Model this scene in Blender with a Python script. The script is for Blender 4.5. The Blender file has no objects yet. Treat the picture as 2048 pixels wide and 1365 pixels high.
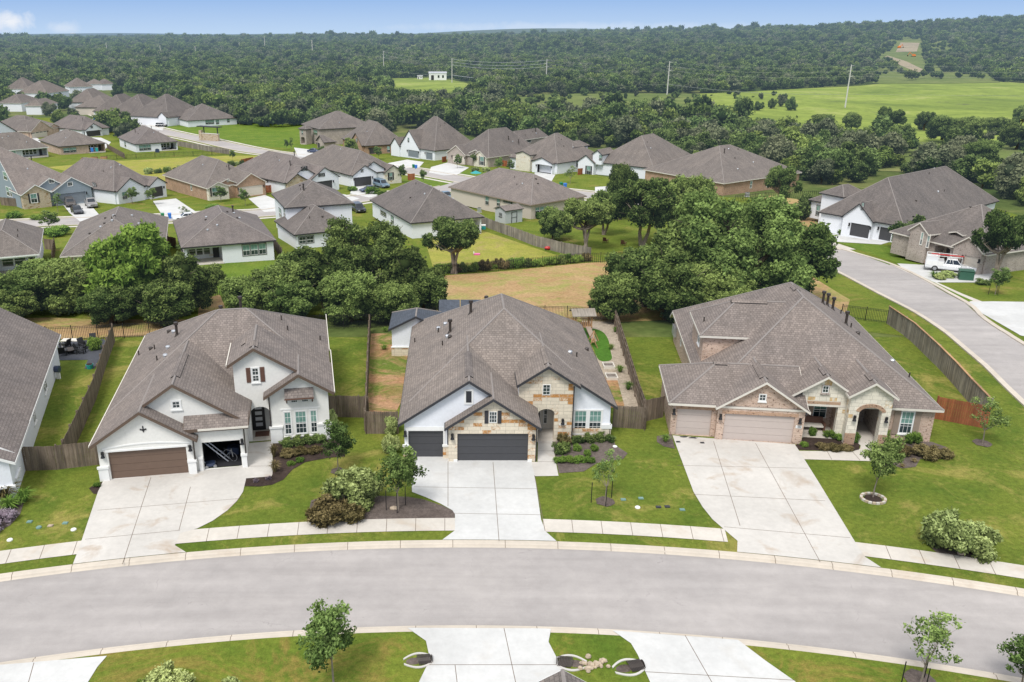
SKYMIX=.93; SKY0=(2.9,3.9,5.3); SKY1=(1.65,2.75,4.8); SKY2=(2.8,3.6,5.0); SKY3=(6.3,6.35,6.5); CLOUDC=(5.2,5.3,5.5); SKYST=.175; SUNE=2.9; SUNA=18
import bpy, bmesh, math, random
import numpy as np
from mathutils import Vector, Matrix
from mathutils.geometry import tessellate_polygon
R=math.radians
scn=bpy.context.scene
COL=scn.collection
# ------------------------------------------------------------------ camera maths
F=1690.; TH=math.atan(617.5/1690); H=28.0; CX=910.; CY=682.5
cT,sT=math.cos(TH),math.sin(TH)
GY=[(-80,0),(70,0),(80,-.5),(90,-1.4),(100,-2.4),(115,-3.6),(130,-4.6),(150,-5.6),(180,-6.8),(210,-7.8),(250,-9.2),(300,-11),(360,-12),(20000,-12)]
def g(y):
    for (a,b),(d,e) in zip(GY,GY[1:]):
        if y<=d: return b+(e-b)*max(0,(y-a))/(d-a)
    return -12
def ss(a,b,x):
    t=min(1,max(0,(x-a)/(b-a))); return t*t*(3-2*t)
HT=[(-1.2,-4),(-.54,-2),(-.2,2),(.05,8),(.29,24),(.5,40),(.67,58),(.9,72),(1.6,80)]
def hill(x,y):
    if y<900: return 0.
    a=x/y
    t=HT[0][1]
    if a>=HT[-1][0]: t=HT[-1][1]
    else:
        for (p,q),(r,s) in zip(HT,HT[1:]):
            if p<=a<=r: t=q+(s-q)*(a-p)/(r-p)
    n=3.5*math.sin(x*.006+1)*math.sin(y*.004)+2.5*math.sin(x*.013+y*.007)
    z=(t+12)*ss(850,2300,y)*.97+n*ss(900,1400,y)
    if y>2300: z-= (z-2)*ss(2300,4200,y)
    if y>4500: z+= (34+18*math.sin(x*.0011+.6)+14*math.sin(x*.0023))*ss(4500,6500,y)*(1 if a>0.0 else max(.25,1+a*1.5))
    return z
def gz(x,y): return g(y)+hill(x,y)
def ray(px,py):
    dx=(px-CX)/F; dv=(py-CY)/F
    return (dx, cT-dv*sT, -sT-dv*cT)
def G(px,py,h=0.):
    "photo pixel -> world xy on the terrain raised by h"
    d=ray(px,py); lo,hi=1.,20000.
    for _ in range(50):
        m=(lo+hi)/2
        if H+d[2]*m>g(d[1]*m)+h: lo=m
        else: hi=m
    return (d[0]*lo,d[1]*lo)
# ------------------------------------------------------------------ frames
class Frame:
    def __init__(s,O,deg,z=0.,root=None):
        s.O=O; a=R(deg); s.c=math.cos(a); s.s=math.sin(a); s.z=z; s.deg=deg
    def W(s,x,y): return (s.O[0]+x*s.c-y*s.s, s.O[1]+x*s.s+y*s.c)
    def L(s,X,Y):
        dx,dy=X-s.O[0],Y-s.O[1]; return (dx*s.c+dy*s.s,-dx*s.s+dy*s.c)
    def P(s,x,y,z): X,Y=s.W(x,y); return (X,Y,z+s.z)
    def hit(s,px,py,yl=None,xl=None):
        d=ray(px,py); dl=(d[0]*s.c+d[1]*s.s,-d[0]*s.s+d[1]*s.c,d[2]); ol=s.L(0,0)
        t=(yl-ol[1])/dl[1] if yl is not None else (xl-ol[0])/dl[0]
        return (ol[0]+dl[0]*t, ol[1]+dl[1]*t, H+dl[2]*t-s.z)
SPLIT={'stone_wall','brick_course','trim_band','gable_wall','bumper','gutter','stone_plinth','brick_wall','shutter','bed_side'}
# ------------------------------------------------------------------ mesh builder
class MB:
    def __init__(s): s.v=[]; s.f=[]; s.m=[]
    def poly(s,pts,mi=0):
        i=len(s.v); s.v+= [tuple(p) for p in pts]; s.f.append(tuple(range(i,i+len(pts)))); s.m.append(mi)
    def box8(s,p,mi=0):
        i=len(s.v); s.v+=[tuple(q) for q in p]
        for f in ((3,2,1,0),(4,5,6,7),(0,1,5,4),(1,2,6,5),(2,3,7,6),(3,0,4,7)):
            s.f.append(tuple(i+k for k in f)); s.m.append(mi)
    def box(s,x0,x1,y0,y1,z0,z1,mi=0,fr=None):
        P=[(x0,y0,z0),(x1,y0,z0),(x1,y1,z0),(x0,y1,z0),(x0,y0,z1),(x1,y0,z1),(x1,y1,z1),(x0,y1,z1)]
        if fr: P=[fr.P(*p) for p in P]
        s.box8(P,mi)
    def tube(s,p,q,r0,r1=None,n=6,mi=0,cap=True):
        r1=r0 if r1 is None else r1
        p=Vector(p);q=Vector(q);d=(q-p)
        if d.length<1e-6: return
        d.normalize(); a=d.orthogonal().normalized(); b=d.cross(a); i=len(s.v)
        for c,r in((p,r0),(q,r1)):
            for k in range(n):
                t=2*math.pi*k/n; s.v.append(tuple(c+a*math.cos(t)*r+b*math.sin(t)*r))
        for k in range(n): s.f.append((i+k,i+(k+1)%n,i+n+(k+1)%n,i+n+k)); s.m.append(mi)
        if cap: s.f.append(tuple(i+k for k in range(n))[::-1]); s.m.append(mi); s.f.append(tuple(i+n+k for k in range(n))); s.m.append(mi)
    def ball(s,c,rx,ry=None,rz=None,n=8,k=5,mi=0):
        ry=ry or rx; rz=rz or rx; i=len(s.v)
        for a in range(k+1):
            ph=math.pi*a/k
            for b in range(n):
                t=2*math.pi*b/n; s.v.append((c[0]+rx*math.sin(ph)*math.cos(t),c[1]+ry*math.sin(ph)*math.sin(t),c[2]+rz*math.cos(ph)))
        for a in range(k):
            for b in range(n):
                s.f.append((i+a*n+b,i+(a+1)*n+b,i+(a+1)*n+(b+1)%n,i+a*n+(b+1)%n)); s.m.append(mi)
    def split(s,tol=.06):
        "connected groups of faces, by touching bounding boxes of whole pieces"
        par=list(range(len(s.f)))
        def fd(a):
            while par[a]!=a: par[a]=par[par[a]]; a=par[a]
            return a
        own={}
        for i,f in enumerate(s.f):
            for v in f:
                if v in own: par[fd(i)]=fd(own[v])
                else: own[v]=i
        bb={}
        for i,f in enumerate(s.f):
            r=fd(i); P=[s.v[v] for v in f]; lo=[min(p[k] for p in P) for k in range(3)]; hi=[max(p[k] for p in P) for k in range(3)]
            if r in bb: bb[r]=([min(a,b) for a,b in zip(bb[r][0],lo)],[max(a,b) for a,b in zip(bb[r][1],hi)])
            else: bb[r]=(lo,hi)
        ks=list(bb)
        for a in range(len(ks)):
            for b in range(a+1,len(ks)):
                A=bb[ks[a]];B=bb[ks[b]]
                if all(A[0][k]-tol<=B[1][k] and B[0][k]-tol<=A[1][k] for k in range(3)): par[fd(ks[a])]=fd(ks[b])
        out={}
        for i,f in enumerate(s.f):
            m=out.setdefault(fd(i),MB()); n=len(m.v); m.v+=[s.v[v] for v in f]; m.f.append(tuple(range(n,n+len(f)))); m.m.append(s.m[i])
        return list(out.values())
    def build(s,name,mats,parent=None,smooth=False,loc=None,bevel=0,nosplit=False):
        if not s.f: return None
        if name=='roof' and getattr(s,'caps',None) and s.caps.f: s.caps.build('ridge_cap',M['shcap'],parent)
        if name in SPLIT and not nosplit and len(s.f)<1500:
            g_=s.split()
            if len(g_)>1:
                return [q.build(name,mats,parent,smooth,loc,bevel,True) for q in g_][0]
        me=bpy.data.meshes.new(name)
        off=Vector(parent_loc(parent)) if parent is not None else Vector(loc or (0,0,0))
        V=np.array(s.v,dtype=float)-np.array(off[:])
        me.from_pydata(V.tolist(),[],s.f)
        if not isinstance(mats,(list,tuple)): mats=[mats]
        for m in mats: me.materials.append(m)
        me.polygons.foreach_set('material_index',s.m)
        uvl=me.uv_layers.new(name='UVMap')
        uv=np.zeros((len(me.loops),2))
        vs=s.v
        for p in me.polygons:
            n=p.normal
            if abs(n.z)>.999 or n.length<.5: u=Vector((1,0,0)); w=Vector((0,1,0))
            else: u=Vector((-n.y,n.x,0)).normalized(); w=n.cross(u)
            for li,vi in zip(p.loop_indices,p.vertices):
                q=vs[vi]; uv[li]=(q[0]*u.x+q[1]*u.y+q[2]*u.z, q[0]*w.x+q[1]*w.y+q[2]*w.z)
        uvl.data.foreach_set('uv',uv.ravel())
        if smooth: me.polygons.foreach_set('use_smooth',[True]*len(me.polygons))
        o=bpy.data.objects.new(name,me); COL.objects.link(o)
        if parent is not None: o.parent=parent
        else: o.location=off
        if bevel:
            b=o.modifiers.new('b','BEVEL'); b.width=bevel; b.segments=2; b.limit_method='ANGLE'
        return o
def parent_loc(o):
    x=Vector((0,0,0))
    while o is not None: x+=o.location; o=o.parent
    return x
def tag(o,label=None,cat=None,group=None,kind=None):
    if o is None: return
    if label: o['label']=label
    if cat: o['category']=cat
    if group: o['group']=group
    if kind: o['kind']=kind
    return o
def thing(name,label,cat,loc=(0,0,0),group=None,rz=0):
    o=bpy.data.objects.new(name,None); COL.objects.link(o); o.location=loc; o.rotation_euler=(0,0,rz); o.empty_display_size=.3
    return tag(o,label,cat,group)
def dup(root,loc,rz=0,scale=None,label=None,group=None):
    r=root.copy(); COL.objects.link(r); r.location=loc; r.rotation_euler=(0,0,rz)
    if scale: r.scale=scale if hasattr(scale,'__len__') else (scale,)*3
    if label: r['label']=label
    if group: r['group']=group
    for ch in list(root.children):
        c=ch.copy(); COL.objects.link(c); c.parent=r
        for gch in ch.children:
            d=gch.copy(); COL.objects.link(d); d.parent=c
    return r
# ------------------------------------------------------------------ materials
def mat(name):
    m=bpy.data.materials.new(name); m.use_nodes=True
    nt=m.node_tree; b=nt.nodes['Principled BSDF']; return m,nt,b
def N(nt,t,**k):
    n=nt.nodes.new(t)
    for a,v in k.items():
        if a in n.inputs and not hasattr(n,a): n.inputs[a].default_value=v
        else:
            try: setattr(n,a,v)
            except Exception: n.inputs[a].default_value=v
    return n
def lk(nt,a,b): nt.links.new(a,b)
def ramp(nt,fac,stops):
    r=nt.nodes.new('ShaderNodeValToRGB'); e=r.color_ramp.elements
    while len(e)<len(stops): e.new(.5)
    for q,(p,c) in zip(e,stops): q.position=p; q.color=tuple(c)+(1,)
    if fac is not None: lk(nt,fac,r.inputs[0])
    return r.outputs[0]
def noise(nt,scale,detail=4,rough=.6,vec=None,dist=0):
    n=nt.nodes.new('ShaderNodeTexNoise'); n.inputs['Scale'].default_value=scale; n.inputs['Detail'].default_value=detail; n.inputs['Roughness'].default_value=rough; n.inputs['Distortion'].default_value=dist
    if vec is not None: lk(nt,vec,n.inputs['Vector'])
    return n.outputs['Fac']
def wpos(nt):
    return nt.nodes.new('ShaderNodeNewGeometry').outputs['Position']
def mixc(nt,fac,a,b,mode='MIX'):
    m=nt.nodes.new('ShaderNodeMix'); m.data_type='RGBA'; m.blend_type=mode
    for s,v in((0,fac),(6,a),(7,b)):
        if isinstance(v,(int,float)): m.inputs[s].default_value=v
        elif isinstance(v,tuple): m.inputs[s].default_value=v+(1,)
        else: lk(nt,v,m.inputs[s])
    return m.outputs[2]
def math_(nt,op,a,b=None):
    m=nt.nodes.new('ShaderNodeMath'); m.operation=op; m.use_clamp=False
    for s,v in((0,a),(1,b)):
        if v is None: continue
        if isinstance(v,(int,float)): m.inputs[s].default_value=v
        else: lk(nt,v,m.inputs[s])
    return m.outputs[0]
def bump(nt,b,h,st=.3,d=.02):
    n=nt.nodes.new('ShaderNodeBump'); n.inputs['Strength'].default_value=st; n.inputs['Distance'].default_value=d
    lk(nt,h,n.inputs['Height']); lk(nt,n.outputs[0],b.inputs['Normal'])
def plain(name,c,rough=.7,metal=0,var=.12,sc=3.):
    m,nt,b=mat(name)
    f=noise(nt,sc,5,.65,wpos(nt))
    lo=tuple(x*(1-var) for x in c); hi=tuple(min(1,x*(1+var)) for x in c)
    lk(nt,ramp(nt,f,[(.3,lo),(.7,hi)]),b.inputs['Base Color'])
    b.inputs['Roughness'].default_value=rough; b.inputs['Metallic'].default_value=metal
    return m
def shingle(name,c):
    m,nt,b=mat(name)
    uv=nt.nodes.new('ShaderNodeUVMap').outputs[0]
    br=nt.nodes.new('ShaderNodeTexBrick'); lk(nt,uv,br.inputs['Vector'])
    br.offset=.37; br.inputs['Scale'].default_value=1; br.inputs['Brick Width'].default_value=.26; br.inputs['Row Height'].default_value=.2
    br.inputs['Mortar Size'].default_value=.018; br.inputs['Mortar Smooth'].default_value=.3; br.inputs['Bias'].default_value=0
    br.inputs['Color1'].default_value=tuple(x*.84 for x in c)+(1,); br.inputs['Color2'].default_value=tuple(x*1.17 for x in c)+(1,)
    br.inputs['Mortar'].default_value=tuple(x*.56 for x in c)+(1,)
    w=noise(nt,.35,4,.6,wpos(nt)); w2=noise(nt,9,3,.7,wpos(nt))
    c1=mixc(nt,1.,br.outputs['Color'],ramp(nt,w,[(.3,(.84,.84,.85)),(.7,(1.1,1.08,1.06))]),'MULTIPLY')
    c2=mixc(nt,1.,c1,ramp(nt,w2,[(.25,(.8,.8,.8)),(.75,(1.18,1.18,1.18))]),'MULTIPLY')
    oi=nt.nodes.new('ShaderNodeObjectInfo'); c2=mixc(nt,1.,c2,ramp(nt,oi.outputs['Random'],[(0,(.86,.86,.88)),(1,(1.12,1.1,1.07))]),'MULTIPLY')
    stn=noise(nt,1.,4,.6,None); mp=nt.nodes.new('ShaderNodeMapping'); mp.inputs['Scale'].default_value=(1.2,.12,1); lk(nt,uv,mp.inputs[0]); lk(nt,mp.outputs[0],stn.node.inputs['Vector'])
    c2=mixc(nt,1.,c2,ramp(nt,stn,[(.35,(.88,)*3),(.65,(1.06,)*3)]),'MULTIPLY')
    lk(nt,c2,b.inputs['Base Color']); b.inputs['Roughness'].default_value=.92
    bump(nt,b,br.outputs['Fac'],-.5,.02)
    return m
def brick(name,c1,c2,mortar,bw=.25,rh=.085,ms=.012,var=.2):
    m,nt,b=mat(name)
    uv=nt.nodes.new('ShaderNodeUVMap').outputs[0]
    br=nt.nodes.new('ShaderNodeTexBrick'); lk(nt,uv,br.inputs['Vector']); br.inputs['Scale'].default_value=1
    br.inputs['Brick Width'].default_value=bw; br.inputs['Row Height'].default_value=rh; br.inputs['Mortar Size'].default_value=ms
    br.inputs['Color1'].default_value=c1+(1,); br.inputs['Color2'].default_value=c2+(1,); br.inputs['Mortar'].default_value=mortar+(1,)
    sp=noise(nt,5.5,2,.5,uv)
    dk=ramp(nt,sp,[(.34,(.42,.38,.38)),(.42,(1,1,1))])
    w=noise(nt,.7,4,.6,uv)
    c=mixc(nt,1.,mixc(nt,1.,br.outputs['Color'],dk,'MULTIPLY'),ramp(nt,w,[(.3,(1-var,)*3),(.7,(1+var*.6,)*3)]),'MULTIPLY')
    lk(nt,c,b.inputs['Base Color']); b.inputs['Roughness'].default_value=.9
    bump(nt,b,br.outputs['Fac'],-.4,.01)
    return m
def stone(name,base,rust,thr=.62,bw=.62,rh=.27):
    m,nt,b=mat(name)
    uv=nt.nodes.new('ShaderNodeUVMap').outputs[0]
    d=noise(nt,1.2,1,.5,uv)
    br=nt.nodes.new('ShaderNodeTexBrick'); lk(nt,uv,br.inputs['Vector']); br.inputs['Scale'].default_value=1
    br.offset=.43; br.squash=1.4; br.squash_frequency=3
    br.inputs['Brick Width'].default_value=bw; br.inputs['Row Height'].default_value=rh; br.inputs['Mortar Size'].default_value=.012
    br.inputs['Color1'].default_value=tuple(x*.93 for x in base)+(1,); br.inputs['Color2'].default_value=tuple(min(.9,x*1.07) for x in base)+(1,); br.inputs['Mortar'].default_value=tuple(x*.62 for x in base)+(1,)
    # rust stones: snapped coordinates so whole stones change colour
    mp=nt.nodes.new('ShaderNodeMapping'); mp.inputs['Scale'].default_value=(1/bw,1/rh,1); lk(nt,uv,mp.inputs[0])
    vm=nt.nodes.new('ShaderNodeVectorMath'); vm.operation='FLOOR'; lk(nt,mp.outputs[0],vm.inputs[0])
    wn=noise(nt,.43,2,.5,vm.outputs[0])
    edge=noise(nt,7,3,.7,uv)
    f=math_(nt,'ADD',wn,math_(nt,'MULTIPLY',math_(nt,'SUBTRACT',edge,.5),.22))
    rf=ramp(nt,f,[(thr,(0,0,0)),(thr+.05,(1,1,1))])
    rc=ramp(nt,noise(nt,3.,3,.7,uv),[(.35,tuple(x*.75 for x in rust)),(.55,rust),(.7,base)])
    c=mixc(nt,rf,br.outputs['Color'],rc)
    c=mixc(nt,br.outputs['Fac'],c,tuple(x*.62 for x in base))
    c=mixc(nt,1.,c,ramp(nt,noise(nt,4,4,.7,uv),[(.3,(.88,)*3),(.7,(1.06,)*3)]),'MULTIPLY')
    lk(nt,c,b.inputs['Base Color']); b.inputs['Roughness'].default_value=.9
    bump(nt,b,br.outputs['Fac'],-.5,.015)
    return m
def concrete(name,c,stain=(.36,.25,.16),amt=.5):
    m,nt,b=mat(name); p=wpos(nt)
    a=noise(nt,.25,5,.65,p); bb=noise(nt,2.5,5,.7,p); s=noise(nt,.42,5,.6,p,.6)
    col=ramp(nt,a,[(.3,tuple(x*.86 for x in c)),(.7,tuple(min(1,x*1.06) for x in c))])
    col=mixc(nt,1.,col,ramp(nt,bb,[(.3,(.93,)*3),(.7,(1.05,)*3)]),'MULTIPLY')
    sf=ramp(nt,s,[(.56,(0,0,0)),(.76,(amt,)*3)])
    col=mixc(nt,sf,col,stain)
    lk(nt,col,b.inputs['Base Color']); b.inputs['Roughness'].default_value=.88
    bump(nt,b,noise(nt,20,3,.6,p),.15,.01)
    return m
def grass(name,c1,c2,dry=(.22,.19,.07),thr=.6,dirt=None,dthr=.7):
    m,nt,b=mat(name); p=wpos(nt)
    a=noise(nt,.22,6,.65,p,.3); f=noise(nt,3.,6,.75,p); h=noise(nt,14.,3,.7,p)
    col=ramp(nt,a,[(.32,c1),(.68,c2)])
    d=noise(nt,.19,7,.74,p,.7)
    col=mixc(nt,ramp(nt,d,[(thr,(0,0,0)),(thr+.14,(.95,)*3)]),col,dry)
    wr=noise(nt,.75,5,.75,p,.8); col=mixc(nt,ramp(nt,wr,[(.60,(0,0,0)),(.72,(.5,)*3)]),col,tuple(x*1.05 for x in dry))
    if dirt:
        d2=noise(nt,.3,6,.7,p,.4)
        col=mixc(nt,ramp(nt,d2,[(dthr,(0,0,0)),(dthr+.1,(1,1,1))]),col,dirt)
    col=mixc(nt,1.,col,ramp(nt,f,[(.3,(.66,)*3),(.72,(1.32,)*3)]),'MULTIPLY')
    col=mixc(nt,1.,col,ramp(nt,h,[(.3,(.8,)*3),(.7,(1.2,)*3)]),'MULTIPLY')
    lk(nt,col,b.inputs['Base Color']); b.inputs['Roughness'].default_value=.95; b.inputs['Specular IOR Level'].default_value=.1
    bump(nt,b,h,.6,.06)
    return m
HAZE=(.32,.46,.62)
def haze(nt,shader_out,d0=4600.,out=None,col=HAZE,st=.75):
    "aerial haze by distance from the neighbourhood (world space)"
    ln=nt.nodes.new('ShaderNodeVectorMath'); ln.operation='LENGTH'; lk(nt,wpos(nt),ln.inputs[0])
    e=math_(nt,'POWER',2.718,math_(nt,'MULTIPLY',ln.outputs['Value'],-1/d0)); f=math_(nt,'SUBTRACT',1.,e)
    em=nt.nodes.new('ShaderNodeEmission'); em.inputs[0].default_value=col+(1,); em.inputs[1].default_value=st  # painted haze: bluish glow mixed into the material, no real scattering
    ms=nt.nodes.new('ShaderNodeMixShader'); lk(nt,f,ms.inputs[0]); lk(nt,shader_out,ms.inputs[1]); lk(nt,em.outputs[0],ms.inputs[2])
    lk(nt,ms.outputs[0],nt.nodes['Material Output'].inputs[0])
def foliage(name,dark,light,trans=.22,hz=True):
    m,nt,b=mat(name); p=wpos(nt)
    at=nt.nodes.new('ShaderNodeAttribute'); at.attribute_name='tint'
    oi=nt.nodes.new('ShaderNodeObjectInfo')
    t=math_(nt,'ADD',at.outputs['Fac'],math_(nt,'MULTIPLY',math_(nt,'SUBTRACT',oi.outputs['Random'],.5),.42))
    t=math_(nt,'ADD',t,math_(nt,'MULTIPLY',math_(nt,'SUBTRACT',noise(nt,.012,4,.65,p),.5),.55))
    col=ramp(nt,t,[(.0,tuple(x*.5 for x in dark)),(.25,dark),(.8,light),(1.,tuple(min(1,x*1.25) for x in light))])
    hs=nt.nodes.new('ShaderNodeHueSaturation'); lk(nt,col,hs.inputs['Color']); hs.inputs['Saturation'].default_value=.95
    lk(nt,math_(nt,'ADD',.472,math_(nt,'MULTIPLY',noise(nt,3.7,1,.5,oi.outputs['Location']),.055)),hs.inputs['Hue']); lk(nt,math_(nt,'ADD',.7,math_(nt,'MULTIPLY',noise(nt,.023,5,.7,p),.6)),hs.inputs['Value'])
    df=nt.nodes.new('ShaderNodeBsdfDiffuse'); tr=nt.nodes.new('ShaderNodeBsdfTranslucent')
    lk(nt,hs.outputs[0],df.inputs[0]); lk(nt,hs.outputs[0],tr.inputs[0])
    ms=nt.nodes.new('ShaderNodeMixShader'); ms.inputs[0].default_value=trans
    lk(nt,df.outputs[0],ms.inputs[1]); lk(nt,tr.outputs[0],ms.inputs[2])
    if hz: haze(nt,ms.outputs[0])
    else: lk(nt,ms.outputs[0],nt.nodes['Material Output'].inputs[0])
    return m
M={}
M['shR']=shingle('shingle_taupe',(.226,.193,.173))
M['shM']=shingle('shingle_grey_brown',(.212,.184,.166))
M['shL']=shingle('shingle_brown',(.232,.199,.178))
M['shD']=shingle('shingle_dark_grey',(.172,.152,.140))
M['shB']=shingle('shingle_mid_brown',(.205,.178,.164))
M['shcap']=plain('shingle_ridge_cap',(.245,.218,.202),.92,0,.12,5)
M['shBlue']=shingle('shingle_slate',(.07,.085,.11))
M['stucco']=plain('stucco_cream',(.74,.73,.69),.9,0,.05,6)
M['stuccoW']=plain('stucco_white',(.76,.78,.82),.9,0,.05,6)
M['stuccoB']=plain('stucco_beige',(.55,.49,.42),.9,0,.05,6)
M['blueside']=plain('siding_blue_grey',(.26,.31,.35),.85,0,.06,6)
M['greyside']=plain('siding_grey',(.46,.49,.50),.85,0,.06,6)
M['brickP']=brick('brick_pink_buff',(.43,.28,.20),(.58,.42,.32),(.55,.47,.40))
M['brickG']=brick('brick_grey_brown',(.36,.30,.26),(.44,.37,.32),(.44,.40,.36))
M['brickO']=brick('brick_orange_brown',(.36,.20,.12),(.46,.28,.17),(.42,.34,.27))
M['brickD']=brick('brick_dark_brown',(.22,.13,.09),(.30,.19,.13),(.32,.27,.23))
M['stoneW']=stone('limestone_rust',(.70,.62,.49),(.52,.25,.08),.555)
M['stoneR']=stone('limestone_cream',(.74,.69,.58),(.62,.42,.20),.63,.5,.3)
M['stoneB']=stone('limestone_tan',(.52,.43,.31),(.36,.24,.12),.56,.4,.2)
M['white']=plain('paint_white',(.78,.78,.76),.6,0,.03)
M['cream']=plain('paint_cream',(.66,.62,.55),.6,0,.04)
M['brown']=plain('paint_dark_brown',(.115,.078,.056),.6,0,.1)
M['charc']=plain('paint_charcoal',(.035,.036,.042),.6,0,.1)
M['doorM']=plain('garage_door_charcoal',(.055,.056,.062),.5,0,.06)
M['doorL']=plain('garage_door_brown',(.145,.095,.068),.6,0,.06)
M['doorR']=plain('garage_door_taupe',(.50,.43,.39),.6,0,.03)
M['doorC']=plain('garage_door_cream',(.62,.56,.48),.6,0,.04)
M['doorG']=plain('garage_door_grey',(.20,.23,.26),.6,0,.04)
M['black']=plain('metal_black',(.015,.015,.018),.45,0,.1)
M['dark']=plain('interior_dark',(.02,.02,.024),.9,0,.2)
M['bronze']=plain('metal_bronze',(.05,.04,.035),.5,.2,.1)
M['shutB']=plain('shutter_brown',(.13,.065,.045),.7,0,.15,12)
M['taupe']=plain('shutter_taupe',(.30,.235,.185),.7,0,.06)
M['galv']=plain('metal_galvanised',(.5,.52,.55),.4,.6,.1)
M['wood']=None
def woodfence(name,c1,c2):
    m,nt,b=mat(name); p=wpos(nt)
    uv=nt.nodes.new('ShaderNodeUVMap').outputs[0]
    mp=nt.nodes.new('ShaderNodeMapping'); mp.inputs['Scale'].default_value=(7,.6,1); lk(nt,uv,mp.inputs[0])
    a=noise(nt,1.,4,.7,mp.outputs[0]); d=noise(nt,.6,4,.6,p)
    gi=nt.nodes.new('ShaderNodeNewGeometry')
    c=ramp(nt,a,[(.3,c1),(.7,c2)])
    c=mixc(nt,1.,c,ramp(nt,gi.outputs['Random Per Island'],[(0,(.72,)*3),(1,(1.25,1.22,1.18))]),'MULTIPLY')
    c=mixc(nt,1.,c,ramp(nt,d,[(.3,(.75,.72,.68)),(.7,(1.15,)*3)]),'MULTIPLY')
    lk(nt,c,b.inputs['Base Color']); b.inputs['Roughness'].default_value=.9
    return m
M['fence']=woodfence('cedar_weathered',(.10,.075,.055),(.24,.195,.155))
M['fenceG']=woodfence('cedar_silver',(.17,.155,.135),(.34,.31,.27))
M['fenceN']=woodfence('cedar_stained',(.22,.07,.03),(.34,.12,.055))
M['fenceO']=woodfence('cedar_fresh',(.30,.17,.09),(.46,.29,.16))
def glass(name,c,c2,rough=.12):
    m,nt,b=mat(name); f=noise(nt,1.3,3,.6,wpos(nt))
    lk(nt,ramp(nt,f,[(.35,c),(.65,c2)]),b.inputs['Base Color']); b.inputs['Roughness'].default_value=rough; b.inputs['Specular IOR Level'].default_value=.6
    return m
M['glass']=glass('window_glass_dark',(.015,.025,.03),(.05,.07,.075))
M['blind']=glass('window_blinds_green',(.10,.22,.19),(.22,.36,.32),.3)
M['carglass']=glass('car_glass',(.015,.02,.03),(.03,.04,.05),.06)
M['conc']=concrete('driveway_concrete',(.56,.54,.51),(.42,.31,.21),.35)
M['concS']=concrete('driveway_concrete_stained',(.56,.535,.495),(.36,.26,.17),.85)
M['concN']=concrete('driveway_concrete_new',(.575,.575,.56),(.42,.38,.32),.35)
M['walk']=concrete('sidewalk_concrete',(.58,.54,.48),(.44,.33,.22),.55)
M['kerb']=concrete('kerb_concrete',(.56,.50,.42),(.38,.28,.19),.5)
M['joint']=plain('expansion_joint',(.16,.12,.09),.95)
M['grass']=grass('lawn_green',(.080,.128,.018),(.160,.190,.030),(.27,.24,.065),.52)
M['grassD']=grass('lawn_mixed',(.095,.145,.018),(.17,.20,.032),(.25,.20,.06),.55,(.30,.19,.09),.72)
M['verge']=grass('verge_dry_grass',(.085,.14,.018),(.17,.20,.03),(.27,.19,.055),.52)
M['grassL']=grass('lawn_bright',(.085,.155,.02),(.15,.21,.03),(.25,.25,.06),.57)
M['grassY']=grass('meadow_yellow',(.23,.25,.045),(.34,.32,.07),(.33,.27,.10),.50,(.38,.26,.13),.66)
M['grassT']=grass('turf_artificial',(.06,.15,.02),(.08,.18,.025),(.06,.16,.02),.9)
M['dirt']=grass('ground_tan_dirt',(.36,.225,.11),(.45,.31,.16),(.30,.29,.09),.47,(.22,.24,.06),.62)
M['dirtR']=grass('ground_red_mulch',(.36,.19,.095),(.47,.29,.17),(.12,.18,.03),.46,(.30,.24,.12),.60)
M['gravel']=grass('ground_gravel',(.36,.30,.23),(.46,.39,.31),(.22,.23,.11),.66)
M['mulch']=grass('mulch_black',(.035,.026,.022),(.07,.05,.042),(.10,.075,.06),.6)
M['mulchG']=grass('mulch_grey',(.10,.08,.07),(.17,.14,.125),(.12,.09,.07),.6)
M['slate']=plain('slate_gravel',(.06,.065,.08),.9,0,.3,8)
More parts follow.
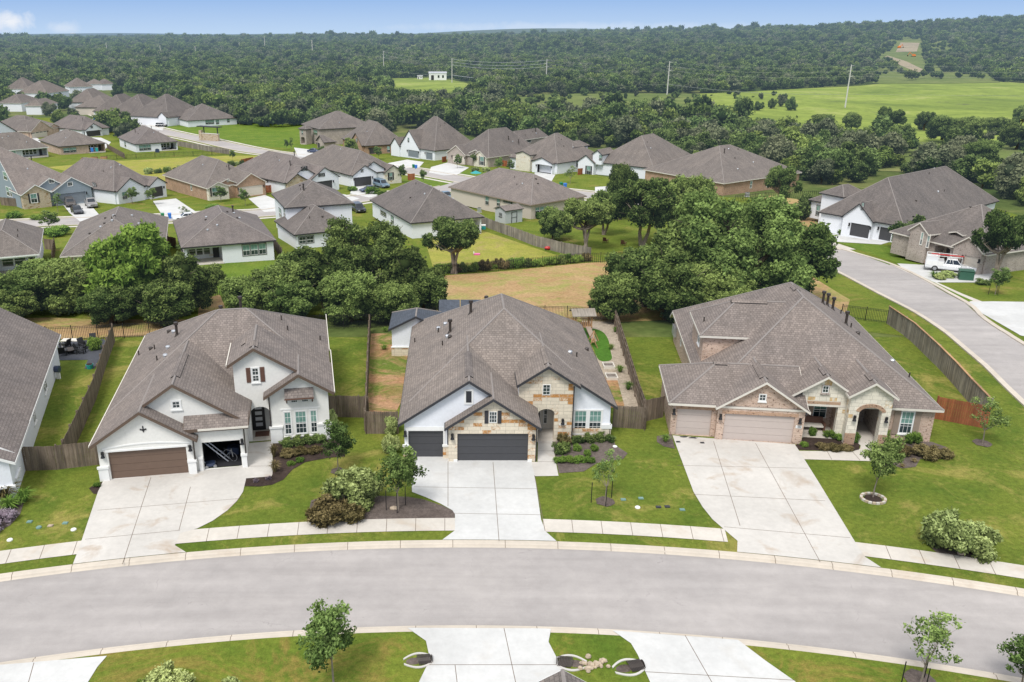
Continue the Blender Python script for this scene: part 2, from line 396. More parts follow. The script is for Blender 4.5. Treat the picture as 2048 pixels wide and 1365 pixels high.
def asphalt(main=False):
    m,nt,b=mat('asphalt'); p=wpos(nt)
    a=noise(nt,.12,5,.6,p,.4); s=noise(nt,60,2,.5,p)
    mp=nt.nodes.new('ShaderNodeMapping'); mp.inputs['Scale'].default_value=(.06,.9,1); lk(nt,p,mp.inputs[0])
    st=noise(nt,1.,4,.6,mp.outputs[0]); mid=noise(nt,1.1,4,.7,p)
    c=ramp(nt,a,[(.3,(.325,.303,.292)),(.7,(.41,.38,.362))])
    for f,l,h in((st,.9,1.08),(s,.86,1.14),(mid,.93,1.06)):
        c=mixc(nt,1.,c,ramp(nt,f,[(.3,(l,)*3),(.7,(h,)*3)]),'MULTIPLY')
    if main:
        vs=nt.nodes.new('ShaderNodeVectorMath'); vs.operation='DISTANCE'; lk(nt,p,vs.inputs[0]); vs.inputs[1].default_value=(.44,-57.3,-.13)
        tr=ramp(nt,math_(nt,'MULTIPLY',math_(nt,'SUBTRACT',vs.outputs['Value'],92.4),1/7.),[(0,(.8,)*3),(.06,(.98,)*3),(.17,(1.05,)*3),(.27,(.95,)*3),(.38,(1.04,)*3),(.5,(.93,)*3),(.62,(1.05,)*3),(.73,(.95,)*3),(.86,(1.04,)*3),(.95,(.97,)*3),(1.,(.78,)*3)])
        c=mixc(nt,math_(nt,'ADD',.35,math_(nt,'MULTIPLY',a,.6)),c,mixc(nt,1.,c,tr,'MULTIPLY'))
    vo=nt.nodes.new('ShaderNodeTexVoronoi'); vo.feature='DISTANCE_TO_EDGE'; vo.inputs['Scale'].default_value=.16
    wv=nt.nodes.new('ShaderNodeVectorMath'); wv.operation='ADD'; lk(nt,p,wv.inputs[0]); nz=nt.nodes.new('ShaderNodeTexNoise'); nz.inputs['Scale'].default_value=.9; nz.inputs['Detail'].default_value=4; lk(nt,p,nz.inputs['Vector']); sc_=nt.nodes.new('ShaderNodeVectorMath'); sc_.operation='SCALE'; sc_.inputs['Scale'].default_value=1.6; lk(nt,nz.outputs['Color'],sc_.inputs[0]); lk(nt,sc_.outputs[0],wv.inputs[1]); lk(nt,wv.outputs[0],vo.inputs['Vector'])
    ck=ramp(nt,vo.outputs['Distance'],[(.0,(.35,)*3),(.0035,(0,0,0))]); c=mixc(nt,math_(nt,'MULTIPLY',ck,ramp(nt,mid,[(.5,(0,0,0)),(.6,(1,1,1))])),c,(.12,.11,.11))
    spk=noise(nt,2.2,6,.85,p); c=mixc(nt,ramp(nt,spk,[(.76,(0,0,0)),(.80,(.5,)*3)]),c,(.09,.08,.08))
    lk(nt,c,b.inputs['Base Color']); b.inputs['Roughness'].default_value=.9
    bump(nt,b,s,.3,.01); return m
M['asph']=asphalt(); M['asphM']=asphalt(True)
def ground_mat():
    m,nt,b=mat('countryside'); p=wpos(nt)
    a=noise(nt,.035,6,.65,p,.3); f=noise(nt,.6,5,.75,p); v=noise(nt,.007,5,.6,p)
    c=ramp(nt,a,[(.35,(.055,.085,.022)),(.5,(.10,.13,.035)),(.68,(.20,.20,.07))])
    c=mixc(nt,ramp(nt,v,[(.60,(0,0,0)),(.68,(.9,)*3)]),c,(.27,.30,.08))
    c=mixc(nt,1.,c,ramp(nt,f,[(.3,(.7,)*3),(.7,(1.25,)*3)]),'MULTIPLY')
    lk(nt,c,b.inputs['Base Color']); b.inputs['Roughness'].default_value=1; b.inputs['Specular IOR Level'].default_value=0
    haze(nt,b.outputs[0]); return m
M['ground']=ground_mat(); M['utilc']=plain('utility_cover_grey_green',(.16,.27,.24),.7)
def meadow(name,c1,c2,c3):
    m,nt,b=mat(name); p=wpos(nt)
    a=noise(nt,.013,8,.72,p,.6); f=noise(nt,.16,8,.8,p)
    c=ramp(nt,a,[(.35,c1),(.55,c2),(.7,c3)])
    bl=noise(nt,.045,5,.8,p,1.); c=mixc(nt,ramp(nt,bl,[(.56,(0,0,0)),(.68,(.75,)*3)]),c,(.13,.15,.06))
    c=mixc(nt,1.,c,ramp(nt,f,[(.3,(.72,)*3),(.7,(1.25,)*3)]),'MULTIPLY')
    lk(nt,c,b.inputs['Base Color']); b.inputs['Roughness'].default_value=1; b.inputs['Specular IOR Level'].default_value=0
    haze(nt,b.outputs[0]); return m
M['track']=meadow('dirt_track_pale',(.30,.25,.17),(.38,.31,.21),(.24,.22,.13)); M['mead']=meadow('meadow_green',(.14,.19,.04),(.25,.31,.06),(.39,.39,.15))
M['mead2']=meadow('meadow_rough',(.11,.15,.04),(.17,.20,.06),(.28,.25,.11))
M['bark']=plain('bark_grey_brown',(.13,.105,.085),.95,0,.3,3)
M['barkP']=plain('bark_pale',(.24,.20,.165),.95,0,.25,3)
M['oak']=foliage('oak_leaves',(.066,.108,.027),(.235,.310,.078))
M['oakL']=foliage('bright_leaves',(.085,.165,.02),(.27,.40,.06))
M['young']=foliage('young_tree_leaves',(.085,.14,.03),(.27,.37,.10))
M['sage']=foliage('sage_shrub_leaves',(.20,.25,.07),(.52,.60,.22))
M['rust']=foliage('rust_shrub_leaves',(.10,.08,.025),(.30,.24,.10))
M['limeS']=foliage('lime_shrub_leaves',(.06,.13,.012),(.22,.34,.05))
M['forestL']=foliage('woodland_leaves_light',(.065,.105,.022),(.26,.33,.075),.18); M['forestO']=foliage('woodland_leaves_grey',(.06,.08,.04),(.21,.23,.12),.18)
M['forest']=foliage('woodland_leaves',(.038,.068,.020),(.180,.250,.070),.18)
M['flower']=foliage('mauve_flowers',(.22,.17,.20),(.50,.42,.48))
M['red']=plain('plastic_red',(.5,.04,.04),.5); M['pink']=plain('plastic_pink',(.7,.15,.35),.5)
M['green']=plain('plastic_green',(.01,.19,.07),.45); M['blue']=plain('plastic_blue',(.03,.17,.55),.45)
M['teal']=plain('plastic_teal',(.02,.30,.30),.5); M['orange']=plain('paint_orange',(.65,.20,.05),.6)
M['utilG']=plain('transformer_green',(.03,.10,.065),.5)
M['rock']=plain('rock_tan',(.42,.34,.25),.9,0,.35,5)
M['polem']=plain('pole_grey',(.55,.54,.50),.7,0,.08)
# ------------------------------------------------------------------ house kit
def clip(poly,a,b,c):
    "keep points with a*x+b*y+c<=0"
    out=[]
    for i in range(len(poly)):
        p,q=poly[i],poly[(i+1)%len(poly)]
        dp=a*p[0]+b*p[1]+c; dq=a*q[0]+b*q[1]+c
        if dp<=1e-9: out.append(p)
        if (dp<-1e-9 and dq>1e-9) or (dp>1e-9 and dq<-1e-9):
            t=dp/(dp-dq); out.append((p[0]+(q[0]-p[0])*t,p[1]+(q[1]-p[1])*t))
    return out
def pl(kind,at,z,p):
    "roof slope rising away from the eave line: L/R at x, F/B at y"
    return {'L':(p,0,z-p*at),'R':(-p,0,z+p*at),'F':(0,p,z-p*at),'B':(0,-p,z+p*at)}[kind]
class Roof:
    def __init__(s,fr,rects,planes,th=.16):
        s.fr=fr; s.rects=rects; s.planes=planes; s.th=th
    def z(s,x,y): return min(a*x+b*y+c for a,b,c in s.planes)
    def add(s,mt,mf,fh=.2,soffit=True):
        fr=s.fr
        for ri,(x0,x1,y0,y1) in enumerate(s.rects):
            for i,(a,b,c) in enumerate(s.planes):
                P=[(x0,y0),(x1,y0),(x1,y1),(x0,y1)]
                for j,(d,e,f) in enumerate(s.planes):
                    if j!=i:
                        P=clip(P,a-d,b-e,c-f)
                        if len(P)<3: break
                if len(P)<3: continue
                if not hasattr(mt,'caps'): mt.caps=MB()
                for k in range(len(P)):
                    p,q=P[k],P[(k+1)%len(P)]
                    if math.hypot(p[0]-q[0],p[1]-q[1])<.5: continue
                    bd=any(abs(p[i_]-v_)<1e-5 and abs(q[i_]-v_)<1e-5 for i_,v_ in ((0,x0),(0,x1),(1,y0),(1,y1)))
                    if bd or p>q: continue
                    mt.caps.tube(fr.P(p[0],p[1],a*p[0]+b*p[1]+c-.03),fr.P(q[0],q[1],a*q[0]+b*q[1]+c-.03),.085,n=6)
                ar=sum(P[k][0]*P[(k+1)%len(P)][1]-P[(k+1)%len(P)][0]*P[k][1] for k in range(len(P)))
                if abs(ar)<.02: continue
                mt.poly([fr.P(x,y,a*x+b*y+c) for x,y in P])
                if soffit: mf.poly([fr.P(x,y,a*x+b*y+c-s.th) for x,y in P][::-1])
                for k in range(len(P)):
                    p,q=P[k],P[(k+1)%len(P)]; m=((p[0]+q[0])/2,(p[1]+q[1])/2)
                    for (cx,cy,nx,ny) in ((x0,None,-1,0),(x1,None,1,0),(None,y0,0,-1),(None,y1,0,1)):
                        on=(cx is not None and abs(p[0]-cx)<1e-6 and abs(q[0]-cx)<1e-6) or (cy is not None and abs(p[1]-cy)<1e-6 and abs(q[1]-cy)<1e-6)
                        if not on: continue
                        t=(m[0]+nx*.02,m[1]+ny*.02)
                        if any(r is not s.rects[ri] and r[0]-1e-6<=t[0]<=r[1]+1e-6 and r[2]-1e-6<=t[1]<=r[3]+1e-6 for r in s.rects): continue
                        zp=a*p[0]+b*p[1]+c; zq=a*q[0]+b*q[1]+c; o=.035
                        B=[(p,zp-fh,0),(q,zq-fh,0),(q,zq-fh,o),(p,zp-fh,o),(p,zp-.015,0),(q,zq-.015,0),(q,zq-.015,o),(p,zp-.015,o)]
                        mf.box8([fr.P(w[0]+nx*k2,w[1]+ny*k2,zz) for w,zz,k2 in B])
class Face:
    "vertical wall plane in a frame from p to q, outside on the right-hand side"
    def __init__(s,fr,p,q):
        s.fr=fr; s.p=p; s.q=q; s.len=math.hypot(q[0]-p[0],q[1]-p[1]); s.d=((q[0]-p[0])/s.len,(q[1]-p[1])/s.len); s.n=(s.d[1],-s.d[0])
    def xy(s,u,n=0): return (s.p[0]+s.d[0]*u+s.n[0]*n, s.p[1]+s.d[1]*u+s.n[1]*n)
    def P(s,u,z,n=0): x,y=s.xy(u,n); return s.fr.P(x,y,z)
    def box(s,mb,u0,u1,z0,z1,n0,n1,mi=0):
        mb.box8([s.P(u0,z0,n1),s.P(u1,z0,n1),s.P(u1,z0,n0),s.P(u0,z0,n0),s.P(u0,z1,n1),s.P(u1,z1,n1),s.P(u1,z1,n0),s.P(u0,z1,n0)],mi)
    def uz(s,px,py):
        "photo pixel -> (u,z) on this wall"
        d=ray(px,py); X0,Y0,_=s.P(0,0); fr=s.fr
        nx=s.n[0]*fr.c-s.n[1]*fr.s; ny=s.n[0]*fr.s+s.n[1]*fr.c
        t=(X0*nx+Y0*ny)/(d[0]*nx+d[1]*ny); lx,ly=fr.L(d[0]*t,d[1]*t)
        return ((lx-s.p[0])*s.d[0]+(ly-s.p[1])*s.d[1], H+d[2]*t-fr.z)
def arch_pts(u0,u1,z0,zs,zt,n=8):
    "opening outline: springing height zs, top zt"
    r=[(u0,z0),(u1,z0),(u1,zs)]
    for k in range(1,n):
        t=math.pi*k/n; r.append(((u0+u1)/2+(u1-u0)/2*math.cos(t), zs+(zt-zs)*math.sin(t)))
    r.append((u0,zs)); return r
def wall(mb,face,top,u0=0,u1=None,z0=-.35,holes=(),reveal=.18,mi=0,drop=.1):
    "top: number, Roof or list of Roofs (max of them); holes: list of outlines [(u,z)...]"
    u1=face.len if u1 is None else u1
    if isinstance(top,(int,float)): prof=[(u1,top),(u0,top)]
    else:
        rs=top if isinstance(top,(list,tuple)) else [top]
        n=max(8,int((u1-u0)/.25)); prof=[]
        for k in range(n,-1,-1):
            u=u0+(u1-u0)*k/n; x,y=face.xy(u); prof.append((u,max(r.z(x,y) for r in rs)-drop))
    out=[(u0,z0),(u1,z0)]+prof
    loops=[[Vector((u,z,0)) for u,z in out]]+[[Vector((u,z,0)) for u,z in h] for h in holes]
    flat=[p for l in loops for p in l]
    for t in tessellate_polygon(loops):
        P=[flat[i] for i in t]
        ar=(P[1].x-P[0].x)*(P[2].y-P[0].y)-(P[2].x-P[0].x)*(P[1].y-P[0].y)
        if ar<0: P=P[::-1]
        mb.poly([face.P(p.x,p.y) for p in P],mi)
    for h in holes:
        for k in range(len(h)):
            a,b=h[k],h[(k+1)%len(h)]
            mb.poly([face.P(a[0],a[1],0),face.P(a[0],a[1],-reveal),face.P(b[0],b[1],-reveal),face.P(b[0],b[1],0)],mi)
def window(root,face,u,z,w,h,nx=2,ny=3,frame=None,trim=None,tw=.1,sill=True,blind=.55,shut=None,sw=.38,n=1,sash=True):
    "u,z = lower-left corner of a group of n windows"
    frame=frame or M['white']; g_=.12; ww=(w-(n-1)*g_)/n
    if trim:
        mb=MB()
        for a,b,c,d in ((u-tw,u,z-tw,z+h+tw),(u+w,u+w+tw,z-tw,z+h+tw),(u,u+w,z+h,z+h+tw),(u,u+w,z-tw,z)): face.box(mb,a,b,c,d,-.02,.05)
        for k in range(n-1):
            a=u+(k+1)*ww+k*g_; face.box(mb,a,a+g_,z,z+h,-.02,.05)
        if sill: face.box(mb,u-tw-.05,u+w+tw+.05,z-tw-.09,z-tw,-.02,.1)
        mb.build('window_surround',trim,root)
    for k in range(n):
        a=u+k*(ww+g_); mb=MB(); t=.045
        for p in ((a,a+t,z,z+h),(a+ww-t,a+ww,z,z+h),(a+t,a+ww-t,z,z+t),(a+t,a+ww-t,z+h-t,z+h)): face.box(mb,*p,-.03,.035)
        if sash and h>1.: face.box(mb,a+t,a+ww-t,z+h*.45-.025,z+h*.45+.025,-.03,.032)
        m_=.022
        for i in range(1,nx): c=a+ww*i/nx; face.box(mb,c-m_/2,c+m_/2,z+t,z+h-t,-.03,.022)
        for i in range(1,ny): c=z+h*i/ny; face.box(mb,a+t,a+ww-t,c-m_/2,c+m_/2,-.03,.024)
        wo=mb.build('window',frame,root)
        mp=MB(); zb=z+h*(1-blind) if blind else z+h
        mp.poly([face.P(a+t,z+t,.01),face.P(a+ww-t,z+t,.01),face.P(a+ww-t,min(zb,z+h-t),.01),face.P(a+t,min(zb,z+h-t),.01)],0)
        if blind: mp.poly([face.P(a+t,zb,.01),face.P(a+ww-t,zb,.01),face.P(a+ww-t,z+h-t,.01),face.P(a+t,z+h-t,.01)],1)
        mp.build('pane',[M['glass'],M['blind']],wo)
    if shut:
        for a in (u-sw-.04-(tw if trim else 0),u+w+.04+(tw if trim else 0)):
            mb=MB(); face.box(mb,a,a+sw,z-.05,z+h+.05,-.01,.045)
            for q in range(3): face.box(mb,a+.04+q*(sw-.08)/3,a+.04+(q+.8)*(sw-.08)/3,z,z+h,.045,.06)
            mb.build('shutter',shut,root)
def garage(root,face,u0,u1,z1,mt,rec=.15,z0=0.02,rows=4,name='garage_door',cols=1,glassrow=False):
    mb=MB(); hh=(z1-z0)/rows
    for r in range(rows):
        for c in range(cols):
            a=u0+(u1-u0)*c/cols; b=u0+(u1-u0)*(c+1)/cols
            face.box(mb,a+(.01 if c else 0),b,z0+r*hh+.008,z0+(r+1)*hh-.008,-rec-.06,-rec)
    face.box(mb,u0,u1,z0,z1,-rec-.09,-rec-.03)
    o=mb.build(name,mt,root)
    if glassrow:
        mp=MB()
        for c in range(4):
            a=u0+(u1-u0)*(c+.12)/4; face.box(mp,a,a+(u1-u0)*.19,z1-hh*.75,z1-hh*.25,-rec-.01,-rec+.012)
        mp.build('pane',M['glass'],o)
    return o
def lamp(root,face,u,z,s=1.):
    mb=MB(); face.box(mb,u-.06*s,u+.06*s,z-.1*s,z+.14*s,0,.04)
    x,y=face.xy(u,.16*s); p=face.fr.P(x,y,z)
    mb.tube(face.P(u,z+.1*s,.02),(p[0],p[1],p[2]+.2*s),.02*s)
    mb.tube((p[0],p[1],p[2]-.18*s),(p[0],p[1],p[2]+.04*s),.15*s,.06*s,8); mb.tube((p[0],p[1],p[2]+.04*s),(p[0],p[1],p[2]+.22*s),.10*s,.1*s,8)
    mb.build('wall_lamp',M['black'],root)
def vents(root,fr,roof_z,items):
    "items: (kind,x,y) pipes and box vents on the roof"
    for k,x,y in items:
        z=roof_z(x,y); mb=MB(); p=fr.P(x,y,z); nm='roof_vent'
        if k=='p': mb.tube((p[0],p[1],p[2]-.1),(p[0],p[1],p[2]+.38),.055); nm='vent_pipe'; m=M['bronze']
        elif k=='P': mb.tube((p[0],p[1],p[2]-.1),(p[0],p[1],p[2]+.95),.11,.11,8); mb.tube((p[0],p[1],p[2]+.9),(p[0],p[1],p[2]+1.1),.19,.17,8); mb.tube((p[0],p[1],p[2]-.15),(p[0],p[1],p[2]+.12),.24,.12,8); nm='flue_pipe'; m=M['bronze']
        elif k=='b': mb.tube((p[0],p[1],p[2]-.1),(p[0],p[1],p[2]+.1),.17,.15,6); mb.ball((p[0],p[1],p[2]+.12),.2,.2,.1,8,4); m=M['galv']
        else: mb.tube((p[0],p[1],p[2]-.1),(p[0],p[1],p[2]+.1),.17,.15,6); mb.ball((p[0],p[1],p[2]+.12),.2,.2,.1,8,4); m=M['bronze']
        mb.build(nm,m,root)
def ridge_vent(root,fr,a,b,pitch,m=None,w=.34):
    "raised shingled strip over a ridge from a to b (x,y,z)"
    a=Vector(fr.P(*a)); b=Vector(fr.P(*b)); d=(b-a).normalized(); s_=Vector((-d.y,d.x,0)).normalized()
    mb=MB(); up=Vector((0,0,.075)); dr=Vector((0,0,-w*pitch))
    for sg in (-1,1):
        A=a+up;B=b+up;C=b+s_*sg*w+dr+up;D=a+s_*sg*w+dr+up
        P=[A,B,C,D] if sg<0 else [B,A,D,C]
        mb.poly(P,0)
        E=D-Vector((0,0,.14));G_=C-Vector((0,0,.14)); mb.poly([D,C,G_,E] ,1)
        for e0,e1 in ((A,D),(B,C)): mb.poly([e0,e1,e1-Vector((0,0,.14)),e0-Vector((0,0,.14))],1)
    mb.build('ridge_vent',[m,M['black']],root)
def downspout(root,face,u,z0,z1,m,n=.06):
    mb=MB(); face.box(mb,u-.04,u+.04,z0,z1,.0,.08); mb.build('downspout',m,root)
def house_root(fr,x,y,label,name='house',cat='house',group=None):
    X,Y=fr.W(x,y); return thing(name,label,cat,(X,Y,fr.z),group)
P67=.67
# ================================================================== MIDDLE HOUSE
def house_middle():
    fr=Frame((-3.9,52.4),0,0); rt=house_root(fr,7.8,8,'one-storey white stucco and limestone house with two charcoal garage doors, in the centre')
    ez=2.75
    A=Roof(fr,[(0,9.0,2.9,5.2),(0,15.6,5.2,21.5)],[pl('L',0,ez,P67),pl('R',15.6,2.62,P67),pl('F',2.3,ez,P67),pl('B',21.5,ez,P67)])
    B=Roof(fr,[(0,9.72,0,3.5),(0.004,9.7,3.5,9)],[pl('L',0,ez+.006,P67),pl('R',9.72,ez,P67)])
    C=Roof(fr,[(3.2,9.76,-.6,4)],[pl('L',3.2,ez,P67),pl('R',9.76,ez,P67)])
    D=Roof(fr,[(8.3,12.8,2.45,9.5),(12.8,15.6,3.12,9.5)],[pl('R',15.62,2.62,P67),pl('L',8.3,4.63,P67)])
    mt=MB(); mf=MB()
    for r in (A,B,C,D): r.add(mt,mf)
    mt.build('roof',M['shM'],rt); mf.build('fascia',M['charc'],rt)
    W_=MB(); S=MB()
    f1=Face(fr,(.4,.35),(9.3,.35)); f2=Face(fr,(3.45,-.2),(9.45,-.2)); fl=Face(fr,(.4,21.1),(.4,.35)); frr=Face(fr,(15.2,3.5),(15.2,21.1)); fb=Face(fr,(15.2,21.1),(.4,21.1))
    h1=[(.26,0.02),(2.68,.02),(2.68,2.13),(.26,2.13)]; h1=[(u,z) for u,z in h1]
    wall(W_,f1,B,holes=[h1]); wall(W_,fl,A); wall(W_,frr,D,u1=6); wall(W_,frr,A,u0=6.0,u1=17.6); wall(W_,fb,A)
    wall(W_,Face(fr,(9.45,-.2),(9.45,5.5)),[B,C])
    h2=[(.61,.02),(5.49,.02),(5.49,2.16),(.61,2.16)]
    wall(S,f2,C,holes=[h2]); wall(S,Face(fr,(3.45,.35),(3.45,-.2)),C)
    f3=Face(fr,(8.45,2.85),(12.4,2.85)); wall(S,f3,D,holes=[arch_pts(1.45,2.6,.02,2.3,2.62)],reveal=.45)
    wall(S,Face(fr,(12.4,2.85),(12.4,3.52)),D); wall(W_,Face(fr,(8.45,9),(8.45,2.85)),D)
    f4=Face(fr,(12.4,3.5),(15.2,3.5)); wall(W_,f4,D)
    W_.build('stucco_wall',M['stuccoW'],rt); S.build('stone_wall',M['stoneW'],rt)
    # entry recess behind the arch
    e=MB(); e.box(9.45,11.6,2.87,4.9,-.05,.06,0,fr)
    e.build('porch_floor',M['walk'],rt)
    e=MB(); e.poly([fr.P(9.5,4.9,0),fr.P(11.6,4.9,0),fr.P(11.6,4.9,2.8),fr.P(9.5,4.9,2.8)]); e.poly([fr.P(11.6,4.9,0),fr.P(11.6,2.9,0),fr.P(11.6,2.9,2.8),fr.P(11.6,4.9,2.8)]); e.poly([fr.P(9.47,2.9,0),fr.P(9.47,4.9,0),fr.P(9.47,4.9,2.8),fr.P(9.47,2.9,2.8)]); e.poly([fr.P(9.47,2.9,2.75),fr.P(9.47,4.9,2.75),fr.P(11.6,4.9,2.75),fr.P(11.6,2.9,2.75)])
    e.build('entry_wall',M['cream'],rt)
    fd=Face(fr,(9.47,4.88),(11.6,4.88)); dm=MB(); fd.box(dm,.15,.75,.05,2.2,-.01,.06); do=dm.build('door',M['charc'],rt)
    window(rt,fd,1.02,.5,.3,1.6,1,3,blind=0)
    # plinth and ledges
    L=MB(); p=MB()
    for a,b in((-.1,.27),(2.66,3.1)): f1.box(p,a,b,-.3,.95,0,.09); f1.box(L,a-.04,b+.04,.95,1.08,0,.14)
    fl.box(p,fl.len-.25,fl.len+.0,-.3,.95,0,.09)
    f4.box(p,0.05,2.9,-.3,.8,0,.09); f4.box(L,2.2,2.95,.8,1.12,0,.15); frr.box(L,-.1,1.2,.8,1.12,0,.1); frr.box(p,-.09,1.2,-.3,.8,0,.06)
    p.build('stone_plinth',M['stoneW'],rt)
    for a,b in((.35,.62),(5.48,5.78)): f2.box(L,a,b,-.3,.2,0,.05)
    for a,b,c,d in ((.14,.26,0,2.13),(2.68,2.8,0,2.13),(.1,2.84,2.13,2.28)): f1.box(L,a,b,c,d,-.02,.05)
    f1.box(L,-.0,3.1,2.28,2.42,-.01,.035)
    L.build('trim_band',M['white'],rt)
    garage(rt,f1,.26,2.68,2.13,M['doorM']); garage(rt,f2,.61,5.49,2.16,M['doorM'])
    lamp(rt,f1,.06,1.95); lamp(rt,f2,.27,2.0); lamp(rt,f2,5.82,1.95); lamp(rt,f3,3.2,1.68)
    # house number under the lamp
    q=MB(); f3.box(q,2.98,3.42,1.34,1.46,0,.02); q.build('number_plate',M['white'],rt)
    numtext('1200',rt,f3,3.2,1.355,.1,.03)
    # vent and windows
    v=MB()
    for k in range(7): f1.box(v,4.25,4.63,4.27+k*.12,4.27+k*.12+.09,.02,.055)
    f1.box(v,4.25,4.63,4.27,5.12,.0,.03); v.build('louvre_vent',M['charc'],rt)
    t=MB()
    for a,b,c,d in((4.12,4.25,4.12,5.25),(4.63,4.76,4.12,5.25),(4.25,4.63,5.12,5.25),(4.25,4.63,4.12,4.27)): f1.box(t,a,b,c,d,-.02,.05)
    t.build('vent_surround',M['white'],rt)
    window(rt,f2,2.76,3.0,.55,.84,3,3,shut=M['charc'],sw=.26,blind=0); window(rt,f3,1.68,3.72,.55,.82,2,3,blind=0)
    for u in (.2,1.28): window(rt,f4,u,.5,.88,1.7,3,4,trim=M['white'],tw=.1,blind=.5)
    downspout(rt,f1,3.0,0,2.5,M['charc']); downspout(rt,f3,3.92,0,4.4,M['charc'])
    downspout(rt,Face(fr,(9.45,-.2),(9.45,5.5)),.06,0,2.5,M['charc'])
    ridge_vent(rt,fr,(4.86,5.5,B.z(4.86,5.5)),(4.86,.85,B.z(4.86,.85)),P67,M['shM'],.26)
    rx=(15.62+8.3)/2+(2.62-4.63)/(2*P67); 
    ridge_vent(rt,fr,(rx,6.4,D.z(rx,6)),(rx,3.1,D.z(rx,3)),P67,M['shM'],.26)
    vents(rt,fr,A.z,[('P',5.2,13.9),('b',2.51,15.1),('p',2.5,14.3),('b',3.1,15.1),('P',3.5,12.4),('b',3.3,11.6),('d',3.5,11.1),('p',2.9,10.4),('p',.45,15.6),('b',12.9,9.4),('p',13.45,9.5),('d',14.9,13.6),('P',6.6,17.3)])
    return rt
def numtext(s,rt,face,u,z,h,n,m=None):
    cu=bpy.data.curves.new('house_number','FONT'); cu.body=s; cu.size=h*1.3; cu.align_x='CENTER'; cu.extrude=.004
    o=bpy.data.objects.new('t',cu); COL.objects.link(o); bpy.context.view_layer.update()
    dg=bpy.context.evaluated_depsgraph_get(); me=bpy.data.meshes.new_from_object(o.evaluated_get(dg)); bpy.data.objects.remove(o)
    off=Vector(parent_loc(rt)); P0=Vector(face.P(u,z,n)); d=(Vector(face.P(u+1,z,n))-P0); nn=(Vector(face.P(u,z,n+1))-P0)
    for v in me.vertices: c=v.co.copy(); v.co=P0+d*c.x+Vector((0,0,1))*c.y+nn*c.z-off
    me.materials.clear(); me.materials.append(m or M['black'])
    ob=bpy.data.objects.new('house_number',me); COL.objects.link(ob); ob.parent=rt; return ob
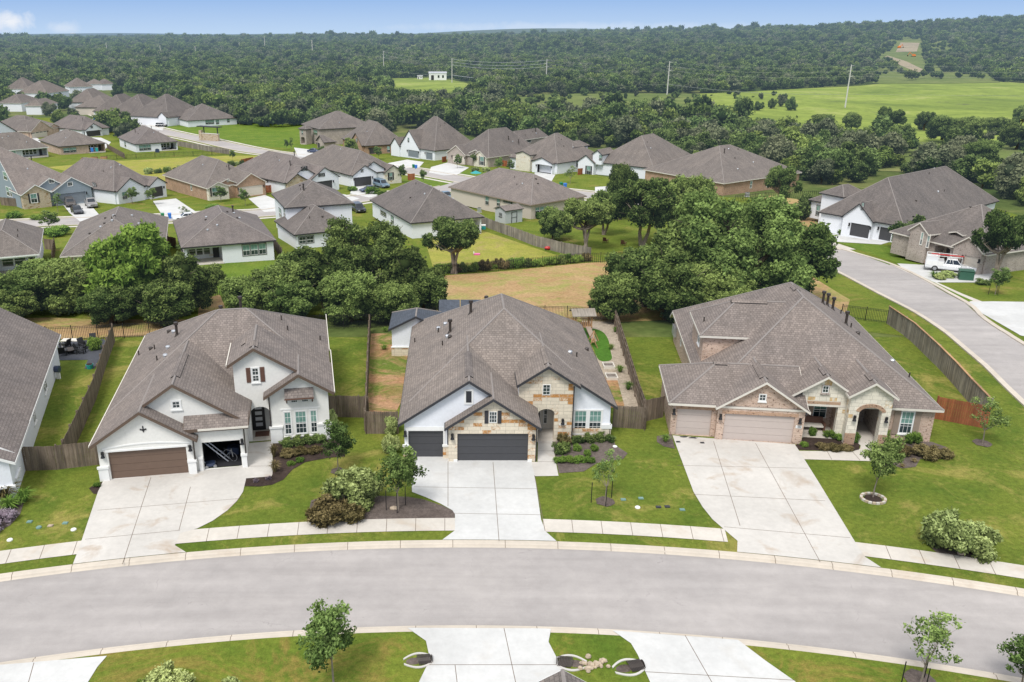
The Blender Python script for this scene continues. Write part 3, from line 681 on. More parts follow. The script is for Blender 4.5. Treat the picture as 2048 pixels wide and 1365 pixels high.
# ================================================================== LEFT HOUSE
def house_left():
    fr=Frame((-23.48,49.54),9.8,0); rt=house_root(fr,7.6,8,'one-storey white stucco house with a brown double garage door and an open single garage')
    G_=Roof(fr,[(-.3,6.4,-.4,6)],[pl('L',-.3,2.756,P67),pl('R',6.4,2.72,P67)])
    U=Roof(fr,[(-.3,9.75,.5,9)],[pl('L',-.3,2.75,P67),pl('R',9.75,3.29,P67)])
    Sh=Roof(fr,[(5.6,9.75,-.02,.95)],[pl('F',0,3.29,P67)])
    Mm=Roof(fr,[(-.295,8.6,4.2,12),(-.3,15.5,12,21.5),(8.6,15.5,6,12)],[pl('L',-.3,2.745,P67),pl('R',15.5,3.85,.64),pl('F',4.3,2.75,P67),pl('B',21.6,2.75,.515)])
    E=Roof(fr,[(8.35,15.6,3.85,9)],[pl('L',8.35,6.15,.64),pl('R',15.6,3.9,.64)])
    Wg=Roof(fr,[(10.7,15.62,3.15,7)],[pl('L',10.7,3.86,.64),pl('R',15.62,3.9,.64)])
    Sd=Roof(fr,[(13,15.65,5,12)],[pl('R',15.65,3.95,.64)])
    mt=MB(); mf=MB()
    for r in (G_,U,Sh,Mm,E,Wg): r.add(mt,mf,.22)
    mt.build('roof',M['shL'],rt); mf.build('fascia',M['brown'],rt)
    gt=MB(); 
    for x0,x1,y0,y1,z in ((-.40,-.335,-.3,21.4,2.62),(15.64,15.70,3.3,11.9,3.78),(15.54,15.6,12.1,21.4,3.72),(6.5,9.78,-.12,-.055,3.15)): gt.box(x0,x1,y0,y1,z,z+.13,0,fr)
    gt.box(8.24,8.31,4.0,8.6,6.02,6.15,0,fr)
    gt.build('gutter',M['cream'],rt)
    Wm=MB()
    f1=Face(fr,(.05,0),(6.05,0)); wall(Wm,f1,G_,holes=[[(.6,.02),(5.56,.02),(5.56,2.08),(.6,2.08)]])
    f2=Face(fr,(6.05,.33),(9.35,.33)); wall(Wm,f2,3.3,holes=[[(.55,.02),(3.05,.02),(3.05,2.09),(.55,2.09)]],reveal=.2)
    wall(Wm,Face(fr,(6.05,0),(6.05,.33)),2.6)
    f3=Face(fr,(2.5,.9),(9.35,.9)); wall(Wm,f3,U,z0=3.3)
    wall(Wm,Face(fr,(9.35,.33),(9.35,4.3)),3.1)
    wall(Wm,Face(fr,(9.35,.9),(9.35,4.3)),U,z0=3.)
    fe=Face(fr,(8.7,4.2),(11.1,4.2)); 
    wall(Wm,Face(fr,(8.7,4.2),(13.1,4.2)),E,holes=[arch_pts(.92,2.28,.02,2.25,2.72)],reveal=.4)
    wall(Wm,Face(fr,(8.7,9),(8.7,4.2)),E)
    fw=Face(fr,(11.05,3.65),(15.2,3.65)); wall(Wm,fw,Wg); wall(Wm,Face(fr,(11.05,4.2),(11.05,3.65)),3.9)
    wall(Wm,Face(fr,(15.2,3.65),(15.2,21.1)),Mm); wall(Wm,Face(fr,(15.2,21.1),(.05,21.1)),Mm); wall(Wm,Face(fr,(.05,21.1),(.05,0)),2.7)
    Wm.build('stucco_wall',M['stucco'],rt)
    T=MB()
    for f,a,b in ((f1,-.12,.5),(f1,5.62,6.12),(f2,.25,.5),(f2,3.08,3.42)): f.box(T,a,b,-.3,.92,0,.1); f.box(T,a-.05,b+.05,.92,1.08,0,.16)
    fw.box(T,-.1,.75,-.3,1.2,0,.09); fw.box(T,-.15,.82,1.2,1.36,0,.15); fw.box(T,3.3,4.22,-.3,1.2,0,.09); fw.box(T,3.27,4.3,1.2,1.36,0,.15)
    f1.box(T,.45,5.7,2.08,2.2,-.01,.06)
    for k in range(24):  # shallow segmental arch band over the double door
        u0=.3+5.6*k/24; u1=.3+5.6*(k+1)/24; z=lambda u:2.28+.22*math.sin(math.pi*(u-.3)/5.6)
        T.box8([f1.P(u0,z(u0),.04),f1.P(u1,z(u1),.04),f1.P(u1,z(u1),0),f1.P(u0,z(u0),0),f1.P(u0,z(u0)+.09,.04),f1.P(u1,z(u1)+.09,.04),f1.P(u1,z(u1)+.09,0),f1.P(u0,z(u0)+.09,0)])
    fw.box(T,.7,3.5,2.55,2.66,0,.04); fw.box(T,.85,3.35,.38,.48,0,.09)
    T.build('trim_band',M['white'],rt)
    garage(rt,f1,.6,5.56,2.08,M['doorL'])
    # open single garage: dark interior with stored things
    I=MB(); I.box(6.35,9.2,.6,5.5,-.02,.03,0,fr)
    for p in ([(6.4,.55),(6.4,5.5)],[(6.4,5.5),(9.25,5.5)],[(9.25,5.5),(9.25,.55)]):
        (a,b),(c,d)=p; I.poly([fr.P(a,b,0),fr.P(c,d,0),fr.P(c,d,2.6),fr.P(a,b,2.6)])
    I.poly([fr.P(6.4,.55,2.5),fr.P(9.25,.55,2.5),fr.P(9.25,5.5,2.5),fr.P(6.4,5.5,2.5)])
    I.build('garage_interior',M['dark'],rt)
    # entry recess
    e=MB(); e.box(9.4,11.05,4.22,6.0,-.05,.08,0,fr); e.build('porch_floor',M['walk'],rt)
    e=MB()
    for (a,b),(c,d) in (((9.42,4.6),(9.42,6)),((9.42,6),(11.4,6)),((11.4,6),(11.4,4.6))): e.poly([fr.P(a,b,0),fr.P(c,d,0),fr.P(c,d,2.9),fr.P(a,b,2.9)])
    e.poly([fr.P(9.42,4.6,2.85),fr.P(11.4,4.6,2.85),fr.P(11.4,6,2.85),fr.P(9.42,6,2.85)]); e.build('entry_wall',M['stucco'],rt)
    fd=Face(fr,(9.42,5.95),(11.4,5.95)); dm=MB(); fd.box(dm,.12,1.08,.08,2.3,0,.07); do=dm.build('door',M['black'],rt)
    pn=MB()
    for k in range(4): fd.box(pn,.38,.88,.4+k*.46,.68+k*.46,.07,.085)
    pn.build('pane',M['galv'],do)
    fd2=MB(); fd.box(fd2,.1,1.1,2.32,2.7,0,.04); fd2.build('transom',M['glass'],rt)
    mt_=MB(); mt_.box(9.75,10.75,4.75,5.6,.085,.11,0,fr); mt_.build('doormat',M['shutB'],rt)
    # iron medallion on the gable
    md=MB(); c=f1.P(3.02,3.55,.03)
    f1.box(md,2.99,3.05,3.34,3.76,.0,.04); f1.box(md,2.82,3.22,3.5,3.56,0,.04)
    for s_ in(-1,1): md.tube(f1.P(3.02,3.42,.03),f1.P(3.02+s_*.17,3.6,.03),.03,.02); md.tube(f1.P(3.02+s_*.17,3.6,.03),f1.P(3.02+s_*.2,3.5,.03),.03,.015)
    md.tube(f1.P(3.02,3.7,.03),f1.P(3.02,3.82,.03),.06,.01); md.build('iron_medallion',M['black'],rt)
    window(rt,f3,2.42,4.5,.5,.5,2,2,trim=M['white'],tw=.09,blind=0)
    fE=Face(fr,(8.7,4.2),(13.1,4.2)); window(rt,fE,1.28,4.7,.46,1.02,2,4,trim=M['white'],tw=.07,shut=M['shutB'],sw=.3,blind=0)
    window(rt,fw,.95,.65,.47,1.75,2,4,blind=.5,trim=M['white'],tw=.06,sill=False); window(rt,fw,1.72,.65,.78,1.75,3,4,blind=.5,trim=M['white'],tw=.06,sill=False); window(rt,fw,2.8,.65,.45,1.75,2,4,blind=.5,trim=M['white'],tw=.06,sill=False)
    window(rt,fw,1.5,3.1,.47,.36,3,2,blind=0); window(rt,fw,2.26,3.1,.47,.36,3,2,blind=0)
    aw=MB(); am=MB(); P=fw.P
    aw.poly([P(1.1,3.68,.62),P(3.12,3.68,.62),P(3.12,4.22,.02),P(1.1,4.22,.02)]); ao=aw.build('awning_roof',M['shL'],rt)
    fw.box(am,1.08,3.14,3.58,3.67,.58,.66)
    for u in (1.2,3.02): am.tube(P(u,3.15,.03),P(u,3.62,.55),.045); fw.box(am,u-.04,u+.04,3.1,3.9,0,.05); fw.box(am,u-.04,u+.04,3.56,3.64,0,.58)
    am.poly([P(1.1,3.66,.62),P(1.1,4.2,.02),P(1.1,3.66,.02)]); am.poly([P(3.12,3.66,.62),P(3.12,4.2,.02),P(3.12,3.66,.02)]); am.build('awning_bracket',M['shutB'],rt)
    lamp(rt,f1,.3,1.95); lamp(rt,f1,5.85,1.98); lamp(rt,f2,3.2,2.0)
    for f,u,t in ((f1,6.08,2.6),(f2,3.38,3.0),(fw,-.02,3.8)): downspout(rt,f,u,0,t,M['bronze'])
    ridge_vent(rt,fr,(5.16,6.5,U.z(5.13,6)),(5.13,2.0,U.z(5.13,2)),P67,M['shL'],.3)
    xe=(8.35+15.6)/2+(3.9-6.15)/(2*.64)
    ridge_vent(rt,fr,(xe,5.4,E.z(xe,5)),(xe,4.35,E.z(xe,5)),.64,M['shL'],.28); ridge_vent(rt,fr,(9.5,7.4,max(Mm.z(9.5,7),E.z(9.5,7))+.0),(9.5,6.1,E.z(9.5,7)),.64,M['shL'],.28)
    vents(rt,fr,Mm.z,[('P',3.75,13.0),('b',3.2,14.9),('d',2.6,16.2),('p',1.76,13.8),('d',1.3,14.7),('p',.1,15.7),('b',3.3,11.),('p',2.65,9.6),('b',3.4,9.0),('P',8.9,12.3),('p',11.9,13.4),('p',12.4,11.7),('p',14.9,13.4),('P',7.0,15.6)])
    return rt,fr
# ================================================================== RIGHT HOUSE
def house_right():
    fr=Frame((15.78,56.39),-7.5,0); rt=house_root(fr,9,9,'large pink-buff brick house with taupe garage doors and a limestone entry')
    G1=Roof(fr,[(-.2,9.5,-.38,7.1)],[pl('L',-.2,2.75,.5),pl('F',-.38,2.75,.5),pl('B',7.1,2.75,.5)])
    G2=Roof(fr,[(3.1,9.55,-.75,7.0)],[pl('L',3.1,2.74,P67),pl('R',9.55,2.74,P67)])
    Mn=Roof(fr,[(2.4,19.05,.85,23)],[pl('L',2.4,2.75,P67),pl('R',19.05,2.75,P67),pl('F',.85,2.75,P67),pl('B',21.6,2.75,P67)])
    Up=Roof(fr,[(2.72,10.5,6.9,13.1)],[pl('L',2.72,5.5,P67),pl('F',6.9,5.5,P67),pl('B',13.1,5.5,P67)])
    Pg=Roof(fr,[(8.4,12.3,.45,5)],[pl('L',8.4,3.46,P67),pl('R',12.3,4.05,P67)])
    Ag=Roof(fr,[(12.15,15.45,-.25,4.5)],[pl('L',12.15,3.92,P67),pl('R',15.45,3.92,P67)])
    mt=MB(); mf=MB()
    for r in (G1,G2,Mn,Up,Pg,Ag): r.add(mt,mf,.18)
    mt.build('roof',M['shR'],rt); mf.build('fascia',M['cream'],rt)
    B=MB(); S=MB()
    f0=Face(fr,(.1,.08),(3.45,.08)); wall(B,f0,2.7,holes=[[(.42,.02),(2.88,.02),(2.88,2.13),(.42,2.13)]])
    f1=Face(fr,(3.3,-.35),(9.35,-.35)); wall(B,f1,G2,holes=[[(.52,.02),(5.4,.02),(5.4,2.14),(.52,2.14)]])
    wall(B,Face(fr,(3.3,.08),(3.3,-.35)),2.7); wall(B,Face(fr,(9.35,-.35),(9.35,2.9)),G2); wall(B,Face(fr,(.1,6.8),(.1,.08)),2.7); wall(B,Face(fr,(2.75,6.8),(.1,6.8)),2.7)
    wall(B,Face(fr,(2.75,22),(2.75,6.8)),2.7)
    fu=Face(fr,(3.05,7.25),(11,7.25)); wall(B,fu,5.45,z0=2.5); ful=Face(fr,(3.05,12.8),(3.05,7.25)); wall(B,ful,5.45,z0=0)
    wall(B,Face(fr,(18.7,22),(2.75,22)),2.7); wall(B,Face(fr,(18.7,1.25),(18.7,22)),2.7)
    fR=Face(fr,(15.1,1.25),(18.7,1.25)); wall(B,fR,2.72)
    fi=Face(fr,(9.35,2.9),(12.6,2.9)); wall(B,fi,3.6); wall(B,Face(fr,(12.2,2.9),(12.2,1.3)),3.4)
    B.build('brick_wall',M['brickP'],rt)
    fp=Face(fr,(9.3,.85),(12.5,.85)); wall(S,fp,Pg,u1=3.1,holes=[[(.15,-.34),(2.6,-.34),(2.6,2.7),(.15,2.7)]],reveal=.4)
    fa=Face(fr,(12.4,.1),(15.25,.1)); wall(S,fa,Ag,holes=[arch_pts(.72,2.25,-.34,2.55,3.0)],reveal=.6)
    wall(S,Face(fr,(12.4,1.4),(12.4,.1)),3.8); wall(S,Face(fr,(15.25,.1),(15.25,1.5)),Ag)
    S.build('stone_wall',M['stoneR'],rt)
    # brick soldier courses over openings, shaft plinths, sills
    s_=MB(); fp.box(s_,.02,2.7,2.7,2.95,-.02,.03)
    for k in range(14):
        t0=math.pi*(.06+.88*k/14); t1=math.pi*(.06+.88*(k+.93)/14); c=1.485; a=.77; b=.46
        pt=lambda t,e:(c-(a+e)*math.cos(t),2.55+(b+e)*math.sin(t))
        P=[pt(t0,0),pt(t1,0),pt(t1,.26),pt(t0,.26)]
        s_.box8([fa.P(u,z,.05) for u,z in P]+[fa.P(u,z,0) for u,z in P])
    f1.box(s_,.3,5.6,2.14,2.38,-.01,.02); f0.box(s_,.3,3.1,2.13,2.36,-.01,.02); fi.box(s_,0,.01,0,.01,0,.01)
    fa.box(s_,-.02,.7,-.3,.9,-.01,.03); fa.box(s_,2.27,2.88,-.3,.9,-.01,.03)
    s_.build('brick_course',M['brickO'],rt)
    garage(rt,f0,.42,2.88,2.13,M['doorR']); garage(rt,f1,.52,5.4,2.14,M['doorR'])
    # porch floor, entry passage
    e=MB(); e.box(9.38,12.2,.85,2.9,-.06,.04,0,fr); e.box(12.9,15,.1,4.2,-.07,.035,0,fr); e.build('porch_floor',M['walk'],rt)
    e=MB()
    for (a,b),(c,d) in (((12.75,.7),(12.75,4.2)),((12.75,4.2),(15,4.2)),((15,4.2),(15,.7))): e.poly([fr.P(a,b,0),fr.P(c,d,0),fr.P(c,d,3.3),fr.P(a,b,3.3)])
    e.poly([fr.P(12.75,.7,3.2),fr.P(15,.7,3.2),fr.P(15,4.2,3.2),fr.P(12.75,4.2,3.2)])
    e.poly([fr.P(9.37,.9,3.3),fr.P(12.3,.9,3.3),fr.P(12.3,2.9,3.3),fr.P(9.37,2.9,3.3)]); e.build('entry_wall',M['brickG'],rt)
    pd=MB(); p=fr.P(13.9,1.6,3.2); pd.tube(p,(p[0],p[1],p[2]-.35),.015); pd.ball((p[0],p[1],p[2]-.5),.09,.09,.16); pd.build('pendant_lamp',M['cream'],rt)
    window(rt,fi,.15,.75,.95,1.5,2,3,blind=.5); window(rt,fi,1.5,.75,.95,1.5,2,3,blind=.5)
    window(rt,f1,2.72,3.28,.47,.5,2,2,trim=M['white'],tw=.03,blind=0); window(rt,fp,1.3,3.65,.44,.55,2,2,trim=M['brickG'],tw=.06,blind=0)
    window(rt,fR,1.35,.62,.85,1.72,3,3,trim=M['white'],tw=.05,blind=.58)
    for u in (.85,2.27):
        t=MB(); fR.box(t,u,u+.42,.5,2.42,0,.05)
        for k in range(3): fR.box(t,u+.03+k*.13,u+.13+k*.13,.52,2.4,.05,.065)
        t.build('shutter',M['taupe'],rt)
    window(rt,ful,3.2,4.0,.9,.9,2,2,blind=0,trim=M['white'],tw=.04)
    fs=Face(fr,(2.75,22),(2.75,6.8)); window(rt,fs,5.0,1.0,.6,1.2,2,2,blind=0)
    lamp(rt,f0,.16,1.9); lamp(rt,f1,.2,1.9); lamp(rt,f1,5.72,1.9); lamp(rt,fa,.42,2.15); lamp(rt,fa,2.57,2.15)
    pm=MB(); f1.box(pm,5.5,5.92,1.28,1.5,0,.03); pm.build('number_plate',M['white'],rt); numtext('1204',rt,f1,5.71,1.33,.12,.032)
    ridge_vent(rt,fr,(6.32,2.9,G2.z(6.325,2)),(6.32,.2,G2.z(6.325,2)),P67,M['shR'],.3)
    xp=(8.4+12.3)/2+(4.05-3.46)/(2*P67); ridge_vent(rt,fr,(xp,2.3,Pg.z(xp,1)),(xp,.95,Pg.z(xp,1)),P67,M['shR'],.26)
    ridge_vent(rt,fr,(13.8,1.6,Ag.z(13.8,1)),(13.8,.4,Ag.z(13.8,1)),P67,M['shR'],.26)
    xm=(2.4+19.05)/2; ridge_vent(rt,fr,(xm,12.4,Mn.z(xm,11.4)),(xm,11.2,Mn.z(xm,11.4)),P67,M['shR'],.28)
    ridge_vent(rt,fr,(5.4,10,Up.z(8,10)),(8.2,10,Up.z(8,10)),P67,M['shR'],.28); ridge_vent(rt,fr,(3.3,3.36,G1.z(5,3.36)),(4.3,3.36,G1.z(5,3.36)),.5,M['shR'],.24)
    vents(rt,fr,Mn.z,[('P',13.9,14.6),('P',14.6,15.6),('P',15.1,15.6),('p',16.3,17.0),('P',14.95,11.3),('p',15.5,11.6),('d',15.7,10.4),('p',18.3,5.7),('b',17.9,8.3),('p',6.6,18.5),('b',8.7,17.3),('p',9.3,17.2),('p',9.6,17.0)])
    vents(rt,fr,Up.z,[('p',3.3,9.3)])
    # ac box and meter on the side wall
    a=MB(); fs.box(a,-1+1.4,.9+1.0,.6,1.5,0,.25); a.build('meter_box',M['galv'],rt)
    return rt,fr
# ================================================================== generic houses of the back rows
CR={'A':(0,230,6.827),'B':(280,280,6.827),'C':(0,140,6.827),'D':(200,160,6.827),'E':(580,220,6.4),'Q':(870,230,5.389),'g':(520,340,4.2667),'h':(0,400,6.0235),'I':(300,390,6.0235),'J':(1160,250,4.2667),'K':(1600,320,4.2656),'L':(870,330,5.535),'Z':(480,200,3.938),'x':(0,0,1)}
def cp(k,u,v): a=CR[k]; return (a[0]+u/a[2],a[1]+v/a[2])
def block(k,N_,S2,S1=None,h=2.9,dep=None,z=None,gab='',p=0,ap=None):
    "frame from near/left eave corner N_, right corner S2; third point gives the depth"
    zz=z
    a=G(*cp(k,*N_),h) if z is None else None
    if z is None: zz=g(a[1])
    def Wz(p):
        d=ray(*cp(k,*p)); t=(zz+h-H)/d[2]; return (d[0]*t,d[1]*t)
    a=Wz(N_); b=Wz(S2); ang=math.degrees(math.atan2(b[1]-a[1],b[0]-a[0])); fr=Frame(a,ang,zz); w=math.hypot(b[0]-a[0],b[1]-a[1])
    D=fr.L(*Wz(S1))[1] if S1 is not None else dep
    if a[1]>230: D=min(D,24); w=min(w,26)
    return fr,w,max(dep or 0,D) if S1 is None else (dep or D)
def mid_house(label,k,blocks,wallm,roofm='shD',trim='cream',feats=(),pitch=.62,pipes=4,seed=1,group=None,base=None):
    rnd=random.Random(seed); rt=None; zz=None; infos=[]
    mt=MB(); mf=MB(); mw=MB(); extra={}
    for bi,bl in enumerate(blocks):
        fr,w,D=block(k,*bl[:3],**dict(bl[3],z=zz) if len(bl)>3 else dict(z=zz)); h=bl[3].get('h',2.9) if len(bl)>3 else 2.9
        zz=fr.z if zz is None else zz
        if rt is None: rt=house_root(fr,w/2,D/2,label,group=group)
        gab=(bl[3].get('gab','') if len(bl)>3 else ''); pt=(bl[3].get('p',pitch) if len(bl)>3 else pitch)
        apx=(bl[3].get('ap') if len(bl)>3 else None)
        if apx:
            px,py=cp(k,*apx)
            if w<=D: cx_,cy_=w/2,w/2
            else:
                cx_,cy_=min((fr.hit(px,py,yl=D/2)[0]),w-D/2),D/2; cx_=max(cx_,D/2)
            X_,Y_=fr.W(cx_,cy_); d_=ray(px,py); zr=H+d_[2]*(Y_/d_[1])-fr.z
            pt=max(.5,min(1.0,(zr-h)/(min(w,D)/2)))
        pls=[]
        for kk,at in (('L',0),('R',w),('F',0),('B',D)):
            if kk not in gab: pls.append(pl(kk,at,h,pt))
        rf=Roof(fr,[(0,w,0,D)],pls); rf.add(mt,mf,.2); infos.append((fr,w,D,h,rf))
    # features gathered per face
    for bi,(fr,w,D,h,rf) in enumerate(infos):
        o=.4; FX=Face(fr,(o,o),(w-o,o)); FY=Face(fr,(o,D-o),(o,o)); FR=Face(fr,(w-o,o),(w-o,D-o)); FB=Face(fr,(w-o,D-o),(o,D-o))
        faces={'X':FX,'Y':FY,'R':FR}; holes={'X':[],'Y':[],'R':[]}
        for f in feats:
            if f.get('b',0)!=bi: continue
            fc=faces[f['f']]
            if f['t']=='gable':
                (u0,z0),(u1,z1)=fc.uz(*cp(k,*f['a'])),fc.uz(*cp(k,*f['c'])); pr=f.get('pr',.6)
                if u1<u0: u0,u1=u1,u0
                ze=f.get('ze') or max(h-.1,(z0+z1)/2); wd=u1-u0
                dp=min(D*.5,pr+wd/2+3); pp=f.get('p',pitch)
                if f['f']=='X': fl=fr; X0,Y0=u0+o,-pr; rc=(X0,X0+wd,Y0,Y0+dp+pr); kk=('L','R')
                else:
                    # frame rotated so that its front is this face
                    ox,oy=fr.W(*fc.xy(u0,0)); fl=Frame((ox,oy),fr.deg+math.degrees(math.atan2(fc.d[1],fc.d[0])),fr.z); X0,Y0=0,-pr-o; rc=(0,wd,Y0,Y0+dp+pr)
                r2=Roof(fl,[rc],[pl('L',rc[0],ze+.01,pp),pl('R',rc[1],ze+.01,pp)]); r2.add(mt,mf,.2)
                wf=Face(fl,(rc[0]+.3,rc[2]+.25),(rc[1]-.3,rc[2]+.25)); m_=f.get('m',wallm); mb=extra.setdefault(m_,MB())
                hs=[]
                if f.get('gar'):
                    (a0,_),(a1,_)=wf.uz(*cp(k,*f['gar'][0:2])),wf.uz(*cp(k,*f['gar'][2:4])); a0,a1=min(a0,a1),max(a0,a1)
                    a0=max(.25,a0); a1=min(wf.len-.25,a1); ht=min(2.25,ze-.35); hs.append([(a0,.02),(a1,.02),(a1,ht),(a0,ht)])
                    gm=f.get('gm','doorC')
                    if gm: garage(rt,wf,a0,a1,ht,M[gm],glassrow=f.get('glr',False))
                    else:
                        I=MB(); d_=5
                        for (q0,q1) in (((a0-.1,-.3),(a0-.1,-d_)),((a0-.1,-d_),(a1+.1,-d_)),((a1+.1,-d_),(a1+.1,-.3))):
                            I.poly([wf.P(q0[0],0,q0[1]),wf.P(q1[0],0,q1[1]),wf.P(q1[0],2.5,q1[1]),wf.P(q0[0],2.5,q0[1])])
                        I.poly([wf.P(a0-.1,2.4,-.3),wf.P(a1+.1,2.4,-.3),wf.P(a1+.1,2.4,-d_),wf.P(a0-.1,2.4,-d_)]); I.poly([wf.P(a0-.1,.03,-.1),wf.P(a1+.1,.03,-.1),wf.P(a1+.1,.03,-d_),wf.P(a0-.1,.03,-d_)]); I.build('garage_interior',M['dark'],rt)
                    lamp(rt,wf,a0-.18,1.9,1.3); lamp(rt,wf,a1+.18,1.9,1.3)
                wall(mb,wf,r2,z0=f.get('z0',-.4),holes=hs)
                if pr>.3:
                    for q in ((wf.xy(0,-pr-dp*.5),wf.xy(0,0)),(wf.xy(wf.len,0),wf.xy(wf.len,-pr-dp*.5))): wall(mb,Face(fl,*q),ze-.08,z0=f.get('z0',-.4))
                for wn in f.get('win',()):
                    (a0,b0),(a1,b1)=wf.uz(*cp(k,wn[0],wn[3])),wf.uz(*cp(k,wn[2],wn[1]))
                    window(rt,wf,a0,b0,max(.35,a1-a0),max(.4,b1-b0),wn[4] if len(wn)>4 else 2,2,trim=M[trim] if f.get('tr',1) else None,tw=.08,sill=False,blind=.5 if b1-b0>1.1 else 0,shut=M[f['shut']] if f.get('shut') else None,sw=.32,frame=M['white'])
            elif f['t']=='win':
                a=f['r']; (a0,b0),(a1,b1)=fc.uz(*cp(k,a[0],a[3])),fc.uz(*cp(k,a[2],a[1]))
                if f['f']=='Y':
                    c0=fc.uz(*cp(k,a[0],(a[1]+a[3])/2)); c1=fc.uz(*cp(k,a[2],(a[1]+a[3])/2)); a0,a1=c0[0],c1[0]; zc=fc.uz(*cp(k,(a[0]+a[2])/2,a[3]))[1]; zd=fc.uz(*cp(k,(a[0]+a[2])/2,a[1]))[1]; b0,b1=zc,zd
                if a1<a0: a0,a1=a1,a0
                b0=max(.3,b0); hh=max(.4,min(1.9,b1-b0)); ww=max(.4,a1-a0)
                window(rt,fc,a0,b0,ww,hh,2,2,trim=M[f.get('tm',trim)],tw=.09,sill=False,n=f.get('n',1),blind=.55 if hh>1.1 else 0)
            elif f['t']=='gar':
                a=f['r']; c0=fc.uz(*cp(k,a[0],a[3])); c1=fc.uz(*cp(k,a[2],a[3])); a0,a1=sorted((c0[0],c1[0])); a0=max(.2,a0); a1=min(fc.len-.2,a1)
                holes[f['f']].append([(a0,.02),(a1,.02),(a1,2.2),(a0,2.2)]); garage(rt,fc,a0,a1,2.2,M[f.get('gm','doorM')]); lamp(rt,fc,a0-.2,1.9,1.3)
            elif f['t'] in('patio','entry'):
                a=f['r']; c0=fc.uz(*cp(k,a[0],a[1])); c1=fc.uz(*cp(k,a[2],a[3])); a0,a1=sorted((c0[0],c1[0])); a0=max(.25,a0); a1=min(fc.len-.25,a1); dd=f.get('d',2.8); tp=f.get('top',h-.45)
                holes[f['f']].append([(a0,-.3),(a1,-.3),(a1,tp),(a0,tp)] if f['t']=='patio' else arch_pts(a0,a1,-.3,tp-.3,tp))
                e=MB(); 
                for q0,q1 in (((a0-.05,-.2),(a0-.05,-dd)),((a0-.05,-dd),(a1+.05,-dd)),((a1+.05,-dd),(a1+.05,-.2))): e.poly([fc.P(q0[0],-.3,q0[1]),fc.P(q1[0],-.3,q1[1]),fc.P(q1[0],tp+.05,q1[1]),fc.P(q0[0],tp+.05,q0[1])])
                e.poly([fc.P(a0,tp+.03,-.1),fc.P(a1,tp+.03,-.1),fc.P(a1,tp+.03,-dd),fc.P(a0,tp+.03,-dd)]); e.build('porch_wall',M[f.get('m',wallm)],rt)
                e=MB(); fc.box(e,a0-.1,a1+.1,-.3,.04,-dd,f.get('out',.3)); e.build('porch_floor',M['walk'],rt)
                if f['t']=='patio':
                    fi=Face(fr,fc.xy(a0,-dd+.03),fc.xy(a1,-dd+.03)); n=max(1,int((a1-a0)/1.6)); window(rt,fi,.4,.6,(a1-a0)*.62,1.5,1,2,n=n,blind=0,trim=M['white'],tw=.05,sill=False)
                    dm=MB(); fi.box(dm,(a1-a0)*.78,(a1-a0)*.78+.9,.05,2.1,0,.05); dm.build('door',M['charc'],rt)
                else:
                    fi=Face(fr,fc.xy(a0,-dd+.03),fc.xy(a1,-dd+.03)); dm=MB(); fi.box(dm,(a1-a0)*.2,(a1-a0)*.8,.05,2.1,0,.05); dm.build('door',M['charc'],rt)
        lo=-.4 if bi==0 or h<4 else -.4
        wall(mw,FX,rf if 'F' in (blocks[bi][3].get('gab','') if len(blocks[bi])>3 else '') else h-.1,holes=holes['X'],z0=lo); wall(mw,FY,rf if 'L' in (blocks[bi][3].get('gab','') if len(blocks[bi])>3 else '') else h-.1,holes=holes['Y'],z0=lo)
        wall(mw,FR,rf if 'R' in (blocks[bi][3].get('gab','') if len(blocks[bi])>3 else '') else h-.1,holes=holes['R'],z0=lo); wall(mw,FB,h-.1,z0=lo)
        if bi==0 or w>9:
            its=[]
            for q in range(pipes): its.append((rnd.choice('ppbP' if q<3 else 'bd'),w*rnd.uniform(.25,.75),D*rnd.uniform(.15,.6)))
            vents(rt,fr,rf.z,its)
    mt.build('roof',M[roofm],rt); mf.build('fascia',M[trim],rt); mw.build('wall',M[wallm],rt)
    for m_,mb in extra.items(): mb.build('gable_wall',M[m_],rt)
    return rt,infos
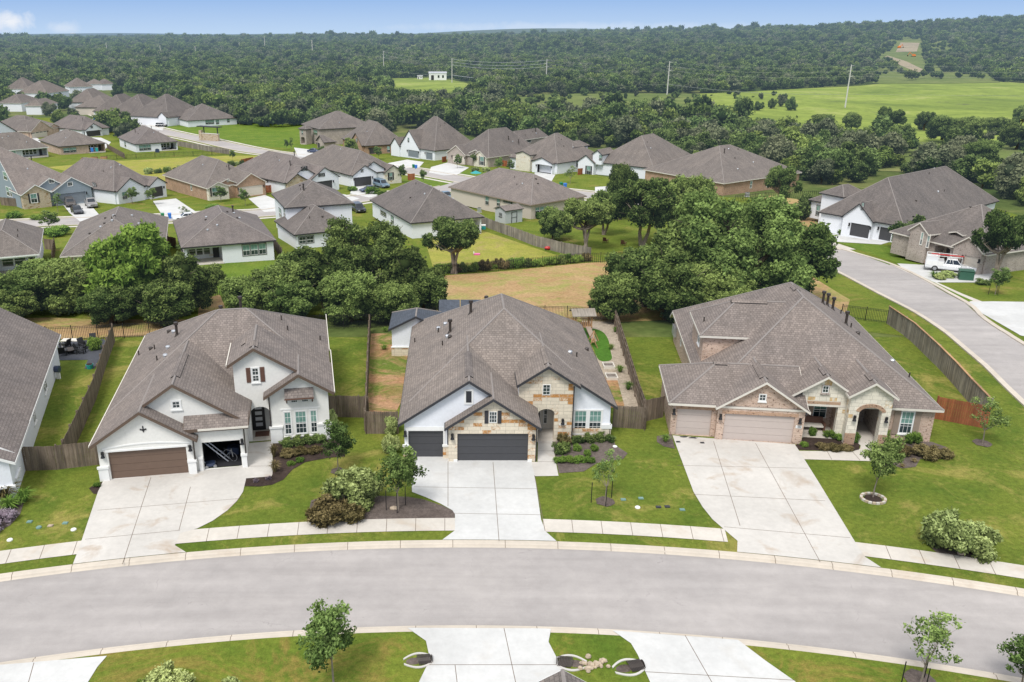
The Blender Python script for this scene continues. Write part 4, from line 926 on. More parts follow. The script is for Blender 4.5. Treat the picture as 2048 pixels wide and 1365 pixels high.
# ------------------------------------------------------------------ ground & flat work
def drape(name,pts,m,off,kind='structure',world=False,joints=None,thick=0,smooth=0,lab=None):
    P=[tuple(p) if world else G(*p) for p in pts]
    if smooth:
        n=len(P); Q=[]
        for i in range(n):
            a,b,c,d=P[i-1],P[i],P[(i+1)%n],P[(i+2)%n]
            for k in range(smooth):
                t=k/smooth; t2=t*t;t3=t2*t
                Q.append(tuple(.5*((2*b[j])+(-a[j]+c[j])*t+(2*a[j]-5*b[j]+4*c[j]-d[j])*t2+(-a[j]+3*b[j]-3*c[j]+d[j])*t3) for j in(0,1)))
        P=Q
    bm=bmesh.new(); vs=[bm.verts.new((x,y,0)) for x,y in P]
    tris=tessellate_polygon([[Vector((x,y,0)) for x,y in P]])
    for t in tris:
        try: bm.faces.new([vs[i] for i in t])
        except Exception: pass
    ys=[p[1] for p in P]
    for y,_ in GY:
        if min(ys)<y<max(ys): bmesh.ops.bisect_plane(bm,geom=bm.verts[:]+bm.edges[:]+bm.faces[:],plane_co=(0,y,0),plane_no=(0,1,0))
    far=max(ys)>900
    if far:
        for k in range(900,5000,60):
            if min(ys)<k<max(ys): bmesh.ops.bisect_plane(bm,geom=bm.verts[:]+bm.edges[:]+bm.faces[:],plane_co=(0,k,0),plane_no=(0,1,0))
        xs=[p[0] for p in P]
        for k in range(-2000,3000,60):
            if min(xs)<k<max(xs): bmesh.ops.bisect_plane(bm,geom=bm.verts[:]+bm.edges[:]+bm.faces[:],plane_co=(k,0,0),plane_no=(1,0,0))
    bm.normal_update()
    for f in bm.faces:
        if f.normal.z<0: f.normal_flip()
    if thick:
        be=[e for e in bm.edges if len(e.link_faces)==1]
        r=bmesh.ops.extrude_edge_only(bm,edges=be); lowv={v for v in r['geom'] if isinstance(v,bmesh.types.BMVert)}
    else: lowv=set()
    for v in bm.verts: v.co.z=gz(v.co.x,v.co.y)+off-(thick if v in lowv else 0)
    me=bpy.data.meshes.new(name); bm.to_mesh(me); bm.free(); me.materials.append(M[m])
    o=bpy.data.objects.new(name,me); COL.objects.link(o)
    if kind: o['kind']=kind
    if joints:
        mb=MB()
        for a,b in joints:
            a=Vector(a if world else G(*a)); b=Vector(b if world else G(*b)); d=(b-a).normalized(); s=Vector((-d.y,d.x))*.016
            n=max(1,int((b-a).length/4))
            for k in range(n):
                p=a+(b-a)*k/n; q=a+(b-a)*(k+1)/n; zp=gz(*p)+off+.004; zq=gz(*q)+off+.004
                mb.poly([(p.x-s.x,p.y-s.y,zp),(q.x-s.x,q.y-s.y,zq),(q.x+s.x,q.y+s.y,zq),(p.x+s.x,p.y+s.y,zp)])
        mb.build('expansion_joint',M['joint'],o)
    return o
def strip(name,line,w,m,off,world=False,kind='structure',thick=0):
    "ribbon centred on a polyline"
    P=[Vector(p if world else G(*p)) for p in line]; L=[];Rr=[]
    for i,p in enumerate(P):
        d=(P[min(i+1,len(P)-1)]-P[max(i-1,0)]).normalized(); s=Vector((-d.y,d.x))*w/2; L.append(tuple(p+s)); Rr.append(tuple(p-s))
    return drape(name,L+Rr[::-1],m,off,kind,True,thick=thick)
def cr(line,n=6):
    Q=[]
    for i in range(len(line)-1):
        a=line[max(i-1,0)];b=line[i];c=line[i+1];d=line[min(i+2,len(line)-1)]
        for k in range(n):
            t=k/n;t2=t*t;t3=t2*t
            Q.append(tuple(.5*((2*b[j])+(-a[j]+c[j])*t+(2*a[j]-5*b[j]+4*c[j]-d[j])*t2+(-a[j]+3*b[j]-3*c[j]+d[j])*t3) for j in(0,1)))
    return Q+[line[-1]]
def off_line(P,w):
    P=[Vector(p) for p in P]; o=[]
    for i,p in enumerate(P):
        d=(P[min(i+1,len(P)-1)]-P[max(i-1,0)]).normalized(); o.append(tuple(p+Vector((-d.y,d.x))*w))
    return o
C0=(0.44,-57.3); R0_=99.3
def arc(r,a0,a1,n=60):
    return [(C0[0]+r*math.sin(a0+(a1-a0)*k/n),C0[1]+r*math.cos(a0+(a1-a0)*k/n)) for k in range(n+1)]
def ang(px,py):
    x,y=G(px,py); return math.atan2(x-C0[0],y-C0[1])
def ground():
    ys=[-60,-20,10,30,45,60,62]+[y for y,_ in GY if 62<y<=360]+[380,450,520,600,700,800,900]
    y=900
    while y<12000: y+=60 if y<2600 else (150 if y<5000 else 400); ys.append(y)
    mb=MB(); V=[]; nx=90
    rows=[]
    for y in ys:
        wd=max(300,y*1.4); row=[]
        for i in range(nx+1):
            x=wd*(2*i/nx-1); z=gz(x,y)-(.15 if y<=60 else 0 if y<62 else 0)
            if y>=900: z+=0
            row.append(len(V)); V.append((x,y,z))
        rows.append(row)
    Fc=[(rows[j][i],rows[j][i+1],rows[j+1][i+1],rows[j+1][i]) for j in range(len(rows)-1) for i in range(nx)]
    me=bpy.data.meshes.new('ground'); me.from_pydata(V,[],Fc); me.materials.append(M['ground'])
    o=bpy.data.objects.new('ground',me); COL.objects.link(o); o['kind']='structure'
def kerb_arc(name,r0,r1,a0,a1,flip=False):
    "rolled concrete kerb: low at the road side, back edge 12 cm higher"
    mb=MB(); n=90; J=MB()
    prof=[(0,-.125),(.28,-.115),(.36,-.03),(.45,0.0),(1,.004)]
    for k in range(n):
        t0=a0+(a1-a0)*k/n; t1=a0+(a1-a0)*(k+1)/n
        for (p,z),(q,w) in zip(prof,prof[1:]):
            ra=r0+(r1-r0)*p; rb=r0+(r1-r0)*q
            P=[(ra,t0,z),(ra,t1,z),(rb,t1,w),(rb,t0,w)]
            P=[(C0[0]+r*math.sin(t),C0[1]+r*math.cos(t),zz) for r,t,zz in P]
            mb.poly(P if (r1<r0) else P[::-1])
    o=mb.build(name,M['kerb']); o['kind']='structure'
    for f in o.data.polygons:
        pass
    k=a0
    while k<a1:
        for (p,z),(q,w) in zip(prof,prof[1:]):
            ra=r0+(r1-r0)*p; rb=r0+(r1-r0)*q; e=.00016
            P=[(ra,k-e,z+.004),(ra,k+e,z+.004),(rb,k+e,w+.004),(rb,k-e,w+.004)]
            J.poly([(C0[0]+r*math.sin(t),C0[1]+r*math.cos(t),zz) for r,t,zz in P])
        k+=3.05/r0
    J.build('expansion_joint',M['joint'],o)
def ring(name,r0,r1,a0,a1,m,off,joint=0):
    n=max(6,int(abs(a1-a0)*60)); P=arc(r0,a0,a1,n)+arc(r1,a0,a1,n)[::-1]
    js=[]
    if joint:
        k=a0+joint/r0
        while k<a1: js.append(((C0[0]+r0*math.sin(k),C0[1]+r0*math.cos(k)),(C0[0]+r1*math.sin(k),C0[1]+r1*math.cos(k)))); k+=joint/r0
    return drape(name,P,m,off,'structure',True,joints=js)
# ------------------------------------------------------------------ foliage
def uvs(a,b=None): return a
_rng=np.random.default_rng(7)
def leaf_mesh(name,clumps,n,size,seed,m,core=.74,flat=.8,up=.25,aspect=1.,tintb=0.,sub=0):
    rng=np.random.default_rng(seed); cl=np.array(clumps,dtype=float); 
    if sub:  # break every clump into ragged sub-clumps
        out=[]
        for c in cl:
            d=rng.normal(size=(sub,3)); d/=np.linalg.norm(d,axis=1)[:,None]; d[:,2]=d[:,2]*.75+.15
            rr=c[3]*rng.uniform(.28,.5,sub); out.append(np.c_[c[:3]+d*(c[3]-rr*.55)[:,None],rr])
        sm=np.concatenate(out)
    else: sm=cl
    w=sm[:,3]**2; w/=w.sum(); ci=rng.choice(len(sm),n,p=w); c=sm[ci]
    d=rng.normal(size=(n,3)); d[:,2]+=.2; d/=np.linalg.norm(d,axis=1)[:,None]
    rad=c[:,3]*(.35+.75*rng.random(n)+.32*(rng.random(n)**6)); pos=c[:,:3]+d*rad[:,None]*np.array([1,1,flat])
    pos+=rng.normal(size=(n,3))*size*.6
    nr=d*.7+rng.normal(size=(n,3))*.75+np.array([0,0,up]); nr/=np.linalg.norm(nr,axis=1)[:,None]
    t=np.cross(nr,rng.normal(size=(n,3))); t/=np.linalg.norm(t,axis=1)[:,None]; b=np.cross(nr,t)
    s=size*rng.uniform(.55,1.25,n); t=t*(s*aspect)[:,None]; b=b*(s*.6)[:,None]
    V=np.stack([pos-t,pos-b*1.,pos+t,pos+b*1.],1).reshape(-1,3)
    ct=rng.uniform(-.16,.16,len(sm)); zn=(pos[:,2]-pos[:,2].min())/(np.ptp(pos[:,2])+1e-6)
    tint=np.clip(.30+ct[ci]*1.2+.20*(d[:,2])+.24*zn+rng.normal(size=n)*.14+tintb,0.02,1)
    nf=n; faces=np.arange(nf*4).reshape(-1,4)
    Vs=[V];Fs=[faces.tolist()];T=[tint]
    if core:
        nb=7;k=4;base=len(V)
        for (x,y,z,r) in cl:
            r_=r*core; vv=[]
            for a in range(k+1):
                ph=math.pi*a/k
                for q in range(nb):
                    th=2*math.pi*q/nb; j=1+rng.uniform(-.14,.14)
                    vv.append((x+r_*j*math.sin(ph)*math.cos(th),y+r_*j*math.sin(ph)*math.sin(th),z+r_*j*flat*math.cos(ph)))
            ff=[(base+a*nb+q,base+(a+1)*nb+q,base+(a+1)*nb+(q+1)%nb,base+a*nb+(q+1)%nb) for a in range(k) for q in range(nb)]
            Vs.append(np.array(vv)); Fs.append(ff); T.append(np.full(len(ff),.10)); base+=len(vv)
    V=np.concatenate(Vs); FF=[f for l in Fs for f in l]; T=np.concatenate(T)
    me=bpy.data.meshes.new(name); me.vertices.add(len(V)); me.vertices.foreach_set('co',V.ravel().astype(np.float32))
    nl=len(FF)*4; me.loops.add(nl); me.loops.foreach_set('vertex_index',np.array(FF,dtype=np.int32).ravel())
    me.polygons.add(len(FF)); me.polygons.foreach_set('loop_start',np.arange(0,nl,4,dtype=np.int32)); me.polygons.foreach_set('loop_total',np.full(len(FF),4,dtype=np.int32))
    me.update(calc_edges=True)
    at=me.attributes.new('tint','FLOAT','FACE'); at.data.foreach_set('value',T.astype(np.float32))
    me.materials.append(m); return me
def clumps_crown(seed,rx,rz,zc,n,cr_=(.35,.55),low=-.4):
    rnd=random.Random(seed); C=[(0,0,zc+rz*.1,min(rx,rz)*.7)]
    tries=0
    while len(C)<n and tries<500:
        tries+=1
        a=rnd.uniform(0,2*math.pi); h=rnd.uniform(low,.85); q=math.sqrt(max(0,1-h*h))*rnd.uniform(.55,.82)
        r=rz*rnd.uniform(*cr_)
        C.append((math.cos(a)*q*rx,math.sin(a)*q*rx,zc+h*rz*.7,r))
    return C
def trunk_mesh(seed,C,h0,r,m,stems=1,lean=.3,limbs=7):
    rnd=random.Random(seed); mb=MB()
    for s in range(stems):
        a=rnd.uniform(0,6.28); o=(0 if stems==1 else .35)
        p=Vector((math.cos(a)*o*1.2,math.sin(a)*o*1.2,-.4)); q=p+Vector((rnd.uniform(-lean,lean),rnd.uniform(-lean,lean),h0*.5+.4)); t=q+Vector((rnd.uniform(-lean,lean),rnd.uniform(-lean,lean),h0*.5))
        mb.tube(p,q,r*1.25,r*.9,7); mb.tube(q,t,r*.9,r*.7,7)
        cs=rnd.sample(C[1:],min(limbs,len(C)-1))
        for c in cs:
            e=Vector(c[:3]); m1=t.lerp(e,.5)+Vector((0,0,-.1*(e-t).length)); mb.tube(t,m1,r*.55,r*.32,5,cap=False); mb.tube(m1,e,r*.32,r*.1,5)
            for k in range(2):
                e2=e+Vector((rnd.uniform(-1,1),rnd.uniform(-1,1),rnd.uniform(-.2,.8)))*c[3]*1.25; mb.tube(m1.lerp(e,.5),e2,r*.2,r*.05,4,cap=False)
    me=bpy.data.meshes.new('trunk'); me.from_pydata(mb.v,[],mb.f); me.materials.append(m); return me
def tree_proto(name,crown_me,trunk_me):
    r=bpy.data.objects.new(name,None); c=bpy.data.objects.new('crown',crown_me); t=bpy.data.objects.new('trunk',trunk_me)
    return (name,crown_me,trunk_me)
def put_tree(proto,x,y,s=1.,rz=0.,label=None,cat='tree',group=None,z=None,sz=None,name=None):
    nm,cm,tm=proto; r=thing(name or nm,label,cat,(x,y,(gz(x,y) if z is None else z)),group,rz); r.scale=(s,s,sz or s)
    for n_,me in (('crown' if cat=='tree' else 'foliage',cm),('trunk' if cat=='tree' else 'stem',tm)):
        if me is None: continue
        o=bpy.data.objects.new(n_,me); COL.objects.link(o); o.parent=r
    return r
PR={}
def protos():
    for i in range(5):   # spreading live oaks, unit: crown radius 5 m, height 8 m
        C=clumps_crown(10+i,4.4,4.0,4.0,22,(.22,.48),-.95)
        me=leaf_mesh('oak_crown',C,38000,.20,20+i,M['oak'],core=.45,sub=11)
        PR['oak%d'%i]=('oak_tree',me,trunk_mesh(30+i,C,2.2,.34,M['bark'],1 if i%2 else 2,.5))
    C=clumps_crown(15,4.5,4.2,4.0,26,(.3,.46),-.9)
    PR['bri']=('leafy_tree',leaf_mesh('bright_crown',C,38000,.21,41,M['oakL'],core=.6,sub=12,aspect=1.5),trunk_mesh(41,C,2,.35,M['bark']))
    C=clumps_crown(19,7.6,6.4,6.3,34,(.16,.38),-.95)
    PR['hug']=('oak_tree',leaf_mesh('huge_oak_crown',C,74000,.19,19,M['oak'],core=.36,sub=12),trunk_mesh(19,C,3.4,.5,M['bark'],2,.8,12))
    for i in range(2):   # airy open oak with visible limbs
        C=clumps_crown(50+i,4.5,3.4,4.9,18,(.28,.44),-.65)
        PR['ope%d'%i]=('oak_tree',leaf_mesh('open_crown',C,24000,.185,60+i,M['oak'],core=.4,sub=12),trunk_mesh(61+i,C,3.2,.26,M['barkP'],2+i,.7,9))
    for i in range(4):   # understorey / mid distance trees, radius 4 height 6.5
        C=clumps_crown(70+i,3.5,3.2,3.1,13,(.36,.58),-.9)
        PR['mid%d'%i]=('woodland_tree',leaf_mesh('mid_crown',C,6500,.30,80+i,M[['forest','forestL','forest','forestO'][i]],core=.66,sub=9),trunk_mesh(81+i,C,1.6,.2,M['bark'],1,.2,4))
    for i in range(3):   # small planted street trees, height 4
        C=clumps_crown(90+i,1.15,1.5,2.7,11,(.3,.5),-.8)
        PR['young%d'%i]=('young_tree',leaf_mesh('young_crown',C,4600,.09,95+i,M['young'],core=0,sub=8),trunk_mesh(91+i,C,1.2,.05,M['barkP'],1,.08,6))
    C=clumps_crown(99,1.0,1.7,2.7,10,(.26,.4),-.9); PR['thin']=('young_tree',leaf_mesh('thin_crown',C,1500,.075,99,M['young'],core=0,sub=6),trunk_mesh(99,C,1.2,.045,M['barkP'],1,.06,8))
    for nm,m_,n,sz in (('sage','sage',15000,.07),('rustS','rust',7000,.07),('lime','limeS',3600,.06),('bush','oakL',3800,.07),('oakbush','oak',3800,.08),('flow','flower',1500,.05)):
        C=clumps_crown(hash(nm)%97 if False else len(nm)*7+ord(nm[0]),.9,.75,.5,16,(.42,.62),-.8)
        PR[nm]=('shrub',leaf_mesh(nm+'_leaves',C,n,sz,ord(nm[0]),M[m_],core=.6,sub=10,flat=.9,up=.5),None)
    # ornamental grass clump
    rnd=random.Random(5)
    for nm,mt_ in (('grassy','limeS'),('straw','rust')):
        mb=MB(); T=[]
        for k in range(150):
            a=rnd.uniform(0,6.28); l=rnd.uniform(.5,1.); e=rnd.uniform(.15,.75); w=.016
            p=Vector((math.cos(a)*.08,math.sin(a)*.08,0)); q=Vector((math.cos(a)*e*.5,math.sin(a)*e*.5,l*.75)); t=Vector((math.cos(a)*e,math.sin(a)*e,l*(.95-.4*e))); s=Vector((-math.sin(a),math.cos(a),0))*w
            mb.poly([p-s,p+s,q+s,q-s]); mb.poly([q-s,q+s,t+s*.3,t-s*.3])
        me=bpy.data.meshes.new(nm); me.from_pydata(mb.v,[],mb.f); me.materials.append(M[mt_])
        at=me.attributes.new('tint','FLOAT','FACE'); at.data.foreach_set('value',[rnd.uniform(.3,.9) for _ in me.polygons]); PR[nm]=('grass_clump',me,None)
protos()
def tree_px(kind,px,py,h,r,label,group=None,seed=0,cat='tree',name=None):
    "photo pixel of the foot, height and crown radius in metres"
    base={'oak':(5,8),'bri':(5.4,8.2),'ope':(5,8.2),'hug':(8.6,12.6),'mid':(4.2,6.4),'you':(1.35,4.1),'thi':(1.2,4.2)}[kind[:3]]
    x,y=G(px,py); return put_tree(PR[kind],x,y,r/base[0],random.Random(seed+px*7+py).uniform(0,6.28),label,cat,group,sz=h/base[1],name=name)
def shrub_px(kind,px,py,w,h,label,group=None,cat='shrub',name=None):
    x,y=G(px,py); nm={'sage':'sage_shrub','rustS':'wild_shrub','lime':'low_hedge_shrub','bush':'leafy_shrub','oakbush':'dark_shrub','flow':'flowering_shrub','grassy':'grass_clump','straw':'grass_clump'}[kind]
    return put_tree(PR[kind],x,y,w/2/1.2 if kind not in('grassy','straw') else w/1.4,random.Random(px+py).uniform(0,6.28),label,cat,group,sz=h/1.45 if kind not in('grassy','straw') else h,name=name or nm)
# ------------------------------------------------------------------ fences
def resample(P,step):
    out=[];acc=0
    for (a,b) in zip(P,P[1:]):
        a=Vector(a);b=Vector(b);L=(b-a).length
        while acc<=L: out.append((a+(b-a)*(acc/L),(b-a).normalized())); acc+=step
        acc-=L
    return out
def wood_fence(pts,h,m,label,world=False,bw=.14,cap=None,post_side=1,seed=1,posts=2.4,wave=.0,name='wooden_fence'):
    P=[p if world else G(*p) for p in pts]; rnd=random.Random(seed)
    z0=gz(*P[0]); rt=thing(name,label,'fence',(P[0][0],P[0][1],z0)); mb=MB()
    for p,d in resample(P,bw+.012):
        s=Vector((-d.y,d.x)); z=gz(p.x,p.y); hh=h+rnd.uniform(-.025,.025)+wave*math.sin(p.x*1.3+p.y); q=p+d*bw; lean=rnd.uniform(-.008,.008)
        z2=gz(q.x,q.y); A=p-s*.011+s*lean;B=q-s*.011+s*lean;C=q+s*.011+s*lean;D=p+s*.011+s*lean
        mb.box8([(A.x,A.y,z-.1),(B.x,B.y,z2-.1),(C.x,C.y,z2-.1),(D.x,D.y,z-.1),(A.x,A.y,z+hh),(B.x,B.y,z2+hh),(C.x,C.y,z2+hh),(D.x,D.y,z+hh)])
    mb.build('board_panel',M[m],rt)
    rl=MB()
    for (a,b) in zip(P,P[1:]):
        a=Vector(a);b=Vector(b);d=(b-a).normalized();s=Vector((-d.y,d.x))*post_side
        for zz in (.3,h*.55,h-.3):
            za,zb=gz(*a)+zz,gz(*b)+zz; q0=a+s*.03;q1=b+s*.03;q2=b+s*.075;q3=a+s*.075
            rl.box8([(q0.x,q0.y,za),(q1.x,q1.y,zb),(q2.x,q2.y,zb),(q3.x,q3.y,za),(q0.x,q0.y,za+.09),(q1.x,q1.y,zb+.09),(q2.x,q2.y,zb+.09),(q3.x,q3.y,za+.09)])
    rl.build('rail',M[m],rt)
    if cap:
        cpm=MB()
        for (a,b) in zip(P,P[1:]):
            a=Vector(a);b=Vector(b);d=(b-a).normalized();s=Vector((-d.y,d.x))*.08; za,zb=gz(*a)+h+.02,gz(*b)+h+.02
            cpm.box8([(a.x-s.x,a.y-s.y,za),(b.x-s.x,b.y-s.y,zb),(b.x+s.x,b.y+s.y,zb),(a.x+s.x,a.y+s.y,za),(a.x-s.x,a.y-s.y,za+.04),(b.x-s.x,b.y-s.y,zb+.04),(b.x+s.x,b.y+s.y,zb+.04),(a.x+s.x,a.y+s.y,za+.04)])
        cpm.build('cap_board',M[cap],rt)
    first=None
    for p,d in resample(P,posts):
        s=Vector((-d.y,d.x))*post_side*.08; q=p+s; z=gz(p.x,p.y)
        if first is None:
            pm=MB(); pm.box(q.x-.05,q.x+.05,q.y-.05,q.y+.05,z-.2,z+h+.06); first=pm.build('post',M[m],rt); fq=(q.x,q.y,z)
        else:
            c=first.copy(); COL.objects.link(c); c.location=first.location+Vector((q.x-fq[0],q.y-fq[1],z-fq[2]))
    return rt
def iron_fence(pts,h,label,world=False,step=.16,r=.012,posts=2.4):
    P=[p if world else G(*p) for p in pts]; z0=gz(*P[0]); rt=thing('iron_fence',label,'fence',(P[0][0],P[0][1],z0)); mb=MB()
    for p,d in resample(P,step):
        z=gz(p.x,p.y); mb.box(p.x-r,p.x+r,p.y-r,p.y+r,z+.05,z+h)
    mb.build('picket',M['black'],rt)
    rl=MB()
    for (a,b) in zip(P,P[1:]):
        n=max(1,int((Vector(b)-Vector(a)).length/6))
        for k in range(n):
            a_=Vector(a).lerp(Vector(b),k/n);b_=Vector(a).lerp(Vector(b),(k+1)/n)
            for zz in (.2,h-.18,h-.03): rl.tube((a_.x,a_.y,gz(*a_)+zz),(b_.x,b_.y,gz(*b_)+zz),.02,n=4)
    rl.build('rail',M['black'],rt); first=None
    for p,d in resample(P,posts):
        z=gz(p.x,p.y)
        if first is None: pm=MB(); pm.box(p.x-.035,p.x+.035,p.y-.035,p.y+.035,z-.1,z+h+.1); first=pm.build('post',M['black'],rt); f=(p.x,p.y,z)
        else: c=first.copy(); COL.objects.link(c); c.location=first.location+Vector((p.x-f[0],p.y-f[1],z-f[2]))
    return rt
# ------------------------------------------------------------------ vehicles
def paint(name,c,metal=.3):
    m,nt,b=mat(name); b.inputs['Base Color'].default_value=c+(1,); b.inputs['Metallic'].default_value=metal; b.inputs['Roughness'].default_value=.32; b.inputs['Coat Weight'].default_value=.5
    return m
M['pGrey']=paint('car_paint_grey',(.10,.10,.11)); M['pDark']=paint('car_paint_dark',(.03,.035,.045)); M['pWhite']=paint('car_paint_white',(.72,.73,.74),0); M['pBlue']=paint('car_paint_blue_grey',(.17,.25,.32)); M['pSilv']=paint('car_paint_silver',(.38,.37,.36)); M['pNavy']=paint('car_paint_navy',(.04,.06,.12)); M['pBrn']=paint('car_paint_brown_grey',(.13,.115,.105))
M['tyre']=plain('tyre_rubber',(.02,.02,.02),.8); M['rim']=plain('wheel_rim',(.35,.36,.38),.35,.7); M['lampR']=plain('tail_lamp',(.4,.01,.01),.3); M['lampW']=plain('head_lamp',(.75,.78,.8),.2)
def vehicle(kind,px,py,heading,pm,label,L=4.8,W_=1.9,name=None,group=None,world=None):
    "heading: world angle (deg) of the nose; built nose along +x"
    x,y=world or G(px,py); z=g(y)+.05; rt=thing(name or {'sedan':'parked_car','suv':'parked_suv','truck':'pickup_truck','van':'parked_van'}[kind],label,{'sedan':'car','suv':'car','truck':'pickup truck','van':'van'}[kind],(x,y,z),group,R(heading))
    hw=W_/2
    if kind=='sedan': H0,H1=.88,1.42; secs=[(-L/2,.45,.80),(-L/2+.12,.28,.88),(-L*.3,.22,.92),(.0,.22,.9),(L*.22,.22,.88),(L/2-.25,.26,.72),(L/2,.40,.62)]; cab=((-L*.40,L*.20),(-L*.22,L*.04))
    elif kind=='suv': H0,H1=1.02,1.74; secs=[(-L/2,.5,.95),(-L/2+.1,.34,1.04),(-L*.3,.28,1.05),(0,.28,1.04),(L*.25,.28,1.04),(L/2-.18,.32,.95),(L/2,.45,.8)]; cab=((-L*.48,L*.24),(-L*.42,L*.10))
    elif kind=='van': H0,H1=1.05,1.95; secs=[(-L/2,.5,.98),(-L/2+.1,.34,1.05),(0,.3,1.06),(L*.3,.3,1.05),(L/2-.15,.34,.95),(L/2,.45,.8)]; cab=((-L*.48,L*.28),(-L*.45,L*.14))
    else: H0,H1=1.08,1.86; secs=[(-L/2,.6,1.04),(-L/2+.05,.42,1.08),(-L*.2,.4,1.08),(0,.4,1.08),(L*.28,.4,1.08),(L/2-.12,.42,1.04),(L/2,.5,.95)]; cab=((-L*.13,L*.22),(-L*.09,L*.10))
    mb=MB(); rings=[]
    for i,(xx,z0,z1) in enumerate(secs):
        q=hw*(.88 if i in(0,len(secs)-1) else 1.)
        rings.append([(xx,-q*.94,z0),(xx,-q,z0+.15),(xx,-q,z1-.14),(xx,-q*.9,z1),(xx,q*.9,z1),(xx,q,z1-.14),(xx,q,z0+.15),(xx,q*.94,z0)])
    for a,b in zip(rings,rings[1:]):
        for k in range(8):
            j=(k+1)%8; mb.poly([a[k],b[k],b[j],a[j]][::-1])
    mb.poly(rings[0]); mb.poly(rings[-1][::-1])
    off=Vector(rt.location)
    def bl(b,n,m,par=rt,**k):
        b.v=[tuple(Vector(v)+off) for v in b.v]; o=b.build(n,m,par,**k); return o
    bl(mb,'body',M[pm],bevel=.03)
    (b0,b1),(t0,t1)=cab; tw=hw*.76; c=MB(); zb=H0-.03
    lo=[(b0,-hw*.9,zb),(b1,-hw*.9,zb),(b1,hw*.9,zb),(b0,hw*.9,zb)]; hi=[(t0,-tw,H1),(t1,-tw,H1),(t1,tw,H1),(t0,tw,H1)]; c.box8(lo+hi); bl(c,'cabin',M[pm],bevel=.04)
    def lerp3(a,b,t): return tuple(a[i]+(b[i]-a[i])*t for i in range(3))
    for nm,(i,j) in (('windscreen',(1,2)),('rear_window',(3,0)),('side_window',(0,1)),('side_window',(2,3))):
        w=MB(); a,b,cc,d=lo[i],lo[j],hi[j],hi[i]; cen=Vector([sum(q[k] for q in (a,b,cc,d))/4 for k in range(3)]); n=(Vector(b)-Vector(a)).cross(Vector(d)-Vector(a)).normalized()*.012
        def pt(u,v): p0=lerp3(a,b,u);p1=lerp3(d,cc,u); return tuple(Vector(lerp3(p0,p1,v))+n)
        if 'side' in nm:
            for u0,u1 in ((.07,.48),(.52,.93)): w.poly([pt(u0,.18),pt(u1,.18),pt(u1,.88),pt(u0,.88)])
        else: w.poly([pt(.07,.12),pt(.93,.12),pt(.93,.9),pt(.07,.9)])
        bl(w,nm,M['carglass'])
    wr=.36 if kind=='sedan' else .40
    for sx in (-L*.30,L*.31):
        for sy in (-1,1):
            w=MB(); w.tube((sx,sy*(hw-.22),wr),(sx,sy*(hw+.012),wr),wr,n=14); wo=bl(w,'wheel',M['tyre'])
            w=MB(); w.tube((sx,sy*(hw-.1),wr),(sx,sy*(hw+.03),wr),wr*.6,n=10); w.v=[tuple(Vector(v)+off) for v in w.v]; w.build('rim',M['rim'],wo)
    for sy in (-1,1):
        w=MB(); w.box(L/2-.10,L/2-.0,sy*hw*.62-.2,sy*hw*.62+.2,secs[-1][2]-.2,secs[-1][2]-.03); bl(w,'headlight',M['lampW'])
        w=MB(); w.box(-L/2-.015,-L/2+.06,sy*hw*.7-.13,sy*hw*.7+.13,secs[0][2]-.28,secs[0][2]-.06); bl(w,'taillight',M['lampR'])
    w=MB(); w.box(L/2-.04,L/2+.02,-hw*.4,hw*.4,secs[-1][2]-.22,secs[-1][2]-.06); bl(w,'grille',M['black'])
    w=MB(); w.box(L/2-.1,L/2+.05,-hw*.86,hw*.86,.36,.52); w.box(-L/2-.05,-L/2+.1,-hw*.86,hw*.86,.36,.52); bl(w,'bumper',M['black' if kind!='sedan' else pm])
    if kind=='truck' :
        w=MB(); w.box(-L/2+.12,-L*.14,-hw*.78,hw*.78,.9,1.095); bl(w,'cargo_bed',M['black'])
        for sy in (-1,1): w=MB(); w.box(-L/2+.04,-L*.13,sy*hw*.86-.05,sy*hw*.86+.05,1.0,1.17); w.box(-L/2+.02,-L/2+.1,-hw*.8,hw*.8,1.0,1.17) if sy>0 else None; bl(w,'bed_side',M[pm])
    for sy in (-1,1):
        w=MB(); w.box(b1-.25,b1-.1,sy*(hw+.02)-.08,sy*(hw+.02)+.08,H0,H0+.16); bl(w,'wing_mirror',M[pm])
    return rt
def small(name,label,cat,px,py,builder,group=None,rz=0,world=None,par=None):
    x,y=world or G(px,py); z=gz(x,y); rt=thing(name,label,cat,(x,y,z),group)
    a=R(rz)
    def B(n,m,f,parent=None):
        mb=MB(); f(mb); mb.v=[(x+v[0]*math.cos(a)-v[1]*math.sin(a),y+v[0]*math.sin(a)+v[1]*math.cos(a),z+v[2]) for v in mb.v]; return mb.build(n,M[m] if isinstance(m,str) else m,parent or rt)
    builder(B); return rt
def bin_(col,px,py,label,rz=0):
    def f(B):
        B('bin_body',col,lambda m:m.box8([(-.26,-.3,.06),(.26,-.3,.06),(.26,.3,.06),(-.26,.3,.06),(-.33,-.4,1.0),(.33,-.4,1.0),(.33,.4,1.0),(-.33,.4,1.0)]))
        B('lid',col,lambda m:m.box8([(-.35,-.43,1.0),(.35,-.43,1.0),(.35,.43,1.0),(-.35,.43,1.0),(-.3,-.36,1.12),(.3,-.36,1.12),(.3,.4,1.12),(-.3,.4,1.12)]))
        for s in(-1,1): B('wheel','tyre',lambda m:m.tube((s*.25,.33,.12),(s*.31,.33,.12),.12,n=10))
    return small('wheelie_bin',label,'bin',px,py,f,rz=rz)
